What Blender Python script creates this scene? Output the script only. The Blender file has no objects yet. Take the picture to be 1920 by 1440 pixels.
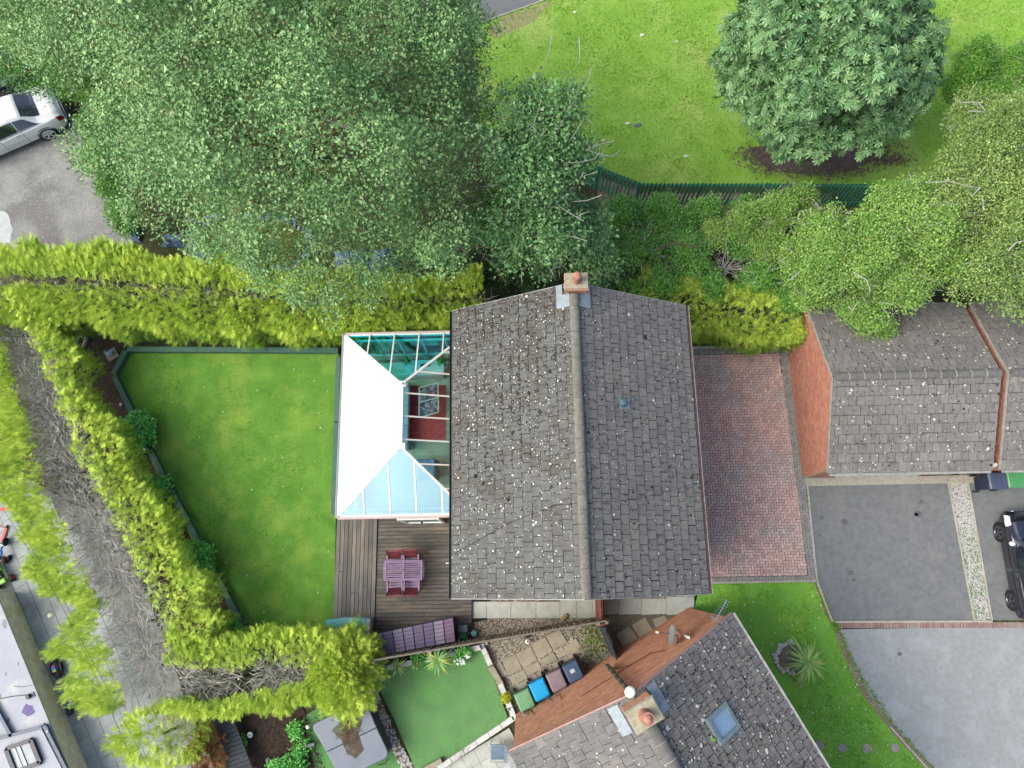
import bpy, math, random
import numpy as np
from mathutils import Vector, Matrix
R_ = math.radians
random.seed(7); rng = np.random.default_rng(7)
C = bpy.context.scene.collection
SC = bpy.context.scene
PI = math.pi

# ------------------------------------------------------------------ camera, sky, sun, exposure
CAMH = 26.0
_f, _nx, _ny, _yaw = 1355.0, 981.3, 1064.2, 0.02243
_d = np.array([(_nx-960)/_f, -(_ny-720)/_f, -1.0]); _d /= np.linalg.norm(_d)
_Z = -_d; _y = np.array([0, 1, 0.]); _Y = _y-_Z*(_y@_Z); _Y /= np.linalg.norm(_Y); _X = np.cross(_Y, _Z)
_c, _s = math.cos(_yaw), math.sin(_yaw)
_M = np.array([_c*_X+_s*_Y, -_s*_X+_c*_Y, _Z])          # camera -> world rotation
cam_d = bpy.data.cameras.new('camera'); cam = bpy.data.objects.new('camera', cam_d); C.objects.link(cam)
m4 = Matrix.Identity(4)
for i in range(3):
    for j in range(3): m4[i][j] = _M[i][j]
m4[2][3] = CAMH
cam.matrix_world = m4
cam_d.sensor_fit = 'HORIZONTAL'; cam_d.sensor_width = 36; cam_d.lens = 36*_f/1920
cam_d.clip_end = 1000
SC.camera = cam
W_ = bpy.data.worlds.new('World'); SC.world = W_; W_.use_nodes = True
SUN_EL, SUN_AZ = 46, 256        # azimuth clockwise from +Y (north)
nt = W_.node_tree; bg = nt.nodes['Background']
sk = nt.nodes.new('ShaderNodeTexSky'); sk.sky_type = 'NISHITA'; sk.sun_disc = False
sk.sun_elevation = R_(SUN_EL); sk.sun_rotation = R_(SUN_AZ); sk.dust_density = 6.0; sk.air_density = 0.9; sk.ozone_density = 0.6
nt.links.new(sk.outputs[0], bg.inputs[0]); bg.inputs[1].default_value = 0.15
sl = bpy.data.lights.new('sun', 'SUN'); sl.energy = 1.0; sl.angle = R_(46); sl.color = (1.0, 0.98, 0.95)
sun = bpy.data.objects.new('sun', sl); C.objects.link(sun)
sd = Vector((math.sin(R_(SUN_AZ))*math.cos(R_(SUN_EL)), math.cos(R_(SUN_AZ))*math.cos(R_(SUN_EL)), math.sin(R_(SUN_EL))))
sun.rotation_euler = sd.to_track_quat('Z', 'Y').to_euler(); sun.location = sd*60
SC.view_settings.view_transform = 'Standard'; SC.view_settings.look = 'None'
SC.view_settings.gamma = 1; SC.view_settings.exposure = 1.2
SC.view_settings.use_curve_mapping = False

def P(u, v, z=0.0):
    """world point on the level plane z that the photograph shows at pixel (u, v)"""
    r = _M @ np.array([(u-960)/_f, -(v-720)/_f, -1.0]); t = (z-CAMH)/r[2]
    return Vector((r[0]*t, r[1]*t, z))
def PX(pts, z=0.0): return [P(u, v, z) for u, v in pts]
def proj(p):
    c = _M.T @ (np.asarray(p, float)-np.array([0, 0, CAMH])); return 960-_f*c[0]/c[2], 720+_f*c[1]/c[2]

# ------------------------------------------------------------------ materials
def lin_(c, k=1.75):
    return tuple(min(.9, (((x/255+0.055)/1.055)**2.4 if x/255 > 0.04045 else x/255/12.92)/k*w) for x, w in zip(c, (.97, 1.03, 1.0)))+(1.0,)
MATS = {}
def mat(name, c1, c2=None, scale=3.0, rough=0.8, bump=0.15, bscale=40, rnd=0.12, metal=0.0, spec=0.4,
        c3=None, scale3=0.7, w3=(0.52, 0.62), hue=0.0, coat=0.0, transl=0.0, tone=None, detail=6, bdist=0.01, stretch=None, fine=0.0, k=1.75):
    """procedural material in world space: two noise layers of colour, random tone per piece, bump"""
    if name in MATS: return MATS[name]
    m = bpy.data.materials.new(name); m.use_nodes = True; n = m.node_tree.nodes; L = m.node_tree.links
    b = n['Principled BSDF']; b.inputs['Roughness'].default_value = rough; b.inputs['Metallic'].default_value = metal
    b.inputs['Specular IOR Level'].default_value = spec; b.inputs['Coat Weight'].default_value = coat
    geo = n.new('ShaderNodeNewGeometry'); pos = geo.outputs['Position']
    if stretch:
        mp = n.new('ShaderNodeMapping'); mp.inputs['Scale'].default_value = stretch[:3]
        if len(stretch) > 3: mp.inputs['Rotation'].default_value = (0, 0, stretch[3])
        L.new(pos, mp.inputs[0]); pos = mp.outputs[0]
    def noise(s, d=detail):
        t = n.new('ShaderNodeTexNoise'); t.inputs['Scale'].default_value = s; t.inputs['Detail'].default_value = d
        t.inputs['Roughness'].default_value = 0.62; L.new(pos, t.inputs['Vector']); return t.outputs['Fac']
    def mix(f, a, c):
        x = n.new('ShaderNodeMix'); x.data_type = 'RGBA'
        for s_, v_ in ((x.inputs[0], f), (x.inputs[6], a), (x.inputs[7], c)):
            if isinstance(v_, (tuple, float, int)): s_.default_value = v_
            else: L.new(v_, s_)
        return x.outputs[2]
    def ramp(f, a, c):
        r = n.new('ShaderNodeMapRange'); r.inputs[1].default_value = a; r.inputs[2].default_value = c; L.new(f, r.inputs[0]); return r.outputs[0]
    lin = lambda c, k_=k: lin_(c, k_)
    col = lin(c1)
    if c2: col = mix(ramp(noise(scale), 0.36, 0.64), lin(c1), lin(c2))
    if c3: col = mix(ramp(noise(scale3, 5), *w3), col, lin(c3))
    if tone:                                       # per clump tone stored on the mesh: towards another leaf colour
        at = n.new('ShaderNodeAttribute'); at.attribute_name = 'tone'
        col = mix(at.outputs['Fac'], col, lin(tone))
    if rnd or hue:
        oi = n.new('ShaderNodeObjectInfo'); ad = n.new('ShaderNodeMath'); ad.operation = 'ADD'
        L.new(oi.outputs['Random'], ad.inputs[0]); L.new(geo.outputs['Random Per Island'], ad.inputs[1])
        wn = n.new('ShaderNodeTexWhiteNoise'); wn.noise_dimensions = '1D'; L.new(ad.outputs[0], wn.inputs['W'])
        hs = n.new('ShaderNodeHueSaturation')
        mr = n.new('ShaderNodeMapRange'); mr.inputs[3].default_value = 1-rnd; mr.inputs[4].default_value = 1+rnd
        L.new(wn.outputs['Value'], mr.inputs[0]); L.new(mr.outputs[0], hs.inputs['Value'])
        if hue:
            sp = n.new('ShaderNodeSeparateColor'); L.new(wn.outputs['Color'], sp.inputs[0])
            mh = n.new('ShaderNodeMapRange'); mh.inputs[3].default_value = 0.5-hue; mh.inputs[4].default_value = 0.5+hue
            L.new(sp.outputs[1], mh.inputs[0]); L.new(mh.outputs[0], hs.inputs['Hue'])
        if isinstance(col, tuple): hs.inputs['Color'].default_value = col
        else: L.new(col, hs.inputs['Color'])
        col = hs.outputs[0]
    if fine:
        fn = noise(90, 3); hv = n.new('ShaderNodeHueSaturation'); mr = n.new('ShaderNodeMapRange')
        mr.inputs[1].default_value = 0.3; mr.inputs[2].default_value = 0.7
        mr.inputs[3].default_value = 1-fine; mr.inputs[4].default_value = 1+fine; L.new(fn, mr.inputs[0]); L.new(mr.outputs[0], hv.inputs['Value'])
        if isinstance(col, tuple): hv.inputs['Color'].default_value = col
        else: L.new(col, hv.inputs['Color'])
        col = hv.outputs[0]
    if isinstance(col, tuple): b.inputs['Base Color'].default_value = col
    else: L.new(col, b.inputs['Base Color'])
    if bump:
        bp = n.new('ShaderNodeBump'); bp.inputs['Strength'].default_value = bump; bp.inputs['Distance'].default_value = bdist
        L.new(noise(bscale, 4), bp.inputs['Height']); L.new(bp.outputs[0], b.inputs['Normal'])
    if transl:
        tr = n.new('ShaderNodeBsdfTranslucent'); ms = n.new('ShaderNodeMixShader'); ms.inputs[0].default_value = transl
        if isinstance(col, tuple): tr.inputs[0].default_value = col
        else: L.new(col, tr.inputs[0])
        L.new(b.outputs[0], ms.inputs[1]); L.new(tr.outputs[0], ms.inputs[2]); L.new(ms.outputs[0], n['Material Output'].inputs[0])
    MATS[name] = m; return m
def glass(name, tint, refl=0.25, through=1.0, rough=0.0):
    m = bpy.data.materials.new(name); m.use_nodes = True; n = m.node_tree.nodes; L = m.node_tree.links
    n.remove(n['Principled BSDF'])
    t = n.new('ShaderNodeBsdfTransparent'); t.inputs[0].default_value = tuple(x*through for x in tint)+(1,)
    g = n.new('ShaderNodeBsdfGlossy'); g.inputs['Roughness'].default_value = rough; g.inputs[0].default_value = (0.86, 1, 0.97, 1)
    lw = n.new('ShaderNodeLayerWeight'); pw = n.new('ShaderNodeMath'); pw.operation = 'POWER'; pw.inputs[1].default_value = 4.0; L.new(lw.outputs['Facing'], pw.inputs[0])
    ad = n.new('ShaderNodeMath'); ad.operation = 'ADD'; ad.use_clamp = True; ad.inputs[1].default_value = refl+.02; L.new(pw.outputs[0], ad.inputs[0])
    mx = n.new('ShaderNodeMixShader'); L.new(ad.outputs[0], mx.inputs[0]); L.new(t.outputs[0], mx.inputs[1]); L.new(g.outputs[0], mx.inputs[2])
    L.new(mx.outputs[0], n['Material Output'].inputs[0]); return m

# ------------------------------------------------------------------ objects
WL = {}            # world location of unrotated parents
def tag(o, label=None, cat=None, group=None, kind=None):
    for k, v in (('label', label), ('category', cat), ('group', group), ('kind', kind)):
        if v: o[k] = v
    return o
def thing(name, label, cat, loc=(0, 0, 0), group=None):
    o = bpy.data.objects.new(name, None); C.objects.link(o); o.location = loc; WL[o.name] = Vector(loc); o.empty_display_size = .2
    return tag(o, label, cat, group)
def link(name, me, mats, parent, loc):
    for m in (mats if isinstance(mats, (list, tuple)) else [mats]): me.materials.append(m)
    o = bpy.data.objects.new(name, me); C.objects.link(o); WL[o.name] = Vector(loc)
    if parent:
        o.parent = parent; o.location = Vector(loc)-WL[parent.name]
    else: o.location = loc
    return o
class MB:
    def __init__(s): s.v = []; s.f = []; s.mi = []; s.m = 0
    def add(s, vs, fs):
        k = len(s.v); s.v += [tuple(x) for x in vs]; s.f += [tuple(i+k for i in f) for f in fs]; s.mi += [s.m]*len(fs); return s
    def obox(s, c, ax, ay, az):
        c, ax, ay, az = map(Vector, (c, ax, ay, az))
        vs = [c+ax*i+ay*j+az*k for k in (-1, 1) for j in (-1, 1) for i in (-1, 1)]
        return s.add(vs, [(0, 2, 3, 1), (4, 5, 7, 6), (0, 1, 5, 4), (2, 6, 7, 3), (0, 4, 6, 2), (1, 3, 7, 5)])
    def box(s, x0, y0, z0, x1, y1, z1):
        return s.obox(((x0+x1)/2, (y0+y1)/2, (z0+z1)/2), ((x1-x0)/2, 0, 0), (0, (y1-y0)/2, 0), (0, 0, (z1-z0)/2))
    def rbox(s, cx, cy, z0, z1, lx, ly, a=0.0):
        return s.obox((cx, cy, (z0+z1)/2), (math.cos(a)*lx/2, math.sin(a)*lx/2, 0), (-math.sin(a)*ly/2, math.cos(a)*ly/2, 0), (0, 0, (z1-z0)/2))
    def beam(s, a, b, w, h, up=(0, 0, 1)):
        a, b, up = Vector(a), Vector(b), Vector(up); d = (b-a); L = d.length; d.normalize()
        sd_ = d.cross(up)
        if sd_.length < 1e-4: sd_ = d.cross(Vector((1, 0, 0)))
        sd_.normalize(); u = sd_.cross(d)
        return s.obox((a+b)/2, d*L/2, sd_*w/2, u*h/2)
    def prism(s, pts, z0, z1):
        pts = [(p[0], p[1]) for p in pts]; n = len(pts)
        ar = sum(pts[i][0]*pts[(i+1) % n][1]-pts[(i+1) % n][0]*pts[i][1] for i in range(n))
        if ar < 0: pts.reverse()
        vs = [(x, y, z0) for x, y in pts]+[(x, y, z1) for x, y in pts]
        return s.add(vs, [tuple(range(n))[::-1], tuple(range(n, 2*n))]+[(i, (i+1) % n, (i+1) % n+n, i+n) for i in range(n)])
    def sheet(s, pts, z=None):
        pts = [(p[0], p[1], p[2] if z is None else z) for p in pts]; n = len(pts)
        ar = sum(pts[i][0]*pts[(i+1) % n][1]-pts[(i+1) % n][0]*pts[i][1] for i in range(n))
        if ar < 0: pts.reverse()
        return s.add(pts, [tuple(range(n))])
    def tube(s, path, r, n=6, r1=None, cap=True):
        path = [Vector(p) for p in path]; K = len(path); vs = []; r1 = r if r1 is None else r1
        ref = None
        for i, p in enumerate(path):
            d = (path[min(i+1, K-1)]-path[max(i-1, 0)]); d.normalize()
            if ref is None: ref = Vector((0, 0, 1)) if abs(d.z) < .9 else Vector((1, 0, 0))
            a = d.cross(ref); a.normalize(); b = a.cross(d); ref = b if abs(d.dot(b)) < .9 else ref
            rr = r+(r1-r)*i/max(K-1, 1)
            vs += [p+a*(math.cos(2*PI*k/n)*rr)+b*(math.sin(2*PI*k/n)*rr) for k in range(n)]
        fs = [(i*n+k, i*n+(k+1) % n, (i+1)*n+(k+1) % n, (i+1)*n+k) for i in range(K-1) for k in range(n)]
        if cap: fs += [tuple(range(n))[::-1], tuple((K-1)*n+k for k in range(n))]
        return s.add(vs, fs)
    def lathe(s, prof, c, n=20, ax=None, caps=True):
        c = Vector(c); Z = Vector(ax or (0, 0, 1)); Z.normalize(); X = Z.orthogonal().normalized(); Y = Z.cross(X); vs = []
        for r, z in prof: vs += [c+X*(math.cos(2*PI*k/n)*r)+Y*(math.sin(2*PI*k/n)*r)+Z*z for k in range(n)]
        K = len(prof)
        fs = [(i*n+k, i*n+(k+1) % n, (i+1)*n+(k+1) % n, (i+1)*n+k) for i in range(K-1) for k in range(n)]
        if caps: fs += [tuple(range(n))[::-1], tuple((K-1)*n+k for k in range(n))]
        return s.add(vs, fs)
    def ell(s, c, r, n=10, rot=0.0, jit=0.0):
        rx, ry, rz = r; h = max(4, n//2); vs = []; ca, sa = math.cos(rot), math.sin(rot)
        for i in range(h+1):
            t = PI*i/h
            for k in range(n):
                j = 1+random.uniform(-jit, jit) if 0 < i < h else 1
                x, y, z = rx*math.sin(t)*math.cos(2*PI*k/n)*j, ry*math.sin(t)*math.sin(2*PI*k/n)*j, -rz*math.cos(t)*j
                vs.append((c[0]+x*ca-y*sa, c[1]+x*sa+y*ca, c[2]+z))
        return s.add(vs, [(i*n+k, i*n+(k+1) % n, (i+1)*n+(k+1) % n, (i+1)*n+k) for i in range(h) for k in range(n)])
    def build(s, name, mats, parent=None, smooth=False, bevel=0, loc=None):
        v = np.array(s.v, float)
        if loc is None: loc = ((v[:, 0].min()+v[:, 0].max())/2, (v[:, 1].min()+v[:, 1].max())/2, v[:, 2].min())
        me = bpy.data.meshes.new(name); me.from_pydata((v-np.array(loc)).tolist(), [], s.f)
        if smooth: me.polygons.foreach_set('use_smooth', [True]*len(s.f))
        if any(s.mi): me.polygons.foreach_set('material_index', s.mi)
        me.update()
        o = link(name, me, mats, parent, loc)
        if smooth == 'auto':
            md = o.modifiers.new('es', 'EDGE_SPLIT'); md.split_angle = R_(38)
        if bevel:
            md = o.modifiers.new('bevel', 'BEVEL'); md.width = bevel; md.segments = 2; md.limit_method = 'ANGLE'; md.angle_limit = R_(40)
        return o
def npmesh(name, V, F, mats, parent=None, tone=None, smooth=False, loc=(0, 0, 0)):
    """fast mesh from arrays; F (m, k)"""
    me = bpy.data.meshes.new(name); nf, k = F.shape
    me.vertices.add(len(V)); me.vertices.foreach_set('co', (V-np.array(loc)).astype(np.float32).ravel())
    me.loops.add(nf*k); me.loops.foreach_set('vertex_index', F.astype(np.int32).ravel())
    me.polygons.add(nf); me.polygons.foreach_set('loop_start', np.arange(0, nf*k, k, dtype=np.int32))
    me.polygons.foreach_set('use_smooth', np.full(nf, smooth))
    if tone is not None:
        a = me.attributes.new('tone', 'FLOAT', 'POINT'); a.data.foreach_set('value', tone.astype(np.float32))
    me.update(calc_edges=True)
    return link(name, me, mats, parent, loc)
def basis(N, twist=None):
    """orthonormal frames (n,3,3) rows X,Y,Z with Z=N, random twist"""
    N = N/np.maximum(np.linalg.norm(N, axis=1, keepdims=True), 1e-9); n = len(N)
    r = rng.normal(size=(n, 3)) if twist is None else twist
    X = r-N*(r*N).sum(1, keepdims=True); X /= np.maximum(np.linalg.norm(X, axis=1, keepdims=True), 1e-9)
    return np.stack([X, np.cross(N, X), N], 1)
def scatter(T, F, pos, B, s, tone=None):
    """copies of template (T verts, F faces) at pos with frames B and scales s -> arrays"""
    n = len(pos); k = len(T); s = np.broadcast_to(np.asarray(s, float).reshape(-1, 1, 1) if np.ndim(s) == 1 else s, (n, 1, 1)) if np.ndim(s) < 2 else s[:, None, :]
    V = np.einsum('nki,nij->nkj', np.broadcast_to(T, (n, k, 3))*s, B)+pos[:, None, :]
    FF = (F[None]+(np.arange(n)*k)[:, None, None]).reshape(-1, F.shape[1])
    return V.reshape(-1, 3), FF, (np.repeat(tone, k) if tone is not None else None)
def inpoly(x, y, poly):
    r = np.zeros(len(x), bool); n = len(poly)
    for i in range(n):
        x0, y0 = poly[i][0], poly[i][1]; x1, y1 = poly[(i+1) % n][0], poly[(i+1) % n][1]
        if y0 == y1: continue
        r ^= ((y0 > y) != (y1 > y)) & (x < (x1-x0)*(y-y0)/(y1-y0)+x0)
    return r
def inside(poly, n):
    p = np.array([(a[0], a[1]) for a in poly]); lo, hi = p.min(0), p.max(0)
    q = rng.uniform(lo, hi, size=(n, 2)); return q[inpoly(q[:, 0], q[:, 1], p)]
def vnoise(p, s, seed=0):
    """cheap smooth value noise of 2-D points, 0..1"""
    p = np.asarray(p)[:, :2]*s+seed*17.3; i = np.floor(p).astype(int); f = p-i; f = f*f*(3-2*f)
    h = lambda a, b: (np.sin(a*127.1+b*311.7+seed*7.7)*43758.5453) % 1.0
    a = h(i[:, 0], i[:, 1]); b = h(i[:, 0]+1, i[:, 1]); c = h(i[:, 0], i[:, 1]+1); d = h(i[:, 0]+1, i[:, 1]+1)
    return (a*(1-f[:, 0])+b*f[:, 0])*(1-f[:, 1])+(c*(1-f[:, 0])+d*f[:, 0])*f[:, 1]
def wobble(pts, amp=0.06, step=0.3, closed=True):
    """subdivide an outline and make it uneven"""
    out = []; n = len(pts)
    for i in range(n if closed else n-1):
        a, b = Vector(pts[i]), Vector(pts[(i+1) % n]); k = max(1, int((b-a).length/step))
        for j in range(k):
            p = a.lerp(b, j/k); out.append(Vector((p.x+random.uniform(-amp, amp), p.y+random.uniform(-amp, amp), p.z)))
    return out
def struct(name, pts, m, z=None, parent=None, kind='structure'):
    o = MB().sheet(pts, z).build(name, m, parent)
    if not parent: o['kind'] = kind
    return o
def dup(o, parent=None, loc=None, rotz=None, label=None):
    c = o.copy(); C.objects.link(c); c.parent = parent
    if loc is not None: c.location = loc
    if rotz is not None: c.rotation_euler = (0, 0, rotz)
    if label: c['label'] = label
    for ch in list(o.children): dup(ch, c)
    return c
def tris(me): return sum(len(p.vertices)-2 for p in me.polygons)

LEAF4 = (np.array([(0, 0, 0), (.38, .45, .1), (0, 1, -.04), (-.38, .45, .1)], float), np.array([(0, 1, 2), (0, 2, 3)]))
LEAF6 = (np.array([(0, 0, 0), (.38, .25, .1), (.3, .65, .07), (0, 1, -.06), (-.3, .65, .07), (-.38, .25, .1)], float), np.array([(0, 1, 2, 3), (0, 3, 4, 5)]))
def _palm():
    v = []; f = []
    for i, a in enumerate((-115, -75, -36, 0, 36, 75, 115)):
        L = (.6, .85, 1, 1.08, 1, .85, .6)[i]; w = .19*L; r = R_(a); d = (math.sin(r), math.cos(r)); n = (math.cos(r), -math.sin(r)); k = len(v)
        v += [(0, 0, 0), (d[0]*L*.70+n[0]*w, d[1]*L*.70+n[1]*w, -.02), (d[0]*L, d[1]*L, -.22), (d[0]*L*.70-n[0]*w, d[1]*L*.70-n[1]*w, -.02), (d[0]*L*.6, d[1]*L*.6, -.07)]
        f += [(k, k+1, k+4), (k+1, k+2, k+4), (k+2, k+3, k+4), (k+3, k, k+4)]
    return np.array(v), np.array(f)
PALM = _palm()
def _frond(seed):
    r = random.Random(seed); v = []; f = []
    def blade(a, b, w):
        k = len(v); d = np.array(b)-np.array(a); n = np.array([-d[1], d[0], 0]); n = n/np.linalg.norm(n)*w
        m = np.array(a)+d*.12; v.extend([tuple(m+n*1.25), tuple(b), tuple(m-n*1.25)]); f.append((k, k+1, k+2))
    blade((0, 0, 0), (r.uniform(-.06, .06), 1, -.12), .022)
    for i in range(13):
        t = .02+.066*i; sgn = 1 if i % 2 else -1; L = (.60-.42*t)*r.uniform(.7, 1.25); a = R_(r.uniform(20, 52))*sgn
        blade((0, t, -.05*t), (math.sin(a)*L, t+math.cos(a)*L, r.uniform(-.16, .16)), .024)
    return np.array(v), np.array(f)
FRONDS = [_frond(i) for i in range(3)]
TWIG = (np.array([(.022, 0, 0), (-.011, 0, .018), (-.011, 0, -.018), (.055, .5, .05), (.03, .5, .065), (.035, .5, .035), (0, 1, 0)]),
        np.array([(0, 1, 4, 3), (1, 2, 5, 4), (2, 0, 3, 5), (3, 4, 6, 6), (4, 5, 6, 6), (5, 3, 6, 6)]))
def _peb():
    v = [(1, 0, 0), (.4, .85, .05), (-.6, .7, 0), (-.95, -.1, .05), (-.4, -.8, 0), (.6, -.75, .05), (0.1, 0, .75)]
    return np.array(v, float), np.array([(i, (i+1) % 6, 6) for i in range(6)])
PEB = _peb()
DISC = (np.array([(math.cos(a)*r, math.sin(a)*r, 0) for a, r in zip(np.arange(7)*2*PI/7, (1, .8, 1.1, .9, 1, .75, 1.05))]+[(0, 0, .25)]), np.array([(i, (i+1) % 7, 7) for i in range(7)]))
def multi(parts):
    V = []; F = []; T = []; k = 0
    for v, f, t in parts:
        V.append(v); F.append(f+k); k += len(v)
        if t is not None: T.append(t)
    return np.concatenate(V), np.concatenate(F), (np.concatenate(T) if T else None)
# ------------------------------------------------------------------ materials of the place (photo colours / exposure factor -> albedo)
m_tile = mat('tile_grey', (135, 131, 130), (119, 115, 115), 6, rough=.85, rnd=.10, bump=.4, bscale=60, c3=(140, 136, 132), scale3=.8, w3=(.5, .7), fine=.12)
m_tileL = mat('tile_weathered', (113, 113, 113), (98, 98, 98), 5, rough=.9, rnd=.08, bump=.5, bscale=70, c3=(90, 86, 81), scale3=1.1, w3=(.5, .7), fine=.16)
m_under = mat('roof_underlay', (66, 64, 62), rough=.95, rnd=0)
m_ridge = mat('ridge_mortar', (136, 133, 126), (112, 109, 104), 12, rough=.95, rnd=.1, bump=.8, bscale=60, fine=.25)
m_ridge2 = mat('ridge_tile', (118, 116, 116), (102, 100, 100), 9, rough=.9, rnd=.1, bump=.4, bscale=50, fine=.15)
m_mortar = mat('mortar', (176, 170, 160), (150, 145, 135), 20, rough=.95, rnd=0, bump=.4)
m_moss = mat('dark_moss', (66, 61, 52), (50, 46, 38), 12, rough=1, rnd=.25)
m_lichen = mat('white_lichen', (232, 230, 222), (205, 203, 196), 9, rough=1, rnd=.12)
m_brick = mat('red_brick', (200, 138, 118), (180, 118, 100), 7, rough=.9, rnd=.2, bump=.4, bscale=80, hue=.012, fine=.12)
m_brick2 = mat('orange_brick', (222, 166, 136), (200, 142, 114), 5, rough=.9, rnd=.2, bump=.4, bscale=80, hue=.012, fine=.12)
m_mort2 = mat('brick_mortar', (206, 184, 162), (184, 162, 140), 10, rough=.95, rnd=0)
m_white = mat('white_plastic', (252, 252, 252), (243, 243, 241), 2, rough=.35, rnd=.02, bump=0)
m_lead = mat('lead_flashing', (158, 170, 182), (136, 148, 160), 8, rough=.5, rnd=.05, bump=.3)
m_stone = mat('chimney_cap', (186, 180, 158), (160, 152, 130), 10, rough=.95, rnd=.08, bump=.5, fine=.15)
m_pot = mat('terracotta', (192, 140, 122), (168, 118, 102), 14, rough=.8, rnd=.06, bump=.2)
m_black = mat('black_plastic', (44, 46, 50), (36, 38, 42), 8, rough=.5, rnd=.1, bump=.1)
m_gut = mat('gutter_brown', (120, 92, 92), (96, 74, 74), 6, rough=.5, rnd=.05, bump=0)
m_gutg = mat('gutter_grey', (176, 176, 172), (150, 150, 148), 6, rough=.6, rnd=.05, bump=.1)
m_lawn = mat('garden_lawn', (106, 150, 62), (88, 134, 50), 1.3, rough=.95, rnd=0, bump=.9, bscale=70, bdist=.03, c3=(134, 162, 72), scale3=.8, w3=(.48, .72), fine=.32, spec=.15, k=1.35)
m_park = mat('park_grass', (138, 174, 76), (122, 164, 62), 1.6, rough=.95, rnd=0, bump=.9, bscale=60, bdist=.03, c3=(158, 180, 98), scale3=.35, w3=(.5, .7), fine=.30, spec=.15, k=1.3)
m_front = mat('front_lawn', (110, 156, 64), (92, 140, 52), 1.2, rough=.95, rnd=0, bump=.9, bscale=70, bdist=.03, c3=(132, 172, 66), scale3=.6, w3=(.5, .7), fine=.30, spec=.15, k=.95)
m_astro = mat('artificial_grass', (110, 156, 100), (98, 145, 90), 1.5, rough=.95, rnd=0, bump=.6, bscale=90, c3=(104, 158, 92), scale3=.8, fine=.14, spec=.15)
m_blade = mat('grass_blade', (112, 160, 50), (88, 140, 38), 2, rough=.7, rnd=.25, bump=0, hue=.02, transl=.3, spec=.2, k=1.1)
m_blade_p = mat('park_blade', (144, 184, 76), (120, 164, 58), 1.5, rough=.7, rnd=.22, bump=0, hue=.02, transl=.3, spec=.2, k=1.1)
m_earth = mat('soil', (84, 72, 62), (64, 54, 46), 5, rough=1, rnd=.1, bump=1, bscale=30, bdist=.04, fine=.3)
m_rough = mat('rough_ground', (86, 96, 52), (62, 62, 44), 2, rough=1, rnd=0, bump=1, bscale=20, bdist=.05, fine=.3)
m_bark = mat('bark_mulch', (92, 70, 60), (70, 54, 46), 5, rough=1, rnd=.3, bump=.6, hue=.01)
m_gravel = mat('car_park_gravel', (168, 168, 169), (143, 143, 145), 1.6, rough=.95, rnd=0, bump=.9, bscale=55, bdist=.02, c3=(130, 128, 127), scale3=.45, fine=.28)
m_peb = mat('pebbles', (196, 188, 176), (150, 140, 128), 30, rough=.85, rnd=.35, bump=.1, hue=.02)
m_pebw = mat('white_pebbles', (214, 212, 210), (170, 168, 170), 30, rough=.85, rnd=.3, bump=.1)
m_gbed = mat('gravel_bed', (128, 118, 104), (100, 92, 80), 14, rough=1, rnd=0, bump=.8, fine=.3)
m_tarm = mat('drive_tarmac', (128, 131, 136), (114, 117, 122), 5, rough=.85, rnd=0, bump=.5, bscale=160, c3=(138, 138, 140), scale3=1.3, w3=(.5, .75), fine=.15)
m_road = mat('road_tarmac', (164, 168, 172), (152, 156, 160), 6, rough=.85, rnd=0, bump=.5, bscale=160, c3=(176, 180, 186), scale3=1.6, w3=(.5, .75), fine=.16)
m_stain = mat('oil_stain', (92, 94, 98), (104, 106, 110), 9, rough=.6, rnd=0, bump=.2)
m_kerb = mat('kerb_concrete', (196, 190, 178), (174, 168, 156), 9, rough=.95, rnd=.08, bump=.4, fine=.12)
m_paver = mat('paver_brindle', (164, 138, 132), (148, 124, 119), 2.5, rough=.9, rnd=.15, bump=.4, bscale=70, c3=(144, 134, 130), scale3=.75, w3=(.48, .64), hue=.008, fine=.08, k=.95)
m_paverg = mat('paver_charcoal', (122, 120, 118), (106, 105, 104), 5, rough=.9, rnd=.12, bump=.4, bscale=70, fine=.08, k=.95)
m_pavbed = mat('paver_joint_sand', (112, 102, 96), (94, 86, 80), 8, rough=1, rnd=0)
m_slab = mat('pale_slab', (196, 200, 194), (182, 186, 180), 3, rough=.9, rnd=.04, bump=.3, c3=(166, 170, 160), scale3=1.5, w3=(.55, .75), fine=.05)
m_flag = mat('sandstone_flag', (172, 164, 148), (154, 146, 130), 4, rough=.9, rnd=.08, bump=.4, hue=.008, fine=.08)
m_yard = mat('yard_slab', (176, 182, 184), (156, 162, 166), 2, rough=.75, rnd=.07, bump=.3, c3=(138, 142, 146), scale3=.7, w3=(.5, .68), fine=.07)
m_deck = mat('deck_board', (110, 104, 98), (88, 85, 82), 5, rough=.8, rnd=.2, bump=.5, c3=(136, 122, 106), scale3=1.6, w3=(.52, .68), fine=.12, stretch=(.35, 1.6, 1))
m_deckv = mat('deck_board_long', (118, 113, 109), (98, 95, 93), 5, rough=.8, rnd=.2, bump=.5, c3=(140, 128, 114), scale3=1.6, w3=(.52, .68), fine=.12, stretch=(1.6, .35, 1))
m_sleep = mat('green_timber', (76, 116, 100), (66, 104, 90), 3, rough=.75, rnd=.05, bump=.3, fine=.08)
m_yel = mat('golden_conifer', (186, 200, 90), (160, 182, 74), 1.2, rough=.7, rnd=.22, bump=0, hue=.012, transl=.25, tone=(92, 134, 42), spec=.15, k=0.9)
m_twig = mat('dry_twig', (204, 200, 196), (168, 163, 158), 8, rough=.95, rnd=.2, bump=0)
m_trunk = mat('bark', (124, 110, 84), (92, 80, 62), 9, rough=.95, rnd=.05, bump=1, bscale=30, bdist=.03)
m_trunk_y = mat('lichened_bark', (150, 136, 84), (120, 106, 64), 9, rough=.95, rnd=.05, bump=1, bscale=30, bdist=.03)
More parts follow.
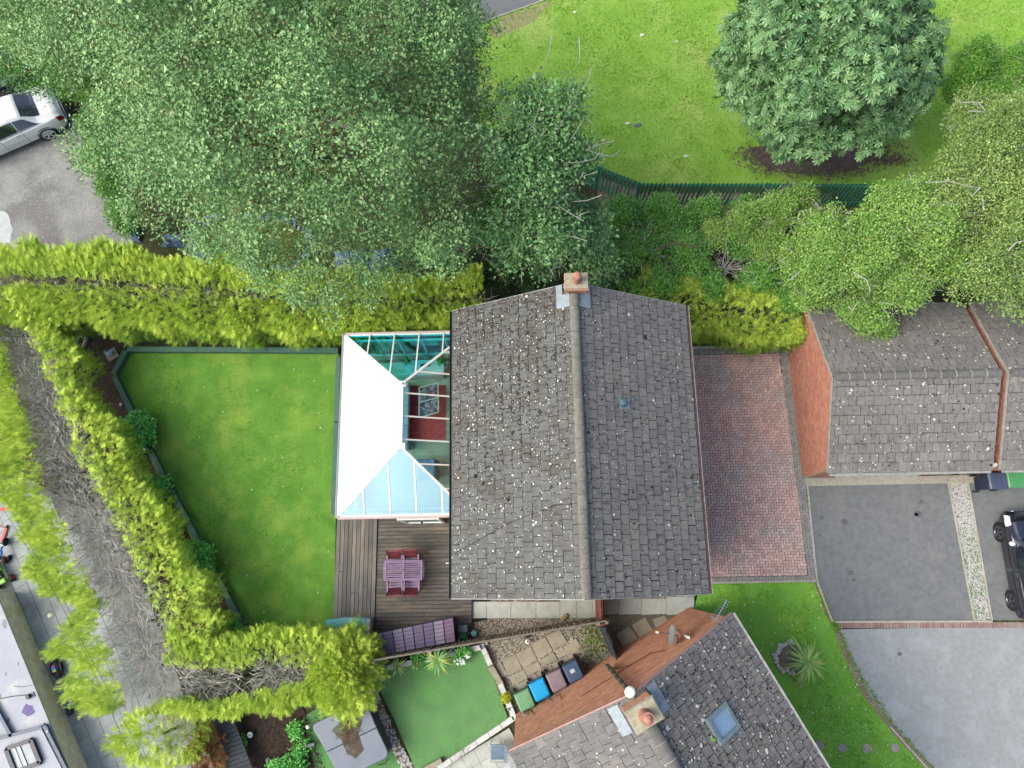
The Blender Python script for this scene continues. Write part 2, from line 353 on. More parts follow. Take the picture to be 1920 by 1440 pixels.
m_pop = mat('poplar_leaf', (102, 138, 84), (64, 102, 56), .55, rough=.38, rnd=.13, bump=0, hue=.02, transl=.2, tone=(136, 164, 106), spec=.42, k=.9)
m_ash = mat('ash_leaf', (94, 130, 78), (72, 108, 60), .6, rough=.4, rnd=.2, bump=0, hue=.015, transl=.2, tone=(112, 160, 96), spec=.6, k=1.05)
m_ches = mat('chestnut_leaf', (108, 148, 96), (84, 126, 76), .8, rough=.42, rnd=.14, bump=0, hue=.015, transl=.15, tone=(132, 170, 112), spec=.5, k=1.35)
m_haw = mat('hawthorn_leaf', (120, 160, 74), (94, 138, 58), .6, rough=.45, rnd=.2, bump=0, hue=.02, transl=.25, tone=(164, 190, 102), spec=.4, k=1.15)
m_bush = mat('bush_leaf', (92, 150, 52), (70, 126, 42), .9, rough=.45, rnd=.2, bump=0, hue=.02, transl=.25, tone=(136, 182, 70), spec=.4, k=1.25)
m_ivy = mat('ivy_leaf', (112, 168, 76), (80, 136, 58), 1.2, rough=.4, rnd=.22, bump=0, hue=.02, transl=.2, tone=(120, 168, 70), spec=.4, k=1.25)
m_shrub = mat('shrub_leaf', (92, 162, 76), (70, 138, 58), 2, rough=.4, rnd=.2, bump=0, hue=.02, transl=.2, tone=(110, 176, 84), spec=.4, k=.9)
m_cord = mat('cordyline_leaf', (128, 174, 100), (106, 154, 80), 4, rough=.5, rnd=.16, bump=0, transl=.15, tone=(190, 200, 100), hue=.01, k=1.25)
m_orange = mat('dead_conifer', (196, 128, 74), (170, 104, 58), 3, rough=.8, rnd=.2, bump=0, transl=.15, tone=(150, 100, 66))
m_purple = mat('purple_timber', (112, 98, 128), (98, 86, 112), 4, rough=.7, rnd=.10, bump=.3, fine=.08)
m_lilac = mat('lilac_timber', (150, 128, 160), (134, 114, 146), 4, rough=.7, rnd=.07, bump=.2, fine=.05)
m_maroon = mat('maroon_timber', (124, 46, 56), (104, 38, 50), 4, rough=.6, rnd=.1, bump=.2)
m_fence = mat('palisade_green', (70, 164, 132), (58, 144, 116), 6, rough=.45, rnd=.1, bump=0, spec=.5)
m_fenceb = mat('palisade_dark', (52, 62, 58), (42, 50, 48), 6, rough=.5, rnd=.1, bump=0)
m_wood = mat('old_fence_wood', (150, 138, 120), (120, 110, 94), 5, rough=.95, rnd=.15, bump=.4, fine=.15)
m_wooddk = mat('dark_fence_wood', (60, 66, 76), (50, 56, 66), 5, rough=.85, rnd=.12, bump=.3, fine=.1)
m_paintw = mat('white_render', (226, 226, 224), (196, 196, 192), 4, rough=.8, rnd=.06, bump=.4, c3=(160, 160, 150), scale3=2.5, w3=(.56, .7), fine=.06)
m_flatroof = mat('flat_roof_felt', (190, 192, 204), (178, 182, 194), 1.2, rough=.85, rnd=0, bump=.3, c3=(206, 204, 208), scale3=.7, fine=.04)
m_coping = mat('mossy_coping', (214, 200, 178), (188, 176, 154), 4, rough=.95, rnd=.05, bump=.5, c3=(192, 180, 142), scale3=1.2, fine=.2, k=.9)
m_chrome = mat('pale_metal', (200, 204, 208), rough=.3, rnd=0, bump=0, metal=.8)
m_grey = mat('grey_plastic', (120, 126, 134), (108, 114, 122), 6, rough=.5, rnd=.05, bump=.1)
m_rub = mat('tyre_rubber', (34, 35, 37), rough=.8, rnd=0, bump=.1)
m_dirt = mat('worn_earth', (118, 104, 100), (94, 84, 80), 3, rough=1, rnd=0, bump=.8, fine=.2)
m_olive = mat('olive_leaf', (120, 152, 80), (88, 122, 56), .6, rough=.45, rnd=.22, bump=0, hue=.02, transl=.25, tone=(160, 178, 104), spec=.4, k=1.15)
m_ringsoil = mat('pale_bed', (150, 140, 120), (120, 112, 92), 6, rough=1, rnd=0, bump=.6, fine=.2)
# ------------------------------------------------------------------ ground sheets
g = struct('ground', [(-160, -120, 0), (160, -120, 0), (160, 160, 0), (-160, 160, 0)], m_rough, -.03)
park_px = [(900, -40), (885, 60), (900, 240), (1010, 250), (1120, 312), (1205, 345), (1420, 345), (1700, 346), (1990, 330), (1990, -40)]
park = PX(park_px); park = [Vector((-2.5, 40, 0)), Vector((45, 40, 0)), Vector((45, P(1990, 330).y, 0))]+[park[i] for i in (7, 6, 5, 4, 3, 2, 1)]
struct('park_lawn', park, m_park, .004)
struct('worn_soil', wobble(PX([(1400, 278), (1500, 262), (1640, 268), (1655, 300), (1560, 328), (1440, 318)]), .10, .14), m_dirt, .008)
pth = PX([(780, -60), (1060, -60), (1010, 2), (938, 28), (900, 40), (860, 60)])
struct('park_path', pth, m_tarm, .010)
e = MB(); q = PX([(1075, -18), (1012, 4), (938, 30), (890, 48)], 0)
for a, b in zip(q, q[1:]): e.beam(a, b, .06, .08)
tag(e.build('path_edging', m_kerb), kind='structure')
struct('worn_verge', wobble(PX([(945, 32), (1010, 10), (1040, 2), (1000, 40), (925, 75), (915, 55)]), .06, .3), mat('verge', (168, 168, 120), (150, 150, 104), 5, rough=1, rnd=0, bump=.6, fine=.2), .008)
carp = [Vector((-40, 30, 0)), Vector((-21, 22.5, 0))]+wobble(PX([(60, 120), (120, 200), (150, 240), (165, 300), (190, 345), (225, 390), (250, 425), (250, 455)]), .1, .4, False)+[P(250, 470), Vector((-40, 11.5, 0))]
struct('car_park', carp, m_gravel, .004)
struct('concrete_patch', wobble(PX([(-60, 390), (8, 396), (20, 408), (23, 430), (18, 455), (-60, 460)]), .05, .2), mat('pale_concrete', (204, 208, 212), (188, 192, 196), 4, rough=.95, rnd=0, bump=.7, fine=.12), .012)
lawn_px = [(236, 658), (634, 656), (636, 700), (630, 964), (626, 1168), (600, 1210), (470, 1200), (455, 1178), (330, 960), (212, 712)]
lawn = PX(lawn_px)
struct('garden_lawn', lawn, m_lawn, .010)
bed1 = PX([(90, 590), (240, 640), (236, 658), (212, 712), (330, 960), (455, 1178), (470, 1215), (330, 1190), (200, 800), (120, 660)])
struct('flower_bed', bed1, m_earth, .006)
# front garden and drives
front = PX([(1300, 1150), (1303, 1118), (1325, 1095), (1531, 1091), (1545, 1120), (1560, 1163), (1575, 1190), (1605, 1255), (1660, 1340), (1745, 1440), (1790, 1500), (1560, 1500), (1360, 1180)])
struct('front_lawn', front, m_front, .006)
drive = PX([(1511, 893), (1775, 893), (1825, 1164), (1558, 1164), (1531, 1091)])
struct('tarmac_driveway', drive, m_tarm, .012)
drive2 = [P(1812, 890), P(2120, 888), P(2180, 1162), P(1859, 1163)]
struct('tarmac_driveway', drive2, m_tarm, .012)
road = [P(1572, 1180), P(1592, 1232), P(1628, 1300), P(1685, 1372), P(1760, 1450), P(1830, 1530), Vector((16, -12, 0)), Vector((60, -14, 0)), Vector((60, P(1900, 1178).y, 0))]
struct('road', road, m_road, .010)
gs = PX([(1774, 893), (1811, 891), (1857, 1163), (1825, 1163)])
struct('gravel_strip', gs, m_gbed, .008)
def beamline(px, w, h, z, name, m, seg=None):
    q = PX(px, z); e = MB()
    for a, b in zip(q, q[1:]):
        k = max(1, round((b-a).length/seg)) if seg else 1
        for i in range(k):
            p0, p1 = a.lerp(b, i/k), a.lerp(b, (i+1)/k); d = (p1-p0).normalized()*.004 if seg else Vector()
            e.beam(p0+d, p1-d, w, h)
    return e.build(name, m)
k1 = beamline([(1511, 893), (1531, 1089), (1545, 1128), (1560, 1166)], .06, .12, .0, 'edging_kerb', m_kerb, .9); tag(k1, 'pale concrete edging between the red block drive and the tarmac', 'kerb')
k2 = beamline([(1562, 1166), (1826, 1165), (1860, 1165)], .06, .1, .0, 'edging_kerb', m_kerb, .9); tag(k2, 'pale concrete edging along the foot of the tarmac drive', 'kerb')
k3 = beamline([(1775, 893), (1826, 1163)], .05, .1, .0, 'edging_kerb', m_kerb, .9); tag(k3, 'pale edging along the left of the gravel strip', 'kerb')
k4 = beamline([(1812, 891), (1859, 1163)], .05, .1, .0, 'edging_kerb', m_kerb, .9); tag(k4, 'pale edging along the right of the gravel strip', 'kerb')
k5 = beamline([(1327, 1093), (1531, 1089)], .06, .12, .0, 'edging_kerb', m_kerb, .9); tag(k5, 'pale concrete edging between the red block drive and front lawn', 'kerb')
k6 = beamline([(1296, 653), (1476, 650)], .10, .22, .08, 'edging_kerb', m_kerb, .9); tag(k6, 'pale concrete edging under the golden hedge at the top of the block drive', 'kerb')
k7 = beamline([(1668, 1362), (1745, 1448), (1800, 1512)], .06, .12, .0, 'edging_kerb', m_kerb, .9); tag(k7, 'pale kerb between front lawn and brick road edge', 'kerb')
# brick rows: threshold and curved road edge, each brick its own object
def pieces(mats4, me_list, name, m, parent, cap=300, near=None):
    """mats4: list of 4x4 matrices for unit pieces; the nearest `cap` are objects, the rest one stuff mesh"""
    P0 = near or Vector((0, 0, CAMH)); pl = parent and WL[parent.name] or Vector()
    mats4 = sorted(mats4, key=lambda M_: (M_.translation-P0).length); base = me_list
    for me in base:
        if not me.materials: me.materials.append(m)
    inv = Matrix.Translation(-pl)
    for i, M_ in enumerate(mats4[:cap]):
        o = bpy.data.objects.new(name, base[i % len(base)]); C.objects.link(o); o.parent = parent; o.matrix_local = inv @ M_
    rest = mats4[cap:]
    if rest:
        T = np.array([v.co[:] for v in base[0].vertices]); Fa = [tuple(p.vertices) for p in base[0].polygons]; k = len(T); V = []; F = []
        for i, M_ in enumerate(rest):
            A = np.array(M_); V.append(T@A[:3, :3].T+A[:3, 3]); F += [tuple(j+k*i for j in f) for f in Fa]
        me = bpy.data.meshes.new(name); c0 = np.array(pl); me.from_pydata((np.concatenate(V)-c0).tolist(), [], F); me.update()
        o = link('remaining_'+name+('s' if not name.endswith('s') else ''), me, m, parent, pl); o['kind'] = 'stuff'
def unit_box(name, n=1, taper=.97, jit=.0):
    out = []
    for i in range(n):
        mb = MB(); r = random.Random(i); t = taper
        j = lambda: r.uniform(-jit, jit)
        vs = [(-.5, -.5, 0), (.5, -.5, 0), (.5, .5, 0), (-.5, .5, 0), (-.5*t+j(), -.5*t+j(), 1), (.5*t+j(), -.5*t+j(), 1), (.5*t+j(), .5*t+j(), 1), (-.5*t+j(), .5*t+j(), 1)]
        me = bpy.data.meshes.new(name); me.from_pydata(vs, [], [(4, 5, 6, 7), (0, 1, 5, 4), (1, 2, 6, 5), (2, 3, 7, 6), (3, 0, 4, 7), (3, 2, 1, 0)]); me.update(); out.append(me)
    return out
def pm(x, y, z, a, lx, ly, h):
    return Matrix.Translation((x, y, z)) @ Matrix.Rotation(a, 4, 'Z') @ Matrix.Diagonal((lx, ly, h, 1))
ub = unit_box('brick', 3, .93, .02)
def brick_row(px, label, w=.2, pitch=.095):
    q = PX(px, 0); t = thing('brick_edging', label, 'brick edging', tuple(q[0])); mm = []
    for a, b in zip(q, q[1:]):
        d = b-a; k = max(1, int(d.length/pitch)); an = math.atan2(d.y, d.x)
        for i in range(k):
            p = a.lerp(b, (i+.5)/k); mm.append(pm(p.x, p.y, -.02, an+random.uniform(-.03, .03), pitch-.012, w, .045+random.uniform(-.004, .004)))
    pieces(mm, ub, 'brick', m_pb, t)
m_pb = mat('edging_brick', (172, 140, 134), (150, 122, 118), 4, rough=.9, rnd=.12, bump=.4, c3=(168, 156, 148), scale3=1.2, hue=.01, fine=.08)
brick_row([(1560, 1172), (2010, 1172)], 'straight row of pinkish bricks between tarmac drives and road')
brick_row([(1568, 1176), (1590, 1237), (1624, 1303), (1680, 1374), (1752, 1452), (1800, 1500)], 'curved row of reddish bricks between the front lawn and the road')
m_hair = mat('dry_verge', (164, 132, 104), (140, 110, 84), 6, rough=1, rnd=0, bump=.8, fine=.2)
struct('worn_verge', wobble(PX([(1531, 1092), (1545, 1118), (1562, 1160), (1575, 1180), (1590, 1225), (1582, 1222), (1563, 1182), (1548, 1150), (1536, 1120), (1527, 1094)]), .03, .2), m_hair, .014)
for (u, v, r) in ((1583, 978, .12), (1595, 1074, .13), (1600, 1087, .07), (1537, 1003, .05), (1687, 1226, .08), (1727, 940, .10), (1720, 963, .14), (1705, 902, .10), (1540, 970, .08), (1718, 965, .07)):
    c = P(u, v); pts = [(c.x+math.cos(a)*r*random.uniform(.7, 1.2), c.y+math.sin(a)*r*random.uniform(.6, 1), .016) for a in np.arange(10)*PI/5]
    tag(MB().sheet(pts).build('oil_stain', m_stain), kind='structure')
# ---- block paved drive, 90 degree herringbone
t = thing('block_paved_driveway', '', None, (6.2, -.6, 0)); t['kind'] = 'structure'
DX0, DY0, DX1, DY1 = 4.6, -.66, 9.72, 7.85
MB().sheet(PX([(1270, 650), (1477, 650), (1531, 1091), (1300, 1092)], 0), .012).build('bedding_sand', m_pavbed, t)
x_at = lambda y: 9.99+(10.09-9.99)*(7.5-y)/8.1      # right edge
red = []; grey = []; U = .1
for i in range(-2, 60):
    for j in range(-2, 90):
        mm_ = (i-j) % 4; x, y = DX0+i*U, DY0+.22+j*U
        if mm_ == 0: cx, cy, a = x+U, y+U/2, 0
        elif mm_ == 2: cx, cy, a = x+U/2, y, PI/2
        else: continue
        if cx < 5.0: continue
        hx, hy = (.096, .046) if a == 0 else (.046, .096); ax0, ax1, ay0, ay1 = cx-hx, min(cx+hx, x_at(cy)-.265), max(cy-hy, DY0+.215), min(cy+hy, 7.575)
        if ax1-ax0 < .03 or ay1-ay0 < .03: continue
        cx, cy = (ax0+ax1)/2, (ay0+ay1)/2
        if ax1-ax0 < 2*hx-.01 or ay1-ay0 < 2*hy-.01: red.append(pm(cx, cy, -.01, 0, ax1-ax0, ay1-ay0, .05)); continue
        red.append(pm(cx, cy, -.01+random.uniform(-.0015, .0015), a+random.uniform(-.012, .012), .192, .092, .05))
y = DY0+.05
while y < 7.7:
    for k in range(3):
        grey.append(pm(x_at(y)-.01-.1*k, y+.1*(k % 2), -.01, 0, .092, .192, .052))
    y += .2
x = 5.0
while x < 9.93:
    for yy in (DY0+.11, 7.68): grey.append(pm(x, yy, -.01, 0, .092, .192, .052))
    x += .1
ubp = unit_box('paver', 3, .95, .008)
pieces(red, ubp, 'paver', m_paver, t)
ubg = unit_box('border_paver', 2, .95, .008)
pieces(grey, ubg, 'border_paver', m_paverg, t)
c = P(1787, 905); mb = MB().lathe([(.19, 0), (.19, .03), (.17, .035), (.16, .028), (.02, .03)], (c.x, c.y, .0), 20); tag(mb.build('drain_cover', m_kerb), 'round concrete drain cover at the top of the gravel strip', 'drain cover')
# ---- grass blades on the lawns (real tufts)
def grass(name, polys, n, h, m, dens=None):
    Q = [inside(p, int(n*w)) for p, w in polys]; q = np.concatenate(Q)
    if dens is not None: q = q[rng.random(len(q)) < dens(q)]
    T = np.array([(-.12, 0, 0), (.12, 0, 0), (.45, .15, .9), (-.1, .05, 0), (.1, -.1, 0), (-.4, -.25, 1.0), (0, .1, 0), (.05, -.12, 0), (-.12, .42, .85)]); F = np.array([(0, 1, 2), (3, 4, 5), (6, 7, 8)])
    pos = np.column_stack([q, np.full(len(q), .005)]); B = basis(np.tile([0, 0, 1.], (len(q), 1))+rng.normal(size=(len(q), 3))*.12)
    s = h*(.6+.8*vnoise(q, 1.7, 3))*rng.uniform(.6, 1.3, len(q))
    V, F, _ = scatter(T, F, pos, B, s)
    return tag(npmesh(name, V, F, m), kind='stuff', label='short mown grass blades', cat=None)
parkvis = PX([(885, -10), (1990, -10), (1990, 330), (1700, 344), (1205, 343), (1120, 310), (1000, 250), (885, 240)])
def not_on(q, polys):
    k = np.ones(len(q), bool)
    for p in polys: k &= ~inpoly(q[:, 0], q[:, 1], p)
    return k
pathp = [(a.x, a.y) for a in pth]; soilp = [(a.x, a.y) for a in PX([(1410, 282), (1500, 268), (1635, 272), (1645, 298), (1560, 322), (1445, 312)])]
g_ = grass('park_grass', [(parkvis, 1)], 60000, .055, m_blade_p, lambda q: not_on(q, [pathp, soilp])*.95)
g_ = grass('lawn_grass', [(lawn, 1)], 34000, .035, m_blade)
g_ = grass('front_grass', [(front, 1)], 22000, .04, m_blade)
# daisies on the front lawn
q = inside(front, 420); q = q[rng.random(len(q)) < .25+.75*(vnoise(q, 1.1, 9) > .55)]
V, F, _ = scatter(*DISC, np.column_stack([q, np.full(len(q), .035)]), basis(np.tile([0, 0, 1.], (len(q), 1))), rng.uniform(.012, .026, len(q)))
tag(npmesh('daisy_flowers', V, F, mat('daisy_white', (245, 245, 240), rough=.8, rnd=.05, bump=0)), kind='stuff', label='white daisies dotted over the front lawn')
q = inside(parkvis, 60); q = np.concatenate([q, inside(lawn, 70)])
V, F, _ = scatter(*DISC, np.column_stack([q, np.full(len(q), .04)]), basis(np.tile([0, 0, 1.], (len(q), 1))), rng.uniform(.012, .026, len(q)))
tag(npmesh('fallen_petals', V, F, mat('petal_white', (238, 238, 232), rough=.8, rnd=.05, bump=0)), kind='stuff', label='white petals fallen on the lawns')
# litter on the park grass
m_lit = mat('white_litter', (250, 250, 250), rough=.6, rnd=.03, bump=0)
for (u, v, s, lab) in ((1077, 23, .06, 'white scrap lying on the park grass nearest the tarmac path'), (1203, 66, .08, 'white scrap on the park grass in the top middle of the field'), (1268, 78, .05, 'small white scrap on the park grass left of the chestnut'),
                       (1176, 232, .08, 'bright white scrap on the park grass beside a grey patch'), (1131, 263, .06, 'white scrap on the grass close to the ash tips'), (1285, 293, .08, 'white scrap on the grass just above the green palisade')):
    c = P(u, v, .03); mb = MB().ell((c.x, c.y, .04), (s, s*.7, .03), 8, random.random()*3, .25); mb.obox((c.x+s, c.y+.03, .03), (s*.5, s*.2, .01), (-s*.1, s*.3, 0), (0, 0, .006))
    tag(mb.build('litter', m_lit), lab, 'litter')
c = P(1195, 235, .02); tag(MB().ell((c.x, c.y, .03), (.16, .08, .03), 9, .3, .35).build('litter', m_grey), 'grey scattered patch of litter on the park grass', 'litter')
qs = []
for a in PX([(1412, 285), (1470, 272), (1640, 275), (1650, 300), (1600, 318), (1560, 326), (1500, 324), (1440, 316), (1415, 300), (1680, 300), (1530, 300)]): qs.append(np.array([(a.x, a.y)])+rng.normal(size=(260, 2))*(.45, .16))
q = np.concatenate(qs); V, F, _ = scatter(*LEAF4, np.column_stack([q, rng.uniform(.01, .05, len(q))]), basis(rng.normal(size=(len(q), 3))*.4+(0, 0, 1)), rng.uniform(.04, .11, len(q))); tag(npmesh('leaf_litter', V, F, m_dirt), kind='stuff', label='brown leaf litter fading from the bare soil into the grass')
qs = []
for a, b in zip(PX([(1531, 1092), (1560, 1165), (1572, 1182), (1600, 1245), (1660, 1340), (1740, 1432)]), PX([(1560, 1165), (1572, 1182), (1600, 1245), (1660, 1340), (1740, 1432), (1780, 1480)])):
    t_ = rng.random((220, 1)); qs.append(np.array([a[:2]])*(1-t_)+np.array([b[:2]])*t_+rng.normal(size=(220, 2))*.05)
for (u0, v0, u1, v1) in ((1512, 895, 1531, 1089), (1565, 1164, 1920, 1163), (1776, 895, 1826, 1160), (1813, 895, 1858, 1160)):
    a, b = P(u0, v0), P(u1, v1); t_ = rng.random((60, 1)); qs.append(np.array([a[:2]])*(1-t_)+np.array([b[:2]])*t_+rng.normal(size=(60, 2))*.035)
q = np.concatenate(qs); V, F, _ = scatter(*LEAF4, np.column_stack([q, rng.uniform(.015, .05, len(q))]), basis(rng.normal(size=(len(q), 3))*.6+(0, 0, 1)), rng.uniform(.025, .07, len(q))); tag(npmesh('edge_weeds', V, F, m_blade), kind='stuff', label='grass and weeds creeping over the brick and kerb edges')
# pebbles: strips and beds (geometry)
def pebbles(name, poly, n, s, m, label, dens=None):
    q = inside(poly, n)
    if dens: q = q[rng.random(len(q)) < dens(q)]
    V, F, _ = scatter(*PEB, np.column_stack([q, np.full(len(q), .008)]), basis(np.tile([0, 0, 1.], (len(q), 1))), np.column_stack([rng.uniform(.6, 1.4, (len(q), 2))*s, rng.uniform(.4, .9, len(q))*s]))
    return tag(npmesh(name, V, F, m), kind='stuff', label=label)
pebbles('pale_gravel', gs, 6000, .022, m_pebw, 'pale gravel in the strip between two tarmac drives')
carvis = PX([(-10, 250), (95, 262), (150, 240), (165, 300), (190, 345), (225, 390), (250, 430), (245, 470), (-10, 470)])
pebbles('loose_stones', carvis, 4500, .02, mat('loose_stone', (200, 198, 194), (150, 146, 142), 9, rough=.9, rnd=.3, bump=0), 'loose stones on the grey car park')
q = inside(gs, 240); q = q[(q[:, 1] < 1.2)]
pos = np.column_stack([q, np.full(len(q), .01)]); k = 6; pos = np.repeat(pos, k, 0)+rng.normal(size=(len(q)*k, 3))*(.05, .05, .01)
V, F, _ = scatter(*LEAF4, pos, basis(rng.normal(size=(len(pos), 3))*.5+(0, 0, 1)), rng.uniform(.03, .07, len(pos)))
tag(npmesh('strip_weeds', V, F, m_bush), kind='stuff', label='green weeds in the lower gravel strip')
# ------------------------------------------------------------------ roofs of separate tiles, brick walls
def roof_mats(e0, e1, r0, r1, w=.262, gauge=.285, t=.022, seed=1, gaps=(.008, .012, .02)):
    """matrices of tiles on the slope between eave line e0-e1 and ridge line r0-r1 (parallelogram)"""
    rr = random.Random(seed); e0, e1, r0, r1 = map(Vector, (e0, e1, r0, r1))
    X = (e1-e0).normalized(); up = (r0-e0); up = up-X*up.dot(X); S = up.length; Y = up.normalized(); Z = X.cross(Y)
    if Z.z < 0: Z = -Z
    L = (e1-e0).length; nc = max(1, round(S/gauge)); g = S/nc; nt_ = round(L/w); w = L/nt_; out = []
    tilt = math.asin(min(.9, t*.8/g))
    for c in range(nc):
        o = 0 if c % 2 else -.5
        for i in range(nt_+1 if o else nt_):
            a = max(0, (i+o)*w); b = min(L, (i+o+1)*w)
            if b-a < .05: continue
            p = e0+X*((a+b)/2)+Y*(c*g-.03+rr.uniform(-.006, .006))+Z*(.012+rr.uniform(0, .005))
            M_ = Matrix((( X.x, Y.x, Z.x, p.x), (X.y, Y.y, Z.y, p.y), (X.z, Y.z, Z.z, p.z), (0, 0, 0, 1)))
            M_ = M_ @ Matrix.Rotation(rr.gauss(0, .010), 4, 'Z') @ Matrix.Rotation(-tilt+rr.gauss(0, .006), 4, 'X') @ Matrix.Rotation(rr.gauss(0, .008), 4, 'Y') @ Matrix.Translation((0, g*.5+.02, 0)) @ Matrix.Diagonal((b-a-rr.choice(gaps), g-rr.choice((.008, .012, .018)), t, 1))
            out.append(M_)
    return out
TILE = unit_box('tile', 3, .985, .006); TILEL = unit_box('tile', 3, .985, .006)
def lichens(parent, e0, e1, r0, r1, n, name='lichen', m=None, s=.016, dens=None, hz=.05):
    e0, e1, r0, r1 = (np.array(v) for v in (e0, e1, r0, r1)); a, b = rng.random(n), rng.random(n)
    pos = (e0[None]*(1-a)[:, None]+e1[None]*a[:, None])*(1-b)[:, None]+(r0[None]*(1-a)[:, None]+r1[None]*a[:, None])*b[:, None]
    N = np.cross(e1-e0, r0-e0); N = N/np.linalg.norm(N); N = N if N[2] > 0 else -N
    if dens is not None:
        k = rng.random(n) < dens(pos, a, b); pos = pos[k]
    pos = pos+N*hz; n = len(pos); sz = s*np.exp(rng.normal(size=n)*.38)
    V, F, _ = scatter(*DISC, pos, basis(np.tile(N, (n, 1))), np.column_stack([sz*rng.uniform(.8, 1.25, n), sz, sz*.5]))
    o = npmesh(name, V, F, m or m_lichen, parent); o['kind'] = 'stuff'; return o
def ridge_run(parent, a, b, n, w=.24, m=None, mm=None):
    a, b = Vector(a), Vector(b); d = (b-a).normalized(); sd_ = d.cross(Vector((0, 0, 1))).normalized(); seg = (b-a).length/n
    me0 = None
    for i in range(n):
        mb = MB(); r0 = random.uniform(-.006, .006)
        vs = []; K = 7
        for e_ in (0, 1):
            for k in range(K):
                an = PI*(.12+.76*k/(K-1)); vs.append(a+d*(seg*(i+e_)-(.004 if e_ else -.004))+sd_*(math.cos(an)*w*.56)+Vector((0, 0, math.sin(an)*w*.42-.03+r0+(.012 if e_ == 0 else 0))))
        vs2 = [v-Vector((0, 0, .03)) for v in vs]
        f = [(k, k+1, K+k+1, K+k) for k in range(K-1)]+[(2*K+k, 3*K+k, 3*K+k+1, 2*K+k+1) for k in range(K-1)]
        f += [(k, 2*K+k, 2*K+k+1, k+1) for k in range(K-1)]+[(K+k, K+k+1, 3*K+k+1, 3*K+k) for k in range(K-1)]+[(0, K, 3*K, 2*K), (K-1, 3*K-1, 4*K-1, 2*K-1)]
        mb.add(vs+vs2, f); mb.build('ridge_tile', m, parent, smooth=False)
        j = a+d*(seg*i)
        if mm and i: MB().tube([j+sd_*(math.cos(x)*w*.57)+Vector((0, 0, math.sin(x)*w*.44-.028)) for x in np.linspace(.4, PI-.4, 7)], .014, 5).build('mortar_joint', mm, parent)
def brick_wall(parent, a, b, top, m=m_brick, mm=m_mort2, z0=0.0, holes=(), name='brick_course', bl=.225, bh=.075):
    """running bond bricks standing proud of a mortar slab; top(s) height along the wall; outward = right of a->b"""
    a, b = Vector((a[0], a[1], 0)), Vector((b[0], b[1], 0)); d = (b-a); L = d.length; d.normalize(); nrm = Vector((d.y, -d.x, 0))
    S = sorted(set([0, L]+[L*k/24 for k in range(25)])); core = MB()
    pts = [(s, top(s)-.02) for s in S]
    n = len(pts); vs = []
    for off in (-.004, -.20):
        vs += [a+d*s+nrm*off+Vector((0, 0, z0)) for s, z in pts]+[a+d*s+nrm*off+Vector((0, 0, z)) for s, z in pts]
    f = [(i, i+1, n+i+1, n+i) for i in range(n-1)]+[(2*n+i, 3*n+i, 3*n+i+1, 2*n+i+1) for i in range(n-1)]+[(n+i, n+i+1, 3*n+i+1, 3*n+i) for i in range(n-1)]
    f += [(0, n, 3*n, 2*n), (n-1, 3*n-1, 4*n-1, 2*n-1)]
    core.add(vs, f); wall = core.build('wall', mm, parent)
    pos = []; sc = []; z = z0; c = 0
    while z < z0+12:
        s = -bl/2 if c % 2 else 0
        while s < L:
            s0, s1 = max(0, s), min(L, s+bl); s += bl
            if s1-s0 < .04 or z+bh > top((s0+s1)/2)-.02: continue
            if any(h[0]-.01 < (s0+s1)/2 < h[1]+.01 and h[2] < z+bh/2 < h[3] for h in holes): continue
            pos.append(((s0+s1)/2, z)); sc.append(s1-s0-.011)
        z += bh; c += 1
        if z > max(p[1] for p in pts): break
    pos = np.array(pos); n = len(pos); sc = np.array(sc)
    T = np.array([(-.5, 0, 0), (.5, 0, 0), (.5, 0, 1), (-.5, 0, 1), (-.49, 1, .03), (.49, 1, .03), (.49, 1, .97), (-.49, 1, .97)]); F = np.array([(4, 5, 6, 7), (0, 1, 5, 4), (1, 2, 6, 5), (2, 3, 7, 6), (3, 0, 4, 7)])
    wp = np.array(a)+np.outer(pos[:, 0], np.array(d))+np.array(nrm)*-.003; wp[:, 2] += pos[:, 1]
    B = np.tile(np.array([np.array(d), np.array(nrm), (0, 0, 1)]), (n, 1, 1))
    V, FF, _ = scatter(T, F, wp, B, np.column_stack([sc, rng.uniform(.008, .013, n), np.full(n, bh-.011)]))
    o = npmesh(name, V, FF, m, wall); o['kind'] = 'stuff'; return wall
def window(parent, c, d, w, h, m_pane, depth=.03):
    """white framed window centred at c on a wall running along d (outward = right of d)"""
    c, d = Vector(c), Vector(d).normalized(); nrm = Vector((d.y, -d.x, 0)); mb = MB(); up = Vector((0, 0, 1))
    for s in (-1, 1): mb.obox(c+d*s*(w/2-.03)+nrm*depth, d*.03, nrm*.03, up*h/2); mb.obox(c+up*s*(h/2-.03)+nrm*(depth+.002), d*(w/2-.061), nrm*.03, up*.03)
    mb.obox(c+nrm*depth, d*.025, nrm*.028, up*(h/2-.061))
    f = mb.build('window', m_white, parent)
    MB().obox(c+nrm*(depth-.008), d*(w/2-.03), nrm*.006, up*(h/2-.03)).build('pane', m_pane, f)
    MB().obox(c-up*(h/2+.035)+nrm*(depth+.02), d*(w/2+.04), nrm*.06, up*.03).build('sill', m_kerb, f)
m_pane = mat('dark_glass', (70, 84, 96), (56, 68, 80), 2, rough=.05, rnd=0, bump=0, spec=.9)
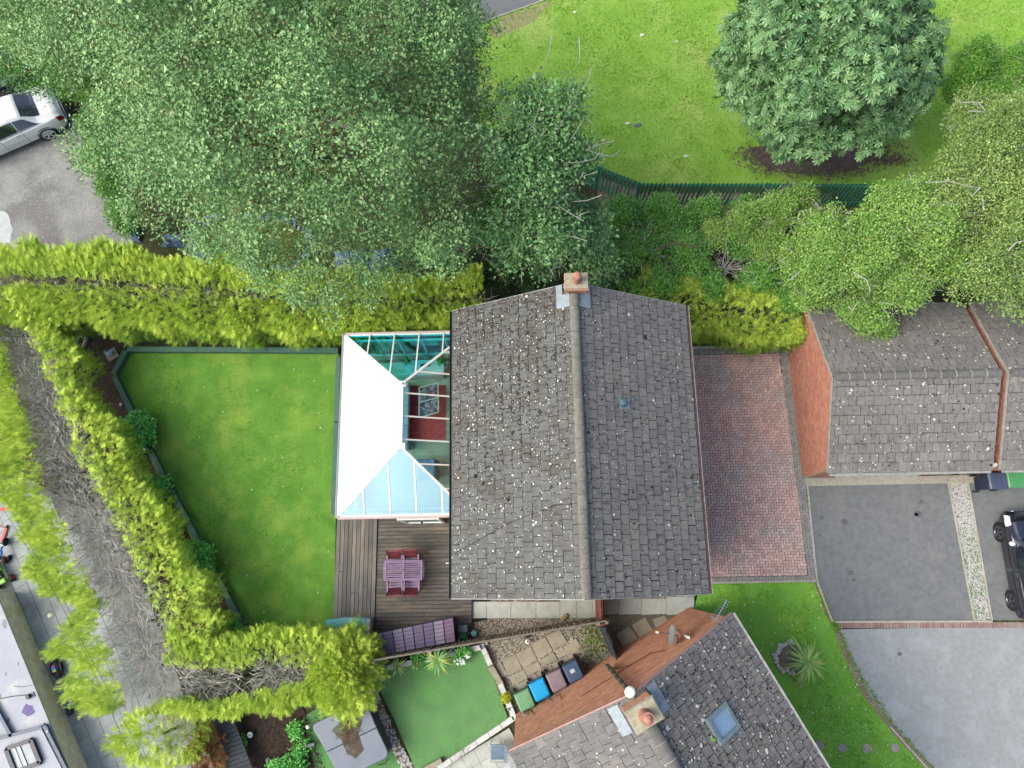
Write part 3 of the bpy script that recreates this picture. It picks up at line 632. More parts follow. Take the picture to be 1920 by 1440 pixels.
# ================= main house
X0, X1, Y0, Y1, ZE, ZR = -1.97, 5.08, -.79, 7.62, 5.2, 7.25; XM = (X0+X1)/2
hs = thing('detached_house', 'large house with weathered tiled gable roof, chimney at its top end, beside the glass conservatory', 'house', (XM, 3.4, 0))
rf = MB()
rf.add([(X0, Y0, ZE), (XM, Y0, ZR), (X1, Y0, ZE), (X0, Y1, ZE), (XM, Y1, ZR), (X1, Y1, ZE)], [(0, 1, 4, 3), (1, 2, 5, 4)])
rf.add([(X0, Y0, ZE-.14), (XM, Y0, ZR-.14), (X1, Y0, ZE-.14), (X0, Y1, ZE-.14), (XM, Y1, ZR-.14), (X1, Y1, ZE-.14)], [(0, 3, 4, 1), (1, 4, 5, 2)])
rf.add([(X0, Y0, ZE), (XM, Y0, ZR), (X1, Y0, ZE), (X1, Y0, ZE-.14), (XM, Y0, ZR-.14), (X0, Y0, ZE-.14)], [(0, 1, 4, 5), (1, 2, 3, 4)])
rf.add([(X0, Y1, ZE), (XM, Y1, ZR), (X1, Y1, ZE), (X1, Y1, ZE-.14), (XM, Y1, ZR-.14), (X0, Y1, ZE-.14)], [(0, 5, 4, 1), (1, 4, 3, 2)])
roof = rf.build('roof', m_under, hs)
mL = roof_mats((X0, Y1, ZE), (X0, Y0, ZE), (XM, Y1, ZR), (XM, Y0, ZR), seed=3, gaps=(.008, .012, .018))
mR = roof_mats((X1, Y0, ZE), (X1, Y1, ZE), (XM, Y0, ZR), (XM, Y1, ZR), seed=4)
pieces(mL, TILEL, 'tile', m_tileL, roof, 150); pieces(mR, TILE, 'tile', m_tile, roof, 150)
ridge_run(roof, (XM, Y1-.35, ZR+.03), (XM, Y0, ZR+.03), 22, .25, m_ridge, None)
lf = lambda v: 1.0*np.ones(len(v))
eL0, eL1, rL0, rL1 = (X0, Y1, ZE), (X0, Y0, ZE), (XM, Y1, ZR), (XM, Y0, ZR)
lichens(roof, eL0, eL1, rL0, rL1, 1500, s=.0135, dens=lambda p, a, b: .35+.65*vnoise(p, 1.3, 4))
lichens(roof, (X1, Y0, ZE), (X1, Y1, ZE), (XM, Y0, ZR), (XM, Y1, ZR), 950, s=.0145, dens=lambda p, a, b: .3+.7*vnoise(p, 1.1, 5))
# moss, thickest at the west slope's tree end; denser lines paint in the courses' shade
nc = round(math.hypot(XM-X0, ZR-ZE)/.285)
def moss_and_shade(p, a, b):
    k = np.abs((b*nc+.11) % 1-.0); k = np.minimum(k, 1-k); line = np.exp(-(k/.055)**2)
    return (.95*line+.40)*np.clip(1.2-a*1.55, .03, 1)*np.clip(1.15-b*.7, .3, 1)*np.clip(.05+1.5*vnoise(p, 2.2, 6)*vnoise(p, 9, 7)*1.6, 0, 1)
lichens(roof, eL0, eL1, rL0, rL1, 44000, 'moss', m_moss, .0145, moss_and_shade, .035)
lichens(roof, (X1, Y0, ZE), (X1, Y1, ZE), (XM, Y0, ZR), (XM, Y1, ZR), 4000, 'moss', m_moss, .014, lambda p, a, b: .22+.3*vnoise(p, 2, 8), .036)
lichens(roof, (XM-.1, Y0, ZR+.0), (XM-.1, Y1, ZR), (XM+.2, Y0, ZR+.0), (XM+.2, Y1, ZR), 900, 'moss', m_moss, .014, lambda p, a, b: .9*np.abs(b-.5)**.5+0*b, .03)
for (u, v) in ((1030, 704), (953, 938), (1078, 862), (992, 745), (1012, 775), (962, 815), (905, 905), (890, 890)):
    z = 6.5 if u > 1000 else 6.0; c = P(u, v, z); c.z = ZE+(c.x-X0)*(ZR-ZE)/(XM-X0)+.055
    MB().ell(c, (.055, .06, .02), 9, 0, .2).build('moss_cushion', m_moss, roof)
# walls
yw0, yw1, xw0, xw1 = Y0+.10, Y1-.10, X0+.32, X1-.32
gt = lambda s, L=xw1-xw0, o=.32: ZE-.14+min(s+o, L-s+o)*(ZR-ZE)/(XM-X0)-.01
brick_wall(hs, (xw0, yw0), (xw1, yw0), gt); brick_wall(hs, (xw1, yw1), (xw0, yw1), gt)
brick_wall(hs, (xw1, yw0), (xw1, yw1), lambda s: ZE-.08, holes=((1, 2.6, 1, 2.3), (5.2, 6.6, 1, 2.3), (1, 2.4, 3.5, 4.7), (5.2, 6.6, 3.5, 4.7)))
brick_wall(hs, (xw0, yw1), (xw0, yw0), lambda s: ZE-.08, holes=())
for s, z, w_, h_ in ((1.8, 1.65, 1.6, 1.25), (5.9, 1.65, 1.4, 1.25), (1.7, 4.1, 1.4, 1.15), (5.9, 4.1, 1.4, 1.15)): window(hs, (xw1, yw0+s, z), (0, 1, 0), w_, h_, m_pane)
for yy in (7.4,): window(hs, (xw0, yy, 4.0), (0, -1, 0), 1.2, 1.1, m_pane)
db = MB().box(xw1+.0, 3.4, .02, xw1+.05, 4.3, 2.1).build('door', m_maroon, hs); MB().box(xw1+.05, 3.48, 1.0, xw1+.1, 3.53, 1.12).build('handle', m_chrome, db)
# soffit and gutters
for nm, xx, sg, mm_ in (('gutter', X0-.055, -1, m_black), ('gutter', X1+.055, 1, m_gut)):
    mb = MB(); K = 6; vs = []
    for yy in (Y0, Y1):
        for k in range(K+1):
            a = PI+PI*k/K; vs.append((xx+math.cos(a)*.055, yy, ZE-.02+math.sin(a)*.055))
        for k in range(K+1):
            a = PI+PI*k/K; vs.append((xx+math.cos(a)*.048, yy, ZE-.015+math.sin(a)*.048))
    n2 = 2*(K+1); f = [(k, k+1, n2+k+1, n2+k) for k in range(K)]+[(K+1+k, n2+K+1+k, n2+K+2+k, K+2+k) for k in range(K)]+[(0, n2, n2+K+1, K+1), (K, 2*K+1, n2+2*K+1, n2+K)]
    mb.add(vs, f); mb.build(nm, mm_, hs)
MB().beam((X1+.115, Y0, ZE), (X1+.115, Y1, ZE), .012, .02).build('gutter_lip', m_gutg, hs)
MB().tube([(X1-.05, Y0+.05, ZE-.03), (xw1+.06, Y0+.2, ZE-.5), (xw1+.06, Y0+.2, .02)], .035, 8).build('downpipe', m_gut, hs)
for s in (X0, X1):      # barge boards
    for yy in (Y0-.012, Y1+.012):
        MB().beam((s, yy, ZE-.07), (XM, yy, ZR-.07), .022, .17).build('barge_board', m_gutg, hs)
# chimney
cx_, cy_ = 1.62, 7.56
ch = MB().box(cx_-.29, cy_-.215, 5.8, cx_+.29, cy_+.215, 7.42).build('chimney', m_brick, hs)
for k in range(10):
    z = 6.66+k*.075; mb = MB()
    for i in range(3): mb.box(cx_-.30+i*.202, cy_-.23, z, cx_-.30+i*.202+.192, cy_-.213, z+.065)
    for i in range(2): mb.box(cx_-.306, cy_-.21+i*.21, z, cx_-.288, cy_-.21+i*.21+.2, z+.065)
    mb.build('brick_course', m_brick, ch)
MB().box(cx_-.33, cy_-.25, 7.42, cx_+.33, cy_+.25, 7.50).build('corbel_course', m_brick2, ch)
MB().box(cx_-.31, cy_-.23, 7.50, cx_+.31, cy_+.23, 7.56).build('chimney_cap', m_stone, ch)
MB().lathe([(.13, 0), (.12, .03), (.11, .1), (.10, .3), (.115, .31), (.115, .35), (.085, .35), (.085, .2)], (cx_, cy_, 7.56), 18).build('chimney_pot', m_pot, ch, smooth='auto')
MB().lathe([(.10, .0), (.11, .03), (.07, .08), (.02, .10)], (cx_, cy_, 7.92), 14).build('pot_cowl', m_pot, ch, smooth='auto')
q = (ZR-ZE)/(XM-X0)
for sg in (-1, 1):
    fl = MB()
    for yy0, yy1, x_in, x_out in ((Y1-.68, Y1-.30, .13, .47), (Y1-.30, Y1+.0, .31, .47)):
        a = [(XM+sg*x_in, yy0), (XM+sg*x_out, yy0), (XM+sg*x_out, yy1), (XM+sg*x_in, yy1)]
        zz = [ZR-abs(x-XM)*q+.075 for x, y in a]; tp = [(x, y, z) for (x, y), z in zip(a, zz)]; bt = [(x, y, z-.05) for (x, y), z in zip(a, zz)]
        fl.add(tp+bt, [(0, 1, 2, 3), (7, 6, 5, 4), (0, 4, 5, 1), (1, 5, 6, 2), (2, 6, 7, 3), (3, 7, 4, 0)])
    fl.build('flashing', m_lead, ch)
# vent on the east slope
c = P(1169, 754, 6.75); zz = ZR-(c.x-XM)*q
vt = MB().lathe([(.10, -.03), (.10, .10), (.07, .12), (.07, .17), (.115, .18), (.115, .24), (.09, .28), (.02, .30)], (c.x, c.y, zz+.02), 16).build('roof_vent', mat('teal_grey_plastic', (78, 110, 124), (64, 94, 108), 8, rough=.5, rnd=0, bump=0), hs, smooth='auto')
MB().obox((c.x+.06, c.y, zz+.04-.06*q), (.17*.86, 0, -.17*q*.86), (0, .15, 0), (.004, 0, .008)).build('vent_flange', m_lead, vt)
# cable running up over the roof
cp = [P(848, 1040, 5.3), P(905, 1008, 5.75), P(960, 978, 6.25), P(1040, 948, 6.9), P(1108, 941, 7.36), P(1160, 940, 6.95), P(1240, 925, 6.2), P(1312, 905, 5.4)]
tag(MB().tube(cp, .006, 4).build('roof_cable', m_black, None), 'thin black cable lying over the ridge of the large house', 'cable')
# ================= garages
def garage(label, xa, xb, y0, y1, ze, zr, yr, cap, wall_l, seed, grp='brick garages with tiled roofs'):
    t = thing('garage', label, 'garage', ((xa+xb)/2, (y0+y1)/2, 0), grp)
    rf = MB(); A = [(xa, y0, ze), (xa, yr, zr), (xa, y1, ze), (xb, y0, ze), (xb, yr, zr), (xb, y1, ze)]; B = [(x, y, z-.12) for x, y, z in A]
    rf.add(A+B, [(0, 3, 4, 1), (1, 4, 5, 2), (6, 7, 10, 9), (7, 8, 11, 10), (0, 1, 7, 6), (1, 2, 8, 7), (3, 9, 10, 4), (4, 10, 11, 5), (0, 6, 9, 3), (2, 5, 11, 8)])
    roof = rf.build('roof', m_under, t)
    pieces(roof_mats((xa, y0, ze), (xb, y0, ze), (xa, yr, zr), (xb, yr, zr), seed=seed, w=.27, gauge=.30)+roof_mats((xb, y1, ze), (xa, y1, ze), (xb, yr, zr), (xa, yr, zr), seed=seed+1, w=.27, gauge=.30), TILE, 'tile', m_tile, roof, cap)
    ridge_run(roof, (xa, yr, zr+.03), (xb, yr, zr+.03), max(2, int((xb-xa)/.45)), .25, m_ridge2, m_mortar)
    n = int(90*(xb-xa)/5.3)
    for e0, e1, r0, r1 in (((xa, y0, ze), (xb, y0, ze), (xa, yr, zr), (xb, yr, zr)), ((xb, y1, ze), (xa, y1, ze), (xb, yr, zr), (xa, yr, zr))):
        lichens(roof, e0, e1, r0, r1, n*2, s=.021)
        lichens(roof, e0, e1, r0, r1, n*14, 'moss', m_moss, .015, lambda p, a, b: .5+0*a, .036)
    q = (zr-ze)/(yr-y0)
    tp = lambda s, L=y1-y0-.2: ze-.12+min(s+.1, L-s+.1)*q
    brick_wall(t, (xa+.05, y1-.1), (xa+.05, y0+.1), tp); brick_wall(t, (xb-.05, y0+.1), (xb-.05, y1-.1), tp)
    brick_wall(t, (xa+.26, y0+.12), (xb-.26, y0+.12), lambda s: ze-.1, holes=((1.0, xb-xa-1.5, 0, 2.05),))
    brick_wall(t, (xb-.26, y1-.12), (xa+.26, y1-.12), lambda s: ze-.1)
    d = MB()
    for i in range(9): d.box(xa+1.2, y0+.085, .02+i*.225, xb-1.2, y0+.115, .02+i*.225+.215)
    dd = d.build('garage_door', m_white, t); MB().box((xa+xb)/2-.08, y0+.06, .95, (xa+xb)/2+.08, y0+.085, .98).build('handle', m_chrome, dd)
    MB().box(xa+.02, y0-.03, ze-.20, xb-.02, y0-.006, ze-.02).build('fascia', m_gutg, t)
    g = MB().tube([(xa+.05, y0-.085, ze-.035), (xb-.05, y0-.085, ze-.035)], .05, 8).build('gutter', m_gutg, t)
    for xx in (xa-.012, xb+.012):
        MB().beam((xx, y0, ze-.05), (xx, yr, zr-.05), .02, .1).build('verge_board', m_gutg, t); MB().beam((xx, yr, zr-.05), (xx, y1, ze-.05), .02, .1).build('verge_board', m_gutg, t)
    return t
garage('brick garage nearest the red block drive, its orange side wall in view', 9.98, 15.28, 2.82, 8.55, 2.36, 3.62, 5.70, 300, True, 11)
garage('second brick garage cut by the right edge of the photo, beyond the gap', 15.56, 20.9, 2.82, 8.55, 2.36, 3.62, 5.70, 180, False, 13)
# apron strip under the garage eaves
e = MB().box(10.1, 2.62, -.02, 16.9, 2.90, .025).build('door_threshold', m_kerb); tag(e, kind='structure')
br = MB().box(15.30, 2.93, 2.0, 15.54, 3.02, 2.25); br.box(15.33, 2.90, 2.06, 15.51, 2.93, 2.10); br.box(15.33, 2.90, 2.15, 15.51, 2.93, 2.19)
tag(br.build('wall_bracket', m_white), 'small white bracket bridging the gap between the two garages', 'bracket')
# ================= neighbour house (turned about 29 degrees)
NA = math.atan2(3.24, 5.95); nu = Vector((math.cos(NA), math.sin(NA), 0)); nv = Vector((math.sin(NA), -math.cos(NA), 0))    # nu along the gable, nv away along the ridge
N0 = Vector((-.36, -4.70, 0)); NL = 6.82; ND = 8.6; nze, nzr = 5.1, 7.1
nh = thing('neighbour_house', 'brick gabled house set at an angle, with white flue, dish and skylight, at the bottom', 'house', tuple(N0+nu*NL/2+nv*4))
pt = lambda s, d_, z: N0+nu*s+nv*d_+Vector((0, 0, z))
sE0, sE1, sM = -.10, NL+.10, NL/2
A = [pt(sE0, -.06, nze), pt(sM, -.06, nzr), pt(sE1, -.06, nze), pt(sE0, ND, nze), pt(sM, ND, nzr), pt(sE1, ND, nze)]; B = [p-Vector((0, 0, .13)) for p in A]
nr = MB().add(A+B, [(0, 1, 4, 3), (1, 2, 5, 4), (6, 9, 10, 7), (7, 10, 11, 8), (0, 6, 7, 1), (1, 7, 8, 2), (3, 4, 10, 9), (4, 5, 11, 10), (0, 3, 9, 6), (2, 8, 11, 5)]).build('roof', m_under, nh)
tl = roof_mats(A[0], A[3], A[1], A[4], seed=21, gaps=(.004, .006, .010)); tr_ = roof_mats(A[5], A[2], A[4], A[1], seed=22)
m_tileN = mat('tile_neighbour_west', (124, 123, 124), (110, 109, 110), 6, rough=.88, rnd=.10, bump=.4, bscale=60, c3=(138, 132, 128), scale3=.9, w3=(.5, .7), fine=.12)
TILEN = unit_box('tile', 3, .985, .006)
pieces(tl, TILEN, 'tile', m_tileN, nr, 150); pieces(tr_, TILE, 'tile', m_tile, nr, 150)
ridge_run(nr, pt(sM, .75, nzr+.03), pt(sM, ND, nzr+.03), 18, .28, m_ridge2, m_mortar)
lichens(nr, A[0], A[3], A[1], A[4], 300); lichens(nr, A[5], A[2], A[4], A[1], 620, s=.022)
lichens(nr, A[5], A[2], A[4], A[1], 4500, 'moss', m_moss, .016, lambda p, a, b: .5+0*a, .036)
lichens(nr, A[0], A[3], A[1], A[4], 1200, 'moss', m_moss, .012, lambda p, a, b: .5+0*a, .036)
ng = lambda s: nze-.13+min(s+.1, NL-s+.1)*(nzr-nze)/(sM+.1)
brick_wall(nh, pt(0, .2, 0), pt(0, ND-.1, 0), lambda s: nze-.12, m_brick2); brick_wall(nh, pt(NL, ND-.1, 0), pt(NL, .2, 0), lambda s: nze-.12, m_brick2)
brick_wall(nh, pt(NL, 0, 0), pt(0, 0, 0), lambda s: ng(NL-s), m_brick2)
brick_wall(nh, pt(0, ND-.1, 0), pt(NL, ND-.1, 0), ng, m_brick2)
m_pinkv = mat('pink_mortar_verge', (190, 150, 142), (166, 132, 124), 8, rough=.95, rnd=.05, bump=.4)
for s in (sE0, sE1):
    MB().beam(pt(s, -.075, nze-.04), pt(sM, -.075, nzr-.04), .05, .1).build('verge', m_pinkv, nh)
for s in (sE1+.055,): MB().beam(pt(s, -.05, nze-.03), pt(s, ND, nze-.03), .09, .07).build('gutter', m_gutg, nh)
MB().beam(pt(sE0-.055, -.05, nze-.03), pt(sE0-.055, ND, nze-.03), .09, .07).build('gutter', m_gutg, nh)
# neighbour chimney
cc = pt(sM-.05, .32, 0)
def nbox(mb, c, ls, ld, z0, z1): return mb.obox((c.x, c.y, (z0+z1)/2), nu*ls/2, nv*ld/2, (0, 0, (z1-z0)/2))
nc_ = nbox(MB(), cc, .70, .50, 6.2, 7.72).build('chimney', m_brick2, nh)
for k in range(9):
    mb = MB(); z = 6.98+k*.075
    for i in range(4): mb.obox(cc+nu*(-.265+i*.177)-nv*.257+Vector((0, 0, z+.033)), nu*.084, nv*.008, (0, 0, .032))
    for i in range(3): mb.obox(cc+nv*(-.165+i*.165)-nu*.357+Vector((0, 0, z+.033)), nu*.008, nv*.078, (0, 0, .032))
    mb.build('brick_course', m_brick2, nc_)
nbox(MB(), cc, .76, .56, 7.72, 7.80).build('corbel_course', m_kerb, nc_); nbox(MB(), cc, .72, .52, 7.80, 7.86).build('chimney_cap', m_stone, nc_)
MB().lathe([(.17, 0), (.165, .04), (.14, .1), (.13, .34), (.15, .35), (.15, .4), (.11, .4), (.11, .2)], (cc.x, cc.y, 7.86), 18).build('chimney_pot', m_pot, nc_, smooth='auto')
MB().lathe([(.10, .0), (.11, .03), (.07, .08), (.02, .1)], (cc.x, cc.y, 8.24), 14).build('pot_cowl', m_pot, nc_, smooth='auto')
qn = (nzr-nze)/(sM+.1)
for sg in (-1, 1):
    a0, a1 = sM-.05+sg*.42, sM-.05+sg*.68
    tp = [pt(a, d_, nzr-abs(a-sM)*qn+.06) for a, d_ in ((a0, .0), (a1, .0), (a1, .72), (a0, .72))]; bt = [p-Vector((0, 0, .05)) for p in tp]
    MB().add(tp+bt, [(0, 1, 2, 3), (7, 6, 5, 4), (0, 4, 5, 1), (1, 5, 6, 2), (2, 6, 7, 3), (3, 7, 4, 0)]).build('flashing', m_lead, nc_)
# flue with white cap on the gable wall
fb = P(1140, 1255, .9); fb = N0+nu*(fb-N0).dot(nu)-nv*.13; fb.z = 0
ft = MB().tube([fb+Vector((0, 0, 2.2)), fb+Vector((0, 0, 7.0))], .065, 14).build('flue', mat('steel_flue', (96, 98, 92), (70, 72, 66), 6, rough=.35, rnd=0, bump=.1, metal=.6), nh, smooth='auto')
MB().lathe([(.10, 0), (.12, .02), (.135, .08), (.135, .12), (.10, .16), (.02, .17)], (fb.x, fb.y, 7.0), 22).build('flue_cap', m_white, ft, smooth='auto')
for z in (2.6, 3.5, 4.4, 5.3, 6.2):
    MB().lathe([(.072, 0), (.076, .02), (.072, .04)], (fb.x, fb.y, z), 14).build('band', m_chrome, ft); MB().beam(fb+Vector((0, 0, z)), fb+nv*.13+Vector((0, 0, z)), .02, .03).build('bracket', m_chrome, ft)
# satellite dish
sdh = pt(5.30, -.30, 4.55); DR = .28; Dn = (Vector((-.96, .16, .10))).normalized()
ds = thing('satellite_dish', 'grey satellite dish on the brick gable wall near the aerial', 'satellite dish', tuple(sdh))
DX = Dn.orthogonal().normalized()
MB().lathe([(.001, -.03), (.10, -.027), (.2, -.012), (DR, .02), (DR, .028), (.19, -.0), (.10, -.015), (.001, -.02)], sdh, 24, Dn).build('dish', mat('dish_grey', (140, 150, 160), (124, 134, 144), 5, rough=.5, rnd=0, bump=0), ds, smooth='auto')
tipd = sdh+Dn*.42-Vector((0, 0, .10)); MB().tube([sdh-Vector((0, 0, .26)), tipd], .012, 6).build('arm', m_grey, ds); MB().tube([tipd-Dn*.03, tipd+Dn*.06], .03, 10).build('receiver', m_white, ds)
MB().tube([sdh-Dn*.03, sdh-Dn*.12, pt(5.35, -.01, 4.5)], .018, 6).build('bracket', m_grey, ds)
MB().beam(pt(5.6, -.08, 4.35), pt(5.6, -.08, 4.9), .07, .05).build('mount_plate', m_white, ds)
# tv aerial beyond the gable corner
ae = thing('tv_aerial', 'pale comb shaped television aerial at the corner of the angled roof', 'aerial', tuple(P(1347, 1160, 5.6)))
a0, a1 = P(1345, 1157, 5.85), P(1357, 1135, 5.85); dr = (a1-a0).normalized(); sdv = dr.cross(Vector((0, 0, 1)))
MB().beam(a0-dr*.1, a0+dr*.52, .02, .02).build('boom', m_chrome, ae)
for k in range(7): MB().tube([a0+dr*(.05+.075*k)-sdv*(.13-.006*k), a0+dr*(.05+.075*k)+sdv*(.13-.006*k)], .006, 5).build('element', m_chrome, ae)
rp = a0-dr*.08; mb = MB()
for k in range(5): mb.tube([rp+Vector((0, 0, -.12+.06*k))-sdv*.16, rp+Vector((0, 0, -.12+.06*k))+sdv*.16], .007, 5)
mb.beam(rp-sdv*.16+Vector((0, 0, -.1)), rp-sdv*.16+Vector((0, 0, .12)), .012, .012); mb.beam(rp+sdv*.16+Vector((0, 0, -.1)), rp+sdv*.16+Vector((0, 0, .12)), .012, .012)
mb.build('reflector', m_chrome, ae)
MB().tube([a0+Vector((0, 0, -.02)), a0-Vector((0, 0, .75)), pt(NL-.3, -.02, 4.9)], .014, 6).build('mast', m_grey, ae)
# skylight on the east slope
def on_slope(u, v, eps=0.0):
    z = 6.2
    for _ in range(25):
        p = P(u, v, z); s = (p-N0).dot(nu); z = nzr-abs(s-sM)*qn+eps
    p = P(u, v, z); return p
sk4 = [on_slope(*q_) for q_ in ((1356, 1326), (1378, 1354), (1348, 1392), (1325, 1354))]
sc_ = sum(sk4, Vector())/4; S = (pt(NL, 0, nze)-pt(sM, 0, nzr)).normalized()
U2, V2 = S*.36, nv*.30; nn = S.cross(nv).normalized(); nn = nn if nn.z > 0 else -nn
m_skf = mat('skylight_frame', (150, 166, 172), (134, 150, 156), 5, rough=.4, rnd=0, bump=0, metal=.3)
mb = MB()
for sg in (-1, 1): mb.obox(sc_+nn*.07+U2*sg, S*.05, nv*.35, nn*.05); mb.obox(sc_+nn*.073+V2*sg, S*.31, nv*.05, nn*.05)
skl = mb.build('skylight', m_skf, nh); MB().obox(sc_+nn*.07, U2, V2, nn*.01).build('pane', mat('skylight_glass', (150, 180, 208), (130, 160, 190), 1.2, rough=.06, rnd=0, bump=0, spec=.8), skl)
c = on_slope(1338, 1386, .07); MB().ell(c, (.07, .05, .03), 8, 0, .3).build('moss_cushion', m_ivy, nr)
# cables on the gable wall
def wallpt(s, z): return pt(s, -.025, z)
for pth_ in ([(.9, .2), (1.0, 1.2), (1.6, 1.3), (1.65, 2.4)], [(.5, .4), (.62, 1.6), (.7, 2.2)], [(1.2, .3), (1.35, 1.9)], [(4.9, 4.4), (4.6, 3.6), (3.9, 3.55), (3.3, 2.4)], [(5.3, 4.3), (5.6, 3.9), (5.75, 2.5)], [(2.2, 3.6), (4.6, 3.55)]):
    MB().tube([wallpt(*x) for x in pth_], .009, 5).build('wall_cable', m_black, nh)
pb = MB().tube([wallpt(.35, .2)-nv*.05, wallpt(.35, 1.5)-nv*.05, wallpt(.42, 1.75)-nv*.03], .03, 8).build('waste_pipe', m_gutg, nh)
# ================= conservatory
CX0, CX1, CY0, CY1, CZ, CR = -5.93, -1.72, 1.74, 7.83, 2.35, 3.35
cxm = (CX0+CX1)/2; ry0, ry1 = CY0+2.06, CY1-2.0
cs = thing('conservatory', 'white framed glass conservatory with hipped glass roof against the large house', 'conservatory', (cxm, (CY0+CY1)/2, 0))
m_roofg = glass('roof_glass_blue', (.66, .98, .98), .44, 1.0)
m_sideg = glass('side_glass', (.85, .95, .95), .04)
mfl = mat('laminate_plank', (168, 174, 156), (150, 156, 138), 3, rough=.5, rnd=.10, bump=.1, fine=.05, k=1.05)
base = MB().box(CX0+.05, CY0+.05, -.01, CX1+.25, CY1-.05, .14).build('floor', mat('screed', (90, 90, 80), rough=1, rnd=0), cs)
k = 0; y = CY0+.30
while y < CY1-.3:
    for (a, b) in ((CX0+.3, CX0+1.1+.5*(k % 3)), (CX0+1.1+.5*(k % 3)+.004, CX0+3.0+.3*(k % 2)), (CX0+3.004+.3*(k % 2), CX1+.2)):
        MB().box(a, y+.002, .14, b, y+.128, .155).build('plank', mfl, base)
    y += .13; k += 1
# dwarf wall, sills, frames
dw = MB()
for x0, y0, x1, y1 in ((CX0+.08, CY0+.10, CX0+.30, CY1-.12), (CX0+.3, CY1-.34, CX1+.1, CY1-.12), (CX0+.3, CY0+.10, CX0+1.0, CY0+.32), (CX1-.9, CY0+.1, CX1+.1, CY0+.32)): dw.box(x0, y0, 0, x1, y1, .6)
dw.build('dwarf_wall', m_brick, cs)
def glazed(a, b, z0, n):
    a, b = Vector(a), Vector(b); d = (b-a).normalized(); L = (b-a).length; nrm = Vector((d.y, -d.x, 0))
    mb = MB(); mb.beam(a+Vector((0, 0, z0+.03)), b+Vector((0, 0, z0+.03)), .07, .06); mb.beam(a+Vector((0, 0, CZ-.05)), b+Vector((0, 0, CZ-.05)), .072, .1)
    for i in range(n+1): p = a.lerp(b, i/n); mb.obox(p+Vector((0, 0, (z0+CZ)/2-.02)), d*.035, nrm*.036, (0, 0, (CZ-z0)/2-.081))
    f = mb.build('window_frame', m_white, cs)
    for i in range(n):
        p, q_ = a.lerp(b, i/n)+d*.036, a.lerp(b, (i+1)/n)-d*.036
        MB().obox((p+q_)/2+Vector((0, 0, (z0+CZ)/2-.02)), (q_-p)/2, nrm*.006, (0, 0, (CZ-z0)/2-.08)).build('pane', m_sideg, f)
glazed((CX0+.13, CY1-.17, 0), (CX0+.13, CY0+.17, 0), .6, 7); glazed((CX1, CY1-.17, 0), (CX0+.17, CY1-.17, 0), .6, 5)
glazed((CX0+.17, CY0+.17, 0), (CX0+1.2, CY0+.17, 0), .6, 1); glazed((CX0+1.24, CY0+.172, 0), (CX1-.9, CY0+.172, 0), .05, 3); glazed((CX1-.86, CY0+.17, 0), (CX1+.1, CY0+.17, 0), .6, 1)
# open door leaf and canopy boards standing out from the front
MB().box(CX0+.45, CY0-.10, CZ-.14, CX0+1.85, CY0-.02, CZ-.07).build('trim_board', m_white, cs)
dl = MB(); dl.box(-4.05, CY0-.20, .08, -2.75, CY0-.14, 2.12)
mb = MB(); mb.box(-4.1, CY0-.17, .08, -4.02, CY0-.11, 2.1); mb.box(-2.8, CY0-.17, .08, -2.72, CY0-.11, 2.1); mb.box(-4.02, CY0-.168, 2.0, -2.8, CY0-.112, 2.1); mb.box(-4.02, CY0-.168, .08, -2.8, CY0-.112, .3)
dr_ = mb.build('door', m_white, cs); MB().box(-4.02, CY0-.145, .3, -2.8, CY0-.135, 2.0).build('pane', m_sideg, dr_); MB().box(-3.45, CY0-.22, 1.02, -3.38, CY0-.17, 1.14).build('handle', m_black, dr_)
# eaves beam, gutter
for nm, a, b in (('eaves_beam', (CX0, CY0, CZ), (CX0, CY1, CZ)), ('eaves_beam', (CX0+.05, CY1, CZ), (CX1+.1, CY1, CZ)), ('eaves_beam', (CX0+.05, CY0, CZ), (CX1+.1, CY0, CZ)), ('box_gutter', (CX1+.06, CY0+.06, CZ), (CX1+.06, CY1-.06, CZ))):
    MB().beam(a, b, .09, .11).build(nm, m_white, cs)
for a, b in (((CX0-.085, CY0-.08, CZ-.02), (CX0-.085, CY1+.08, CZ-.02)), ((CX0-.04, CY1+.085, CZ-.02), (CX1, CY1+.085, CZ-.02)), ((CX0-.04, CY0-.085, CZ-.02), (CX1, CY0-.085, CZ-.02))):
    mb = MB(); dd = (Vector(b)-Vector(a)).normalized(); sv = Vector((dd.y, -dd.x, 0)); mb.beam(a, b, .07, .012)
    for s_ in (-1, 1): mb.beam(Vector(a)+sv*.036*s_+Vector((0, 0, .03)), Vector(b)+sv*.036*s_+Vector((0, 0, .03)), .008, .06)
    mb.build('gutter', m_white if a[0] != CX0-.04 else mat('pinkish_gutter', (226, 208, 206), rough=.5, rnd=0, bump=0), cs)
c00, c01, c10, c11 = Vector((CX0, CY0, CZ+.06)), Vector((CX0, CY1, CZ+.06)), Vector((CX1, CY0, CZ+.06)), Vector((CX1, CY1, CZ+.06))
ra, rb = Vector((cxm, ry0, CR)), Vector((cxm, ry1, CR))
MB().beam(ra-Vector((0, .08, -.03)), rb+Vector((0, .08, .03)), .15, .09).build('roof_ridge', m_white, cs)
for p, sg in ((ra, -1), (rb, 1)): MB().box(p.x-.17, p.y-.09, CR+.0, p.x+.17, p.y+.09, CR+.10).build('ridge_end', m_white, cs)
MB().lathe([(.02, 0), (.03, .05), (.05, .09), (.02, .15), (.002, .2)], (rb.x+.06, rb.y-.02, CR+.1), 8).build('finial', m_white, cs)
for a, b in ((c00, ra), (c10, ra), (c01, rb), (c11, rb)): MB().beam(a, b, .075, .06).build('hip_bar', m_white, cs)
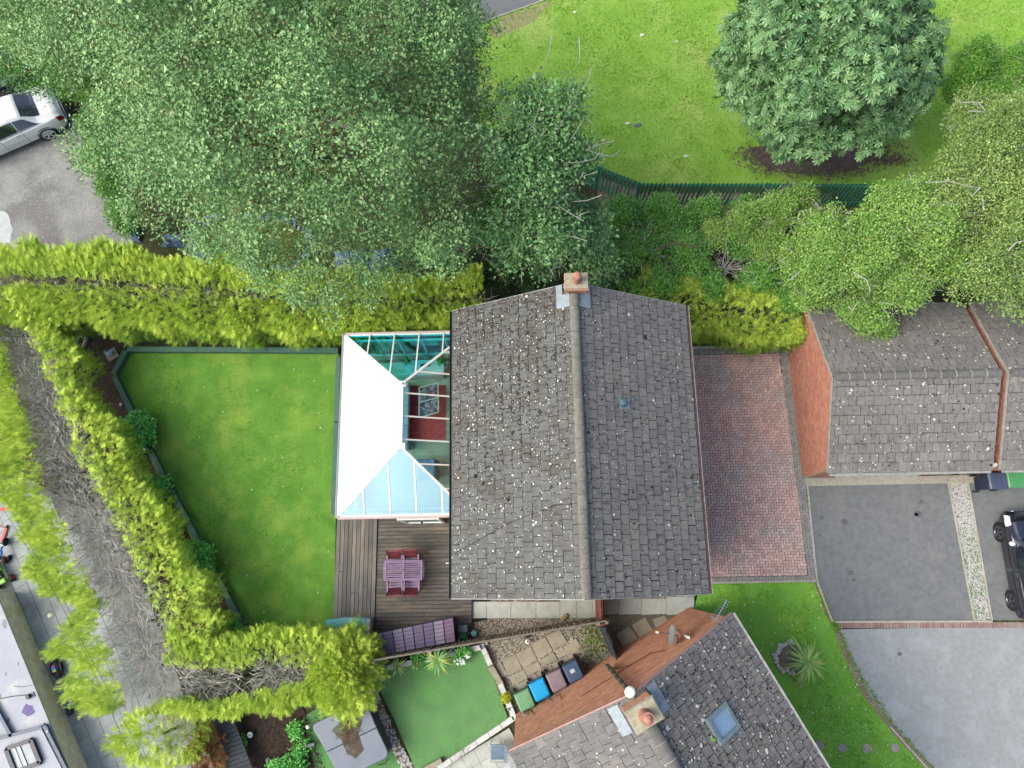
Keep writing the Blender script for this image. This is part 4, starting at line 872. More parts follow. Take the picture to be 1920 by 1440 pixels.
def face_bars(e0, e1, t0, t1, n, horiz):
    """glazing bars and panes of one roof face: eave e0-e1, apex edge t0-t1 (same direction)"""
    d = (e1-e0); L = d.length; dn = d/L; s0 = (t0-e0).dot(dn); s1 = (t1-e0).dot(dn); up = (t0-e0)-dn*s0; nrm = dn.cross(up).normalized(); nrm = nrm if nrm.z > 0 else -nrm
    def top(s):
        f = s/s0 if s < s0 else (1 if s <= s1 else (L-s)/(L-s1)); return e0+dn*s+up*f
    cuts = sorted([L*i/n for i in range(n+1)]+([s0, s1] if s1-s0 > .1 else [s0]))
    for i in range(1, n):
        s = L*i/n; p, q_ = e0+dn*s, top(s); MB().beam(p+nrm*.012, q_+nrm*.012, .045, .05, nrm).build('glazing_bar', m_white, cs)
    for i in range(n):
        a, b = L*i/n+.02, L*(i+1)/n-.02; ss = [a]+[s for s in (s0, s1) if a+.02 < s < b-.02]+[b]
        tp = [top(s) for s in ss]; poly = [e0+dn*b, e0+dn*a]+tp
        if len(tp) == 2 and (tp[0]-(e0+dn*a)).length < .03: poly = [e0+dn*b, e0+dn*a, tp[1]]
        lo = [p-nrm*.012 for p in poly]; m_ = len(poly)
        MB().add(poly+lo, [tuple(range(m_)), tuple(range(m_, 2*m_))[::-1]]+[(i_, (i_+1) % m_, (i_+1) % m_+m_, i_+m_) for i_ in range(m_)]).build('roof_pane', m_roofg, cs)
_mg = m_roofg; m_roofg = glass('roof_glass_teal_low_glare', (.40, .88, .90), .02, 1.0); face_bars(c11, c01, rb, rb, 5, True); m_roofg = _mg; face_bars(c00, c10, ra, ra, 5, True); _mg = m_roofg; m_roofg = glass('roof_glass_clear_low_glare', (.86, .95, .95), .02, 1.0); face_bars(c10, c11, ra, rb, 8, False); m_roofg = _mg; face_bars(c01, c00, rb, ra, 8, False)  # one roof glass; each slope's light is put into its own tint and reflection
# things inside
def rect_px(u0, v0, u1, v1, z): a, b = P(u0, v1, z), P(u1, v0, z); return a.x, a.y, b.x, b.y
x0, y0, x1, y1 = rect_px(765, 722, 836, 826, .17)
rg = thing('rug', 'red woven rug on the conservatory floor under a glass table', 'rug', ((x0+x1)/2, (y0+y1)/2, .16))
m_rug = mat('red_rug', (200, 72, 80), (180, 58, 68), 6, k=.95, rough=1, rnd=.12, bump=.8, bscale=50, fine=.12)
MB().box(x0, y0, .158, x1, y1, .17).build('backing', mat('rug_dark', (140, 44, 54), rough=1, rnd=0), rg)
mb = MB(); nx_, ny_ = 16, 26
for i in range(nx_):
    for j in range(ny_): mb.box(x0+(x1-x0)*(i+.06)/nx_, y0+(y1-y0)*(j+.06)/ny_, .17, x0+(x1-x0)*(i+.94)/nx_, y0+(y1-y0)*(j+.94)/ny_, .178+random.random()*.003)
o = mb.build('pile', m_rug, rg); o['kind'] = 'stuff'
tq = [P(786, 727, .62), P(821, 718, .62), P(822, 773, .62), P(786, 783, .62)]
gt_ = thing('coffee_table', 'glass topped low table with white rim on the red rug', 'table', tuple(sum(tq, Vector())/4*1.0)); 
m_tg = mat('table_glass', (214, 204, 214), (128, 96, 116), 7, rough=.1, rnd=0, bump=0, spec=.8, c3=(92, 70, 92), scale3=5, w3=(.5, .55))
mb = MB(); 
for a, b in zip(tq, tq[1:]+tq[:1]): mb.beam(a, b, .04, .035)
mid = ((tq[0]+tq[3])/2, (tq[1]+tq[2])/2); mb.beam(mid[0], mid[1], .035, .037); mb.build('rim', m_white, gt_)
MB().add([p+Vector((0, 0, .008)) for p in tq]+[p-Vector((0, 0, .008)) for p in tq], [(0, 1, 2, 3), (7, 6, 5, 4), (0, 4, 5, 1), (1, 5, 6, 2), (2, 6, 7, 3), (3, 7, 4, 0)]).build('glass_top', m_tg, gt_)
cm = sum(tq, Vector())/4
for p in tq: a = p.lerp(cm, .1); MB().tube([(a.x, a.y, .16), (a.x, a.y, .6)], .018, 6).build('leg', m_white, gt_)
x0, y0, x1, y1 = rect_px(758, 718, 768, 842, .5)
so = thing('sofa', 'long pale blue sofa beside the red rug under the glass roof', 'sofa', ((x0+x1)/2-.3, (y0+y1)/2, .15)); m_sofa = mat('pale_blue_fabric', (200, 218, 240), (186, 206, 232), 5, rough=.9, rnd=.04, bump=.2)
MB().box(x0-.75, y0, .2, x1, y1, .45).build('base', m_sofa, so, bevel=.03)
for i in range(3): MB().box(x0-.5, y0+.14+(y1-y0-.28)/3*i, .45, x1-.01, y0+.14+(y1-y0-.28)/3*(i+1)-.01, .56).build('seat_cushion', m_sofa, so, bevel=.03)
MB().box(x0-.76, y0, .45, x0-.52, y1, .85).build('backrest', m_sofa, so, bevel=.04)
for yy in (y0, y1-.13): MB().box(x0-.5, yy, .45, x1, yy+.13, .66).build('armrest', m_sofa, so, bevel=.03)
x0, y0, x1, y1 = rect_px(760, 674, 832, 704, .8)
dk = thing('sideboard', 'white sideboard with dark radio and papers at the top end of the conservatory', 'sideboard', ((x0+x1)/2, (y0+y1)/2, .15)); m_wt = mat('soft_white_paint', (236, 244, 244), rough=.5, rnd=.03, bump=0)
MB().box(x0, y0, .76, x1, y1, .80).build('top', m_wt, dk); MB().box(x0+.02, y0+.02, .16, x1-.02, y1-.02, .76).build('body', m_wt, dk)
for i in range(3): MB().box(x0+.05+(x1-x0-.1)/3*i, y0-.0, .2, x0+(x1-x0-.1)/3*(i+1)+.03, y0+.02, .72).build('door', m_wt, dk)
c = P(797, 685, .8); tag(MB().box(c.x-.17, c.y-.05, .80, c.x+.17, c.y+.05, .86).box(c.x-.14, c.y-.03, .86, c.x+.1, c.y+.02, .875).build('radio', m_black), 'small black radio on the white sideboard', 'radio')
for i, (u, v, lb) in enumerate(((765, 676, 'dark plant pot on the left end of the white sideboard'), (826, 679, 'dark plant pot at the right of the white sideboard'))):
    c = P(u, v, .8); tt = thing('plant_pot', lb, 'plant pot', (c.x, c.y, .8), 'pots on the sideboard'); MB().lathe([(.07, 0), (.10, .15), (.11, .16), (.085, .14)], (c.x, c.y, .8), 12).build('pot', m_black, tt)
    n_ = 40; V, F, T = scatter(*LEAF4, np.array([c.x, c.y, 1.0])+rng.normal(size=(n_, 3))*.06, basis(rng.normal(size=(n_, 3))+(0, 0, .8)), rng.uniform(.07, .13, n_), rng.random(n_)); npmesh('foliage', V, F, m_shrub, tt, T)
ac = P(799, 882, .4); at_ = thing('armchair', 'pale blue armchair under the lower part of the glass roof', 'armchair', (ac.x, ac.y, .15))
m_arm = mat('blue_leather', (132, 176, 214), (116, 160, 200), 5, rough=.5, rnd=.04, bump=.1)
MB().box(ac.x-.3, ac.y-.32, .2, ac.x+.3, ac.y+.32, .42).build('seat', m_arm, at_, bevel=.04); MB().box(ac.x-.33, ac.y-.38, .42, ac.x+.27, ac.y-.24, .62).build('armrest', m_arm, at_, bevel=.03); MB().box(ac.x-.33, ac.y+.24, .42, ac.x+.27, ac.y+.38, .62).build('armrest', m_arm, at_, bevel=.03)
MB().obox((ac.x+.34, ac.y, .62), (.07, 0, .02), (0, .36, 0), (-.05, 0, .3)).build('backrest', m_arm, at_, bevel=.04)
# ================= deck
m_gap = mat('deck_shadow_gap', (44, 42, 42), rough=1, rnd=0)
dk1 = thing('timber_deck', '', None, (-5.9, .1, 0)); dk1['kind'] = 'structure'
MB().sheet(PX([(632, 968), (708, 968), (703, 1172), (625, 1168)]), .03).build('subframe', m_gap, dk1)
A, B, Cc, D = P(632, 966, .1), P(708, 966, .1), P(702, 1178, .1), P(624, 1178, .1)
n = 10
for i in range(n):
    a, b = A.lerp(B, (i+.5)/n), D.lerp(Cc, (i+.5)/n); w_ = (B-A).length/n-.016
    cut = random.uniform(.35, .7) if i % 3 == 1 else None
    for s, e_ in (((0, cut-.002), (cut+.002, 1)) if cut else ((0, 1),)): MB().beam(a.lerp(b, s), a.lerp(b, e_), w_, .03).build('deck_board', m_deckv, dk1)
dk2 = thing('timber_deck', '', None, (-3.3, 0, 0)); dk2['kind'] = 'structure'
yN, yS = P(780, 968, .07).y, -2.35
fence_a, fence_b = P(703, 1236, .1), P(1137, 1166, .1)
MB().sheet([(-5.14, yN, 0), (-1.0, yN, 0), (-1.25, -1.7, 0), (-5.1, -2.4, 0)], .028).build('subframe', m_gap, dk2)
y = yN; k = 0; pitch = .131
while y-pitch > yS:
    xr = -1.72 if y-pitch > Y0-.05 else P(884, 1150, .07).x
    if y < Y0-.05+pitch and xr > -1.7: xr = P(884, 1150, .07).x
    xl = -5.11+(y/200)
    # stop at the fence line
    t_ = (y-pitch-fence_a.y)/(fence_b.y-fence_a.y); xf = fence_a.x+(fence_b.x-fence_a.x)*t_
    xr2 = min(xr, xr); 
    cuts = [xl]+([xl+random.uniform(.9, 2.6)] if k % 2 else [])+[xr2]
    for a, b in zip(cuts, cuts[1:]): MB().box(a+.003, y-pitch+.015, .04+random.uniform(0, .003), b-.003, y, .07).build('deck_board', m_deck, dk2)
    y -= pitch; k += 1
MB().beam((P(884, 1122, .05).x+.02, -.95, .04), (P(884, 1170, .05).x+.02, -1.95, .04), .035, .1).build('edge_board', m_wooddk, dk2)
# ================= sleepers edging the lawn
def sleeper(a, b, w, h, z, label):
    a, b = P(*a, z), P(*b, z); t = thing('timber_border', label, 'timber border', tuple((a+b)/2)); n = max(1, round((b-a).length/2.4))
    for i in range(n):
        d = (b-a).normalized()*.003; p, q_ = a.lerp(b, i/n)+d, a.lerp(b, (i+1)/n)-d
        MB().beam(p-Vector((0, 0, h/2)), q_-Vector((0, 0, h/2)), w, h).build('sleeper', m_sleep, t, bevel=.008)
sleeper((238, 654), (634, 656), .20, .25, .25, 'green painted timber border along the top of the garden lawn')
sleeper((235, 657), (212, 700), .20, .25, .252, 'short green timber border at the top left corner of the lawn')
sleeper((213, 704), (278, 838), .19, .25, .25, 'green timber border left of the lawn above the hydrangea')
sleeper((279, 842), (461, 1186), .19, .24, .247, 'longest green timber border running down the left of the lawn')
sleeper((634, 668), (630, 790), .18, .24, .25, 'upper green timber border between lawn and conservatory'); sleeper((630, 792), (625, 964), .18, .24, .247, 'lower green timber border between lawn and conservatory')
# ================= garden furniture
def chair(x, y, rz, label):
    t = thing('garden_chair', label, 'garden chair', (0, 0, 0), 'folding chairs round the lilac table')
    for i in range(5): MB().box(-.22, -.2+i*.085, .42, .22, -.2+i*.085+.07, .44).build('seat_slat', m_lilac, t)
    for i in range(6):
        a = -.24-.035*i; MB().obox((0, a, .52+.075*i), (.2, 0, 0), (0, .012, .0), (0, -.016, .033)).build('back_slat', m_maroon, t)
    for s in (-1, 1):
        MB().beam((s*.235, -.2, .38), (s*.235, -.46, .98), .03, .04).build('back_post', m_maroon, t)
        MB().beam((s*.25, -.36, .65), (s*.25, .22, .66), .05, .025).build('armrest', m_lilac, t)
        MB().beam((s*.25, .2, 0.07), (s*.25, -.1, .64), .03, .03).build('leg', m_maroon, t); MB().beam((s*.225, -.32, 0.07), (s*.225, .16, .45), .03, .03).build('leg', m_maroon, t)
    MB().beam((-.22, -.46, .95), (.22, -.46, .95), .03, .04).build('top_rail', m_maroon, t)
    t.location = (x, y, 0.0); t.rotation_euler = (0, 0, rz); return t
c0 = P(741, 1050, .5); chair(c0.x, c0.y-.16, PI, 'maroon backed chair on the far side of the lilac table, left one')
c1 = P(772, 1048, .5); chair(c1.x, c1.y-.16, PI+.03, 'maroon backed chair on the far side of the lilac table, right one')
c2 = P(741, 1096, .5); chair(c2.x, c2.y+.10, .05, 'maroon backed chair on the near side of the lilac table, left one')
c3 = P(773, 1096, .5); chair(c3.x, c3.y+.10, -.03, 'maroon backed chair on the near side of the lilac table, right one')
ta, tb = P(720, 1089, .74), P(792, 1050, .74)
tt = thing('garden_table', 'lilac slatted timber table with four chairs on the deck', 'table', ((ta.x+tb.x)/2, (ta.y+tb.y)/2, .07))
tm = (ta.x+tb.x)/2
for xa, xb in ((ta.x+.06, tm-.035), (tm+.035, tb.x-.06)):
    for i in range(9):
        h = (tb.y-ta.y-.08)/9; MB().box(xa, ta.y+.04+i*h+.016, .715, xb, ta.y+.04+(i+1)*h-.018, .735).build('table_slat', m_lilac, tt)
for x in (ta.x+.03, tb.x-.03): MB().box(x-.03, ta.y, .71, x+.03, tb.y, .742).build('table_edge', m_lilac, tt)
for y in (ta.y+.02, tb.y-.02): MB().box(ta.x+.061, y-.02, .712, tb.x-.061, y+.02, .740).build('table_edge', m_lilac, tt)
MB().box(tm-.03, ta.y+.041, .712, tm+.03, tb.y-.041, .741).build('centre_rail', m_lilac, tt); MB().lathe([(.02, 0), (.022, .012)], (tm, (ta.y+tb.y)/2, .735), 10).build('parasol_hole', m_black, tt)
for x in (ta.x+.1, tb.x-.1):
    for y in (ta.y+.08, tb.y-.08): MB().box(x-.03, y-.03, .07, x+.03, y+.03, .71).build('leg', m_lilac, tt)
for s, x in ((-1, ta.x-.03), (1, tb.x+.04)): MB().box(x-.012, ta.y+.05, .66, x+.012, tb.y-.05, .69).build('side_rail', m_lilac, tt)
# purple storage bench: eight panels of boards
q4 = [P(697, 1190, .95), P(850, 1158, .95), P(854, 1203, .95), P(704, 1231, .95)]
bn = thing('storage_bench', 'long purple boarded storage bench with eight lid panels against the fence', 'storage box', tuple(sum(q4, Vector())/4))
bod = [p.lerp(sum(q4, Vector())/4, .03) for p in q4]; MB().prism(bod, .07, .9).build('body', mat('purple_body', (82, 66, 88), rough=.8, rnd=.05), bn)
for i in range(8):
    shade = mat('purple_panel_%d' % (i % 4), [(106, 92, 122), (100, 90, 124), (134, 124, 148), (122, 112, 142)][i % 4], rough=.7, rnd=.05, bump=.3, fine=.08) if i < 7 else mat('plum_panel', (118, 92, 122), rough=.7, rnd=.05, bump=.3, fine=.08)
    pts = lambda s, t_: q4[0].lerp(q4[1], s).lerp(q4[3].lerp(q4[2], s), t_)
    lid = MB(); e = [pts((i+.02)/8, 0), pts((i+.98)/8, 0), pts((i+.98)/8, 1), pts((i+.02)/8, 1)]; lid.prism(e, .9, .925); l = lid.build('lid', mat('lid_joint', (74, 62, 84), rough=.8, rnd=.05), bn)
    for j in range(6):
        e = [pts((i+.06)/8, (j+.08)/6), pts((i+.94)/8, (j+.08)/6), pts((i+.94)/8, (j+.92)/6), pts((i+.06)/8, (j+.92)/6)]; MB().prism(e, .925, .945+random.uniform(0, .004)).build('lid_board', shade, l)
# teal box
q4 = [P(612, 1163, .75), P(648, 1158, .75), P(692, 1160, .75), P(690, 1204, .75), P(684, 1206, .75), P(618, 1198, .75)]
tbx = thing('garden_chest', 'teal plastic garden chest half covered by the golden conifer', 'storage box', tuple(q4[2]))
MB().prism(q4, .07, .68).build('body', mat('grey_chest_side', (168, 180, 184), rough=.6, rnd=.03), tbx); ce = sum(q4, Vector())/6
MB().prism([p+(p-ce)*.03 for p in q4[:]], .68, .75).build('lid', mat('teal_plastic', (88, 172, 178), (76, 158, 166), 3, rough=.4, rnd=.03, bump=.1), tbx, bevel=.015)
s0, s1 = P(694, 1160, .6), P(690, 1203, .6); MB().beam(s0, s1, .12, .5).build('end_panel', mat('grey_chest_side2', (176, 184, 188), rough=.6, rnd=.03), tbx)
# hose reel and watering can
c = P(869, 1186, .25); hr = thing('hose_reel', 'green hose reel box at the end of the purple bench', 'hose reel', (c.x, c.y, .07))
MB().box(c.x-.17, c.y+.02, .07, c.x+.15, c.y+.26, .42).build('body', mat('slate_plastic', (92, 108, 122), rough=.5, rnd=.03), hr, bevel=.02)
m_hose = mat('green_hose', (70, 168, 124), (54, 140, 100), 9, rough=.5, rnd=.2, bump=0)
for k in range(6): MB().tube([(c.x-.09+.035*k, c.y-.06+math.cos(a)*.14, .28+math.sin(a)*.14) for a in np.linspace(0, 2*PI, 15)], .012, 6, cap=False).build('hose_coil', m_hose, hr)
fr = [(c.x-.14, c.y-.06, .28), (c.x-.14, c.y-.26, .45), (c.x+.14, c.y-.26, .45), (c.x+.14, c.y-.06, .28)]; MB().tube(fr, .014, 6).build('handle', m_chrome, hr); MB().tube([(c.x-.13, c.y-.06, .28), (c.x+.13, c.y-.06, .28)], .05, 10).build('drum', m_black, hr)
c = P(889, 1187, .2); wc = thing('watering_can', 'teal watering can beside the green hose reel', 'watering can', (c.x, c.y, .0)); m_wc = mat('teal_can', (96, 156, 166), rough=.4, rnd=0, bump=0)
MB().lathe([(.10, 0), (.115, .02), (.11, .22), (.09, .26), (.05, .27), (.05, .24)], (c.x, c.y, .01), 16).build('body', m_wc, wc, smooth='auto'); MB().tube([(c.x-.08, c.y, .1), (c.x-.2, c.y+.02, .24), (c.x-.24, c.y+.02, .27)], .018, 8).build('spout', m_wc, wc); MB().tube([(c.x+.07, c.y-.04, .24), (c.x+.03, c.y-.1, .34), (c.x-.03, c.y-.06, .3)], .012, 6).build('handle', m_wc, wc)
# wall light arm and tap on the house side over the deck
c = P(838, 1056, 2.4); tag(MB().tube([(xw0-.02, c.y+.02, 2.4), (c.x, c.y, 2.42)], .014, 6).ell((c.x, c.y, 2.4), (.03, .03, .03), 8).ell((c.x+.10, c.y+.01, 2.4), (.03, .03, .03), 8).build('wall_lamp', m_white), 'small white lamp arm on the house wall over the deck', 'wall lamp')
c = P(846, 1040, 3.0); tag(MB().obox((c.x, c.y, 3.), (.02, -.03, 0), (.02, .02, 0), (0, 0, .05)).beam((c.x, c.y, 3.), (xw0, c.y, 3.0), .03, .03).build('wall_bracket', m_white), 'white bracket sticking out from the eaves above the deck', 'bracket')
# ================= path slabs and gravel south of the house
struct('gravel_bed', PX([(884, 1110), (1140, 1110), (1310, 1105), (1300, 1148), (1280, 1158), (1160, 1250), (965, 1350), (930, 1290), (905, 1205), (885, 1190)]), m_gbed, .006)
def slabs(name, lst, m, parent, z=.0, h=.04, joint=.006):
    for q_ in lst:
        pts = [P(u, v, z+h) for u, v in q_]; c = sum(pts, Vector())/len(pts)
        MB().prism([p+(c-p).normalized()*joint for p in pts], z-.02, z+h+random.uniform(-.004, .004)).build(name, m, parent, bevel=.006)
pw = thing('slab_path', '', None, (-.2, -1.3, 0)); pw['kind'] = 'structure'
xs = [885, 912, 958, 1005, 1050, 1081, 1111, 1118]
slabs('slab', [[(xs[i], 1128 if i < 4 else 1118), (xs[i+1], 1128 if i < 4 else 1118), (xs[i+1], 1159), (xs[i], 1160)] for i in range(7)], m_slab, pw)
xs = [1132, 1160, 1203, 1250, 1302]
slabs('slab', [[(xs[i], 1122 if i < 3 else 1119), (xs[i+1], 1122 if i < 3 else 1119), (xs[i+1], 1151), (xs[i], 1153)] for i in range(4)], m_slab, pw)
tag(MB().prism(PX([(1268, 1112), (1303, 1112), (1303, 1118), (1268, 1118)]), 0, .04).build('slab', m_slab), kind='structure')
gy = thing('stepping_stones', '', None, (3, -2.4, 0)); gy['kind'] = 'structure'
slabs('flagstone', [[(1156, 1189), (1180, 1174), (1196, 1197), (1170, 1217)], [(1184, 1172), (1210, 1157), (1225, 1182), (1200, 1198)], [(1223, 1161), (1247, 1154), (1255, 1166), (1230, 1178)]], m_flag, gy)
fg = thing('flagstone_patio', '', None, (-.2, -3, 0)); fg['kind'] = 'structure'
def z7(lst): return [(880+x/6, 1120+y/6) for x, y in lst]
F7 = [[(860, 430), (1020, 360), (1100, 500), (945, 600)], [(690, 530), (850, 445), (940, 600), (775, 700)], [(520, 640), (690, 545), (770, 705), (605, 800)], [(370, 715), (520, 640), (600, 805), (430, 885)],
      [(1055, 560), (1200, 460), (1290, 605), (1120, 700)], [(960, 600), (1045, 555), (1100, 640), (1010, 690)], [(1010, 695), (1100, 655), (1120, 700), (1040, 770)], [(775, 715), (945, 615), (990, 690), (830, 785)], [(605, 810), (770, 715), (825, 800), (655, 885)],
      [(925, 760), (1000, 715), (1035, 770), (945, 810)], [(845, 810), (920, 765), (940, 815), (870, 850)], [(750, 860), (830, 810), (850, 860), (770, 900)], [(450, 890), (610, 815), (660, 900), (490, 1000)], [(670, 900), (745, 865), (765, 905), (685, 950)],
      [(495, 1010), (660, 915), (690, 965), (520, 1080)], [(280, 765), (345, 710), (430, 870), (360, 915)], [(415, 1060), (490, 1015), (540, 1085), (450, 1160)], [(700, 960), (860, 870), (900, 930), (760, 1010)]]
slabs('flagstone', [z7(q_) for q_ in F7], m_flag, fg)
stone = P(1059, 1157, .05); tag(MB().ell((stone.x, stone.y, .07), (.15, .09, .08), 8, .5, .2).build('boulder', mat('tan_stone', (176, 156, 112), (150, 132, 92), 7, rough=.95, rnd=0, bump=.6)), 'tan boulder on the gravel by the pale slabs', 'rock')
gb1 = PX([(885, 1160), (1118, 1160), (1118, 1180), (1134, 1176), (1160, 1236), (1150, 1250), (1090, 1285), (960, 1350), (925, 1270), (905, 1210)])
pebbles('gravel', gb1, 9000, .024, m_peb, 'brown and white gravel round the flagstones')
gb2 = PX([(1132, 1153), (1300, 1152), (1282, 1158), (1168, 1232), (1150, 1180)]); pebbles('gravel', gb2, 2500, .022, mat('dark_pebble', (128, 128, 120), (96, 96, 92), 30, rough=.9, rnd=.3, bump=0), 'dark gravel behind the gate')
pebbles('gravel', PX([(884, 1110), (1300, 1108), (1300, 1122), (1050, 1120), (1000, 1128), (884, 1130)]), 1500, .022, m_peb, 'gravel strip under the eaves')
# ground cover weeds in the gravel
c = P(1115, 1195); q = np.array([(c.x, c.y)])+rng.normal(size=(420, 2))*(.28, .42); q = q[inpoly(q[:, 0], q[:, 1], gb1)]
pos = np.column_stack([q, rng.uniform(.02, .09, len(q))]); V, F, T = scatter(*LEAF4, pos, basis(rng.normal(size=(len(q), 3))*.5+(0, 0, 1)), rng.uniform(.05, .10, len(q)), rng.random(len(q)))
tag(npmesh('creeping_weeds', V, F, mat('weed_leaf', (134, 136, 66), (104, 104, 52), 3, rough=.7, rnd=.25, bump=0, transl=.2, tone=(128, 160, 70)), None, T), kind='stuff', label='low green and brown weeds over the gravel by the gate')
# ================= timber fences
def board_fence(a, b, h, bw, m, label, rail=m_wood, hr_=.034, group=None, thick=.022):
    a, b = Vector((a.x, a.y, 0)), Vector((b.x, b.y, 0)); d = (b-a); L = d.length; d.normalize(); nrm = Vector((d.y, -d.x, 0)); t = thing('timber_fence', label, 'fence', tuple((a+b)/2), group)
    n = int(L/bw); mb = None
    for i in range(n):
        p = a+d*(i+.5)*bw+nrm*(.012 if i % 2 else -.012); MB().obox(p+Vector((0, 0, h/2)), d*(bw*.37), nrm*thick/2, (0, 0, h/2+random.uniform(-.01, .01))).build('board', m, t)
    MB().beam(a+Vector((0, 0, h+.02)), b+Vector((0, 0, h+.02)), hr_*1.6, .03).build('cap_rail', mat('grey_cap', (130, 126, 118), (104, 100, 92), 6, rough=.9, rnd=.05, bump=.3), t)
    for z in (.3, h*.6): MB().beam(a+nrm*.05+Vector((0, 0, z)), b+nrm*.05+Vector((0, 0, z)), .04, .07).build('rail', rail, t)
    for i in range(int(L/1.8)+2):
        p = a+d*min(L, i*1.8)+nrm*.06; MB().box(p.x-.045, p.y-.045, 0, p.x+.045, p.y+.045, h+.06).build('post', rail, t)
    return t
fa, fb_ = P(700, 1238, 1.85), P(1137, 1164, 1.85)
board_fence(fa, fb_, 1.85, .12, m_wood, 'old brown vertical board fence dividing the deck garden from the neighbour')
gp = P(1125, 1140, 1.0); tag(MB().box(gp.x-.06, P(1125, 1162).y, 0, gp.x-.01, Y0-.0, 1.5).box(gp.x+.0, P(1125, 1162).y, 0, gp.x+.05, Y0-.0, 1.46).box(gp.x-.08, P(1125, 1162).y-.08, 0, gp.x+.07, P(1125, 1162).y, 1.6).build('timber_gate', mat('red_brown_timber', (142, 86, 76), (120, 70, 62), 5, rough=.8, rnd=.1, bump=.3)), 'narrow red brown timber gate between the house and the board fence', 'gate')
ga, gb_ = P(1134, 1182, 1.3), P(1158, 1238, 1.3); d = (gb_-ga).normalized(); nrm = Vector((d.y, -d.x, 0))
gt2 = thing('timber_gate', 'black framed garden gate standing between board fence and brick wall', 'gate', (ga.x, ga.y, 0))
L = (gb_-ga).length; n = 7
for i in range(n): p = ga+d*(i+.5)*L/n; MB().obox((p.x, p.y, .72), d*(L/n*.47), nrm*.012, (0, 0, .66)).build('board', m_wooddk, gt2)
for z in (.15, .72, 1.33): MB().beam((ga.x+nrm.x*.03, ga.y+nrm.y*.03, z), (gb_.x+nrm.x*.03, gb_.y+nrm.y*.03, z), .04, .09).build('rail', m_wooddk, gt2)
for p in (ga-d*.06, gb_+d*.06): MB().box(p.x-.05, p.y-.05, 0, p.x+.05, p.y+.05, 1.5).build('post', m_wooddk, gt2)
MB().tube([(ga.x+d.x*.1-nrm.x*.05, ga.y+d.y*.1-nrm.y*.05, 1.3), (ga.x+d.x*.5-nrm.x*.05, ga.y+d.y*.5-nrm.y*.05, 1.3)], .012, 6).build('bolt', m_chrome, gt2)
# solar lamp, bins
sc2 = P(989, 1203, .25); sl_ = thing('solar_lamp', 'white round garden lamp on the gravel by the board fence', 'garden lamp', (sc2.x, sc2.y, 0)); MB().tube([(sc2.x, sc2.y, 0), (sc2.x, sc2.y, .22)], .015, 6).build('stake', m_black, sl_)
MB().lathe([(.04, 0), (.07, .03), (.075, .05), (.05, .07), (.01, .08)], (sc2.x, sc2.y, .2), 14).build('head', m_white, sl_, smooth='auto'); MB().box(sc2.x-.025, sc2.y-.025, .278, sc2.x+.025, sc2.y+.025, .29).build('solar_cell', m_black, sl_); MB().box(sc2.x-.08, sc2.y+.1, 0, sc2.x+.06, sc2.y+.2, .1).build('battery_box', m_black, sl_)
def bin_(u, v, ang, col, lid, label, z=1.02, badge=False, w=.50, l=.58, h=1.0):
    t = thing('wheelie_bin', label, 'wheelie bin', (0, 0, 0), 'wheelie bins'); mb_ = mat('bin_'+col[0], col[1], rough=.45, rnd=0, bump=.05); ml = mat('lid_'+lid[0], lid[1], tuple(int(x*.93) for x in lid[1]), 3, rough=.4, rnd=0, bump=.05)
    w0, l0 = w*.78, l*.72; vs = [(-w0/2, -l0/2+.04, .06), (w0/2, -l0/2+.04, .06), (w0/2, l0/2+.04, .06), (-w0/2, l0/2+.04, .06), (-w/2, -l/2, h-.08), (w/2, -l/2, h-.08), (w/2, l/2, h-.08), (-w/2, l/2, h-.08)]
    MB().add(vs, [(3, 2, 1, 0), (4, 5, 6, 7), (0, 1, 5, 4), (1, 2, 6, 5), (2, 3, 7, 6), (3, 0, 4, 7)]).build('body', mb_, t, bevel=.02)
    L_ = MB(); c_ = .06; o = [(-w/2-.015+c_, -l/2-.02), (w/2+.015-c_, -l/2-.02), (w/2+.015, -l/2-.02+c_), (w/2+.015, l/2+.01), (-w/2-.015, l/2+.01), (-w/2-.015, -l/2-.02+c_)]; i_ = [(x*.86, y*.84) for x, y in o]
    vs = [(x, y, h-.08) for x, y in o]+[(x, y, h-.03) for x, y in o]+[(x, y, h+.015) for x, y in i_]; n6 = 6
    f = [tuple(range(6))[::-1]]+[(k, (k+1) % 6, (k+1) % 6+6, k+6) for k in range(6)]+[(k+6, (k+1) % 6+6, (k+1) % 6+12, k+12) for k in range(6)]+[tuple(range(12, 18))]
    ld = L_.add(vs, f).build('lid', ml, t, bevel=.012); MB().box(-w*.25, -l/2+.03, h+.012, w*.25, -l/2+.14, h+.026).build('lid_rib', ml, ld, bevel=.008); MB().box(-w*.30, -l*.12, h+.012, w*.30, l*.30, h+.022).build('lid_panel', ml, ld, bevel=.01)
    MB().tube([(-w/2, l/2+.05, h-.09), (w/2, l/2+.05, h-.09)], .016, 6).build('handle', mb_, t)
    for s in (-1, 1): MB().lathe([(.10, -.025), (.11, -.02), (.11, .02), (.10, .025), (.04, .03)], (s*(w*.5), l/2-.02, .11), 16, (1, 0, 0)).build('wheel', m_rub, t)
    if badge: MB().box(-.09, -.02, h+.022, .06, .10, h+.028).build('sticker', mat('bin_sticker', (214, 222, 228), (180, 190, 200), 30, rough=.5, rnd=0, bump=0), ld)
    p = P(u, v, z); t.location = (p.x, p.y, 0); t.rotation_euler = (0, 0, ang); return t
ba = NA+PI*0-.10
bin_(984, 1314, ba+.0, ('dkgreen', (48, 84, 62)), ('green', (120, 172, 128)), 'pale green lidded wheelie bin at the lower end of the row by the wall')
bin_(1012, 1294, ba+.02, ('dkblue', (30, 90, 140)), ('blue', (12, 172, 240)), 'bright blue lidded wheelie bin in the row by the brick wall')
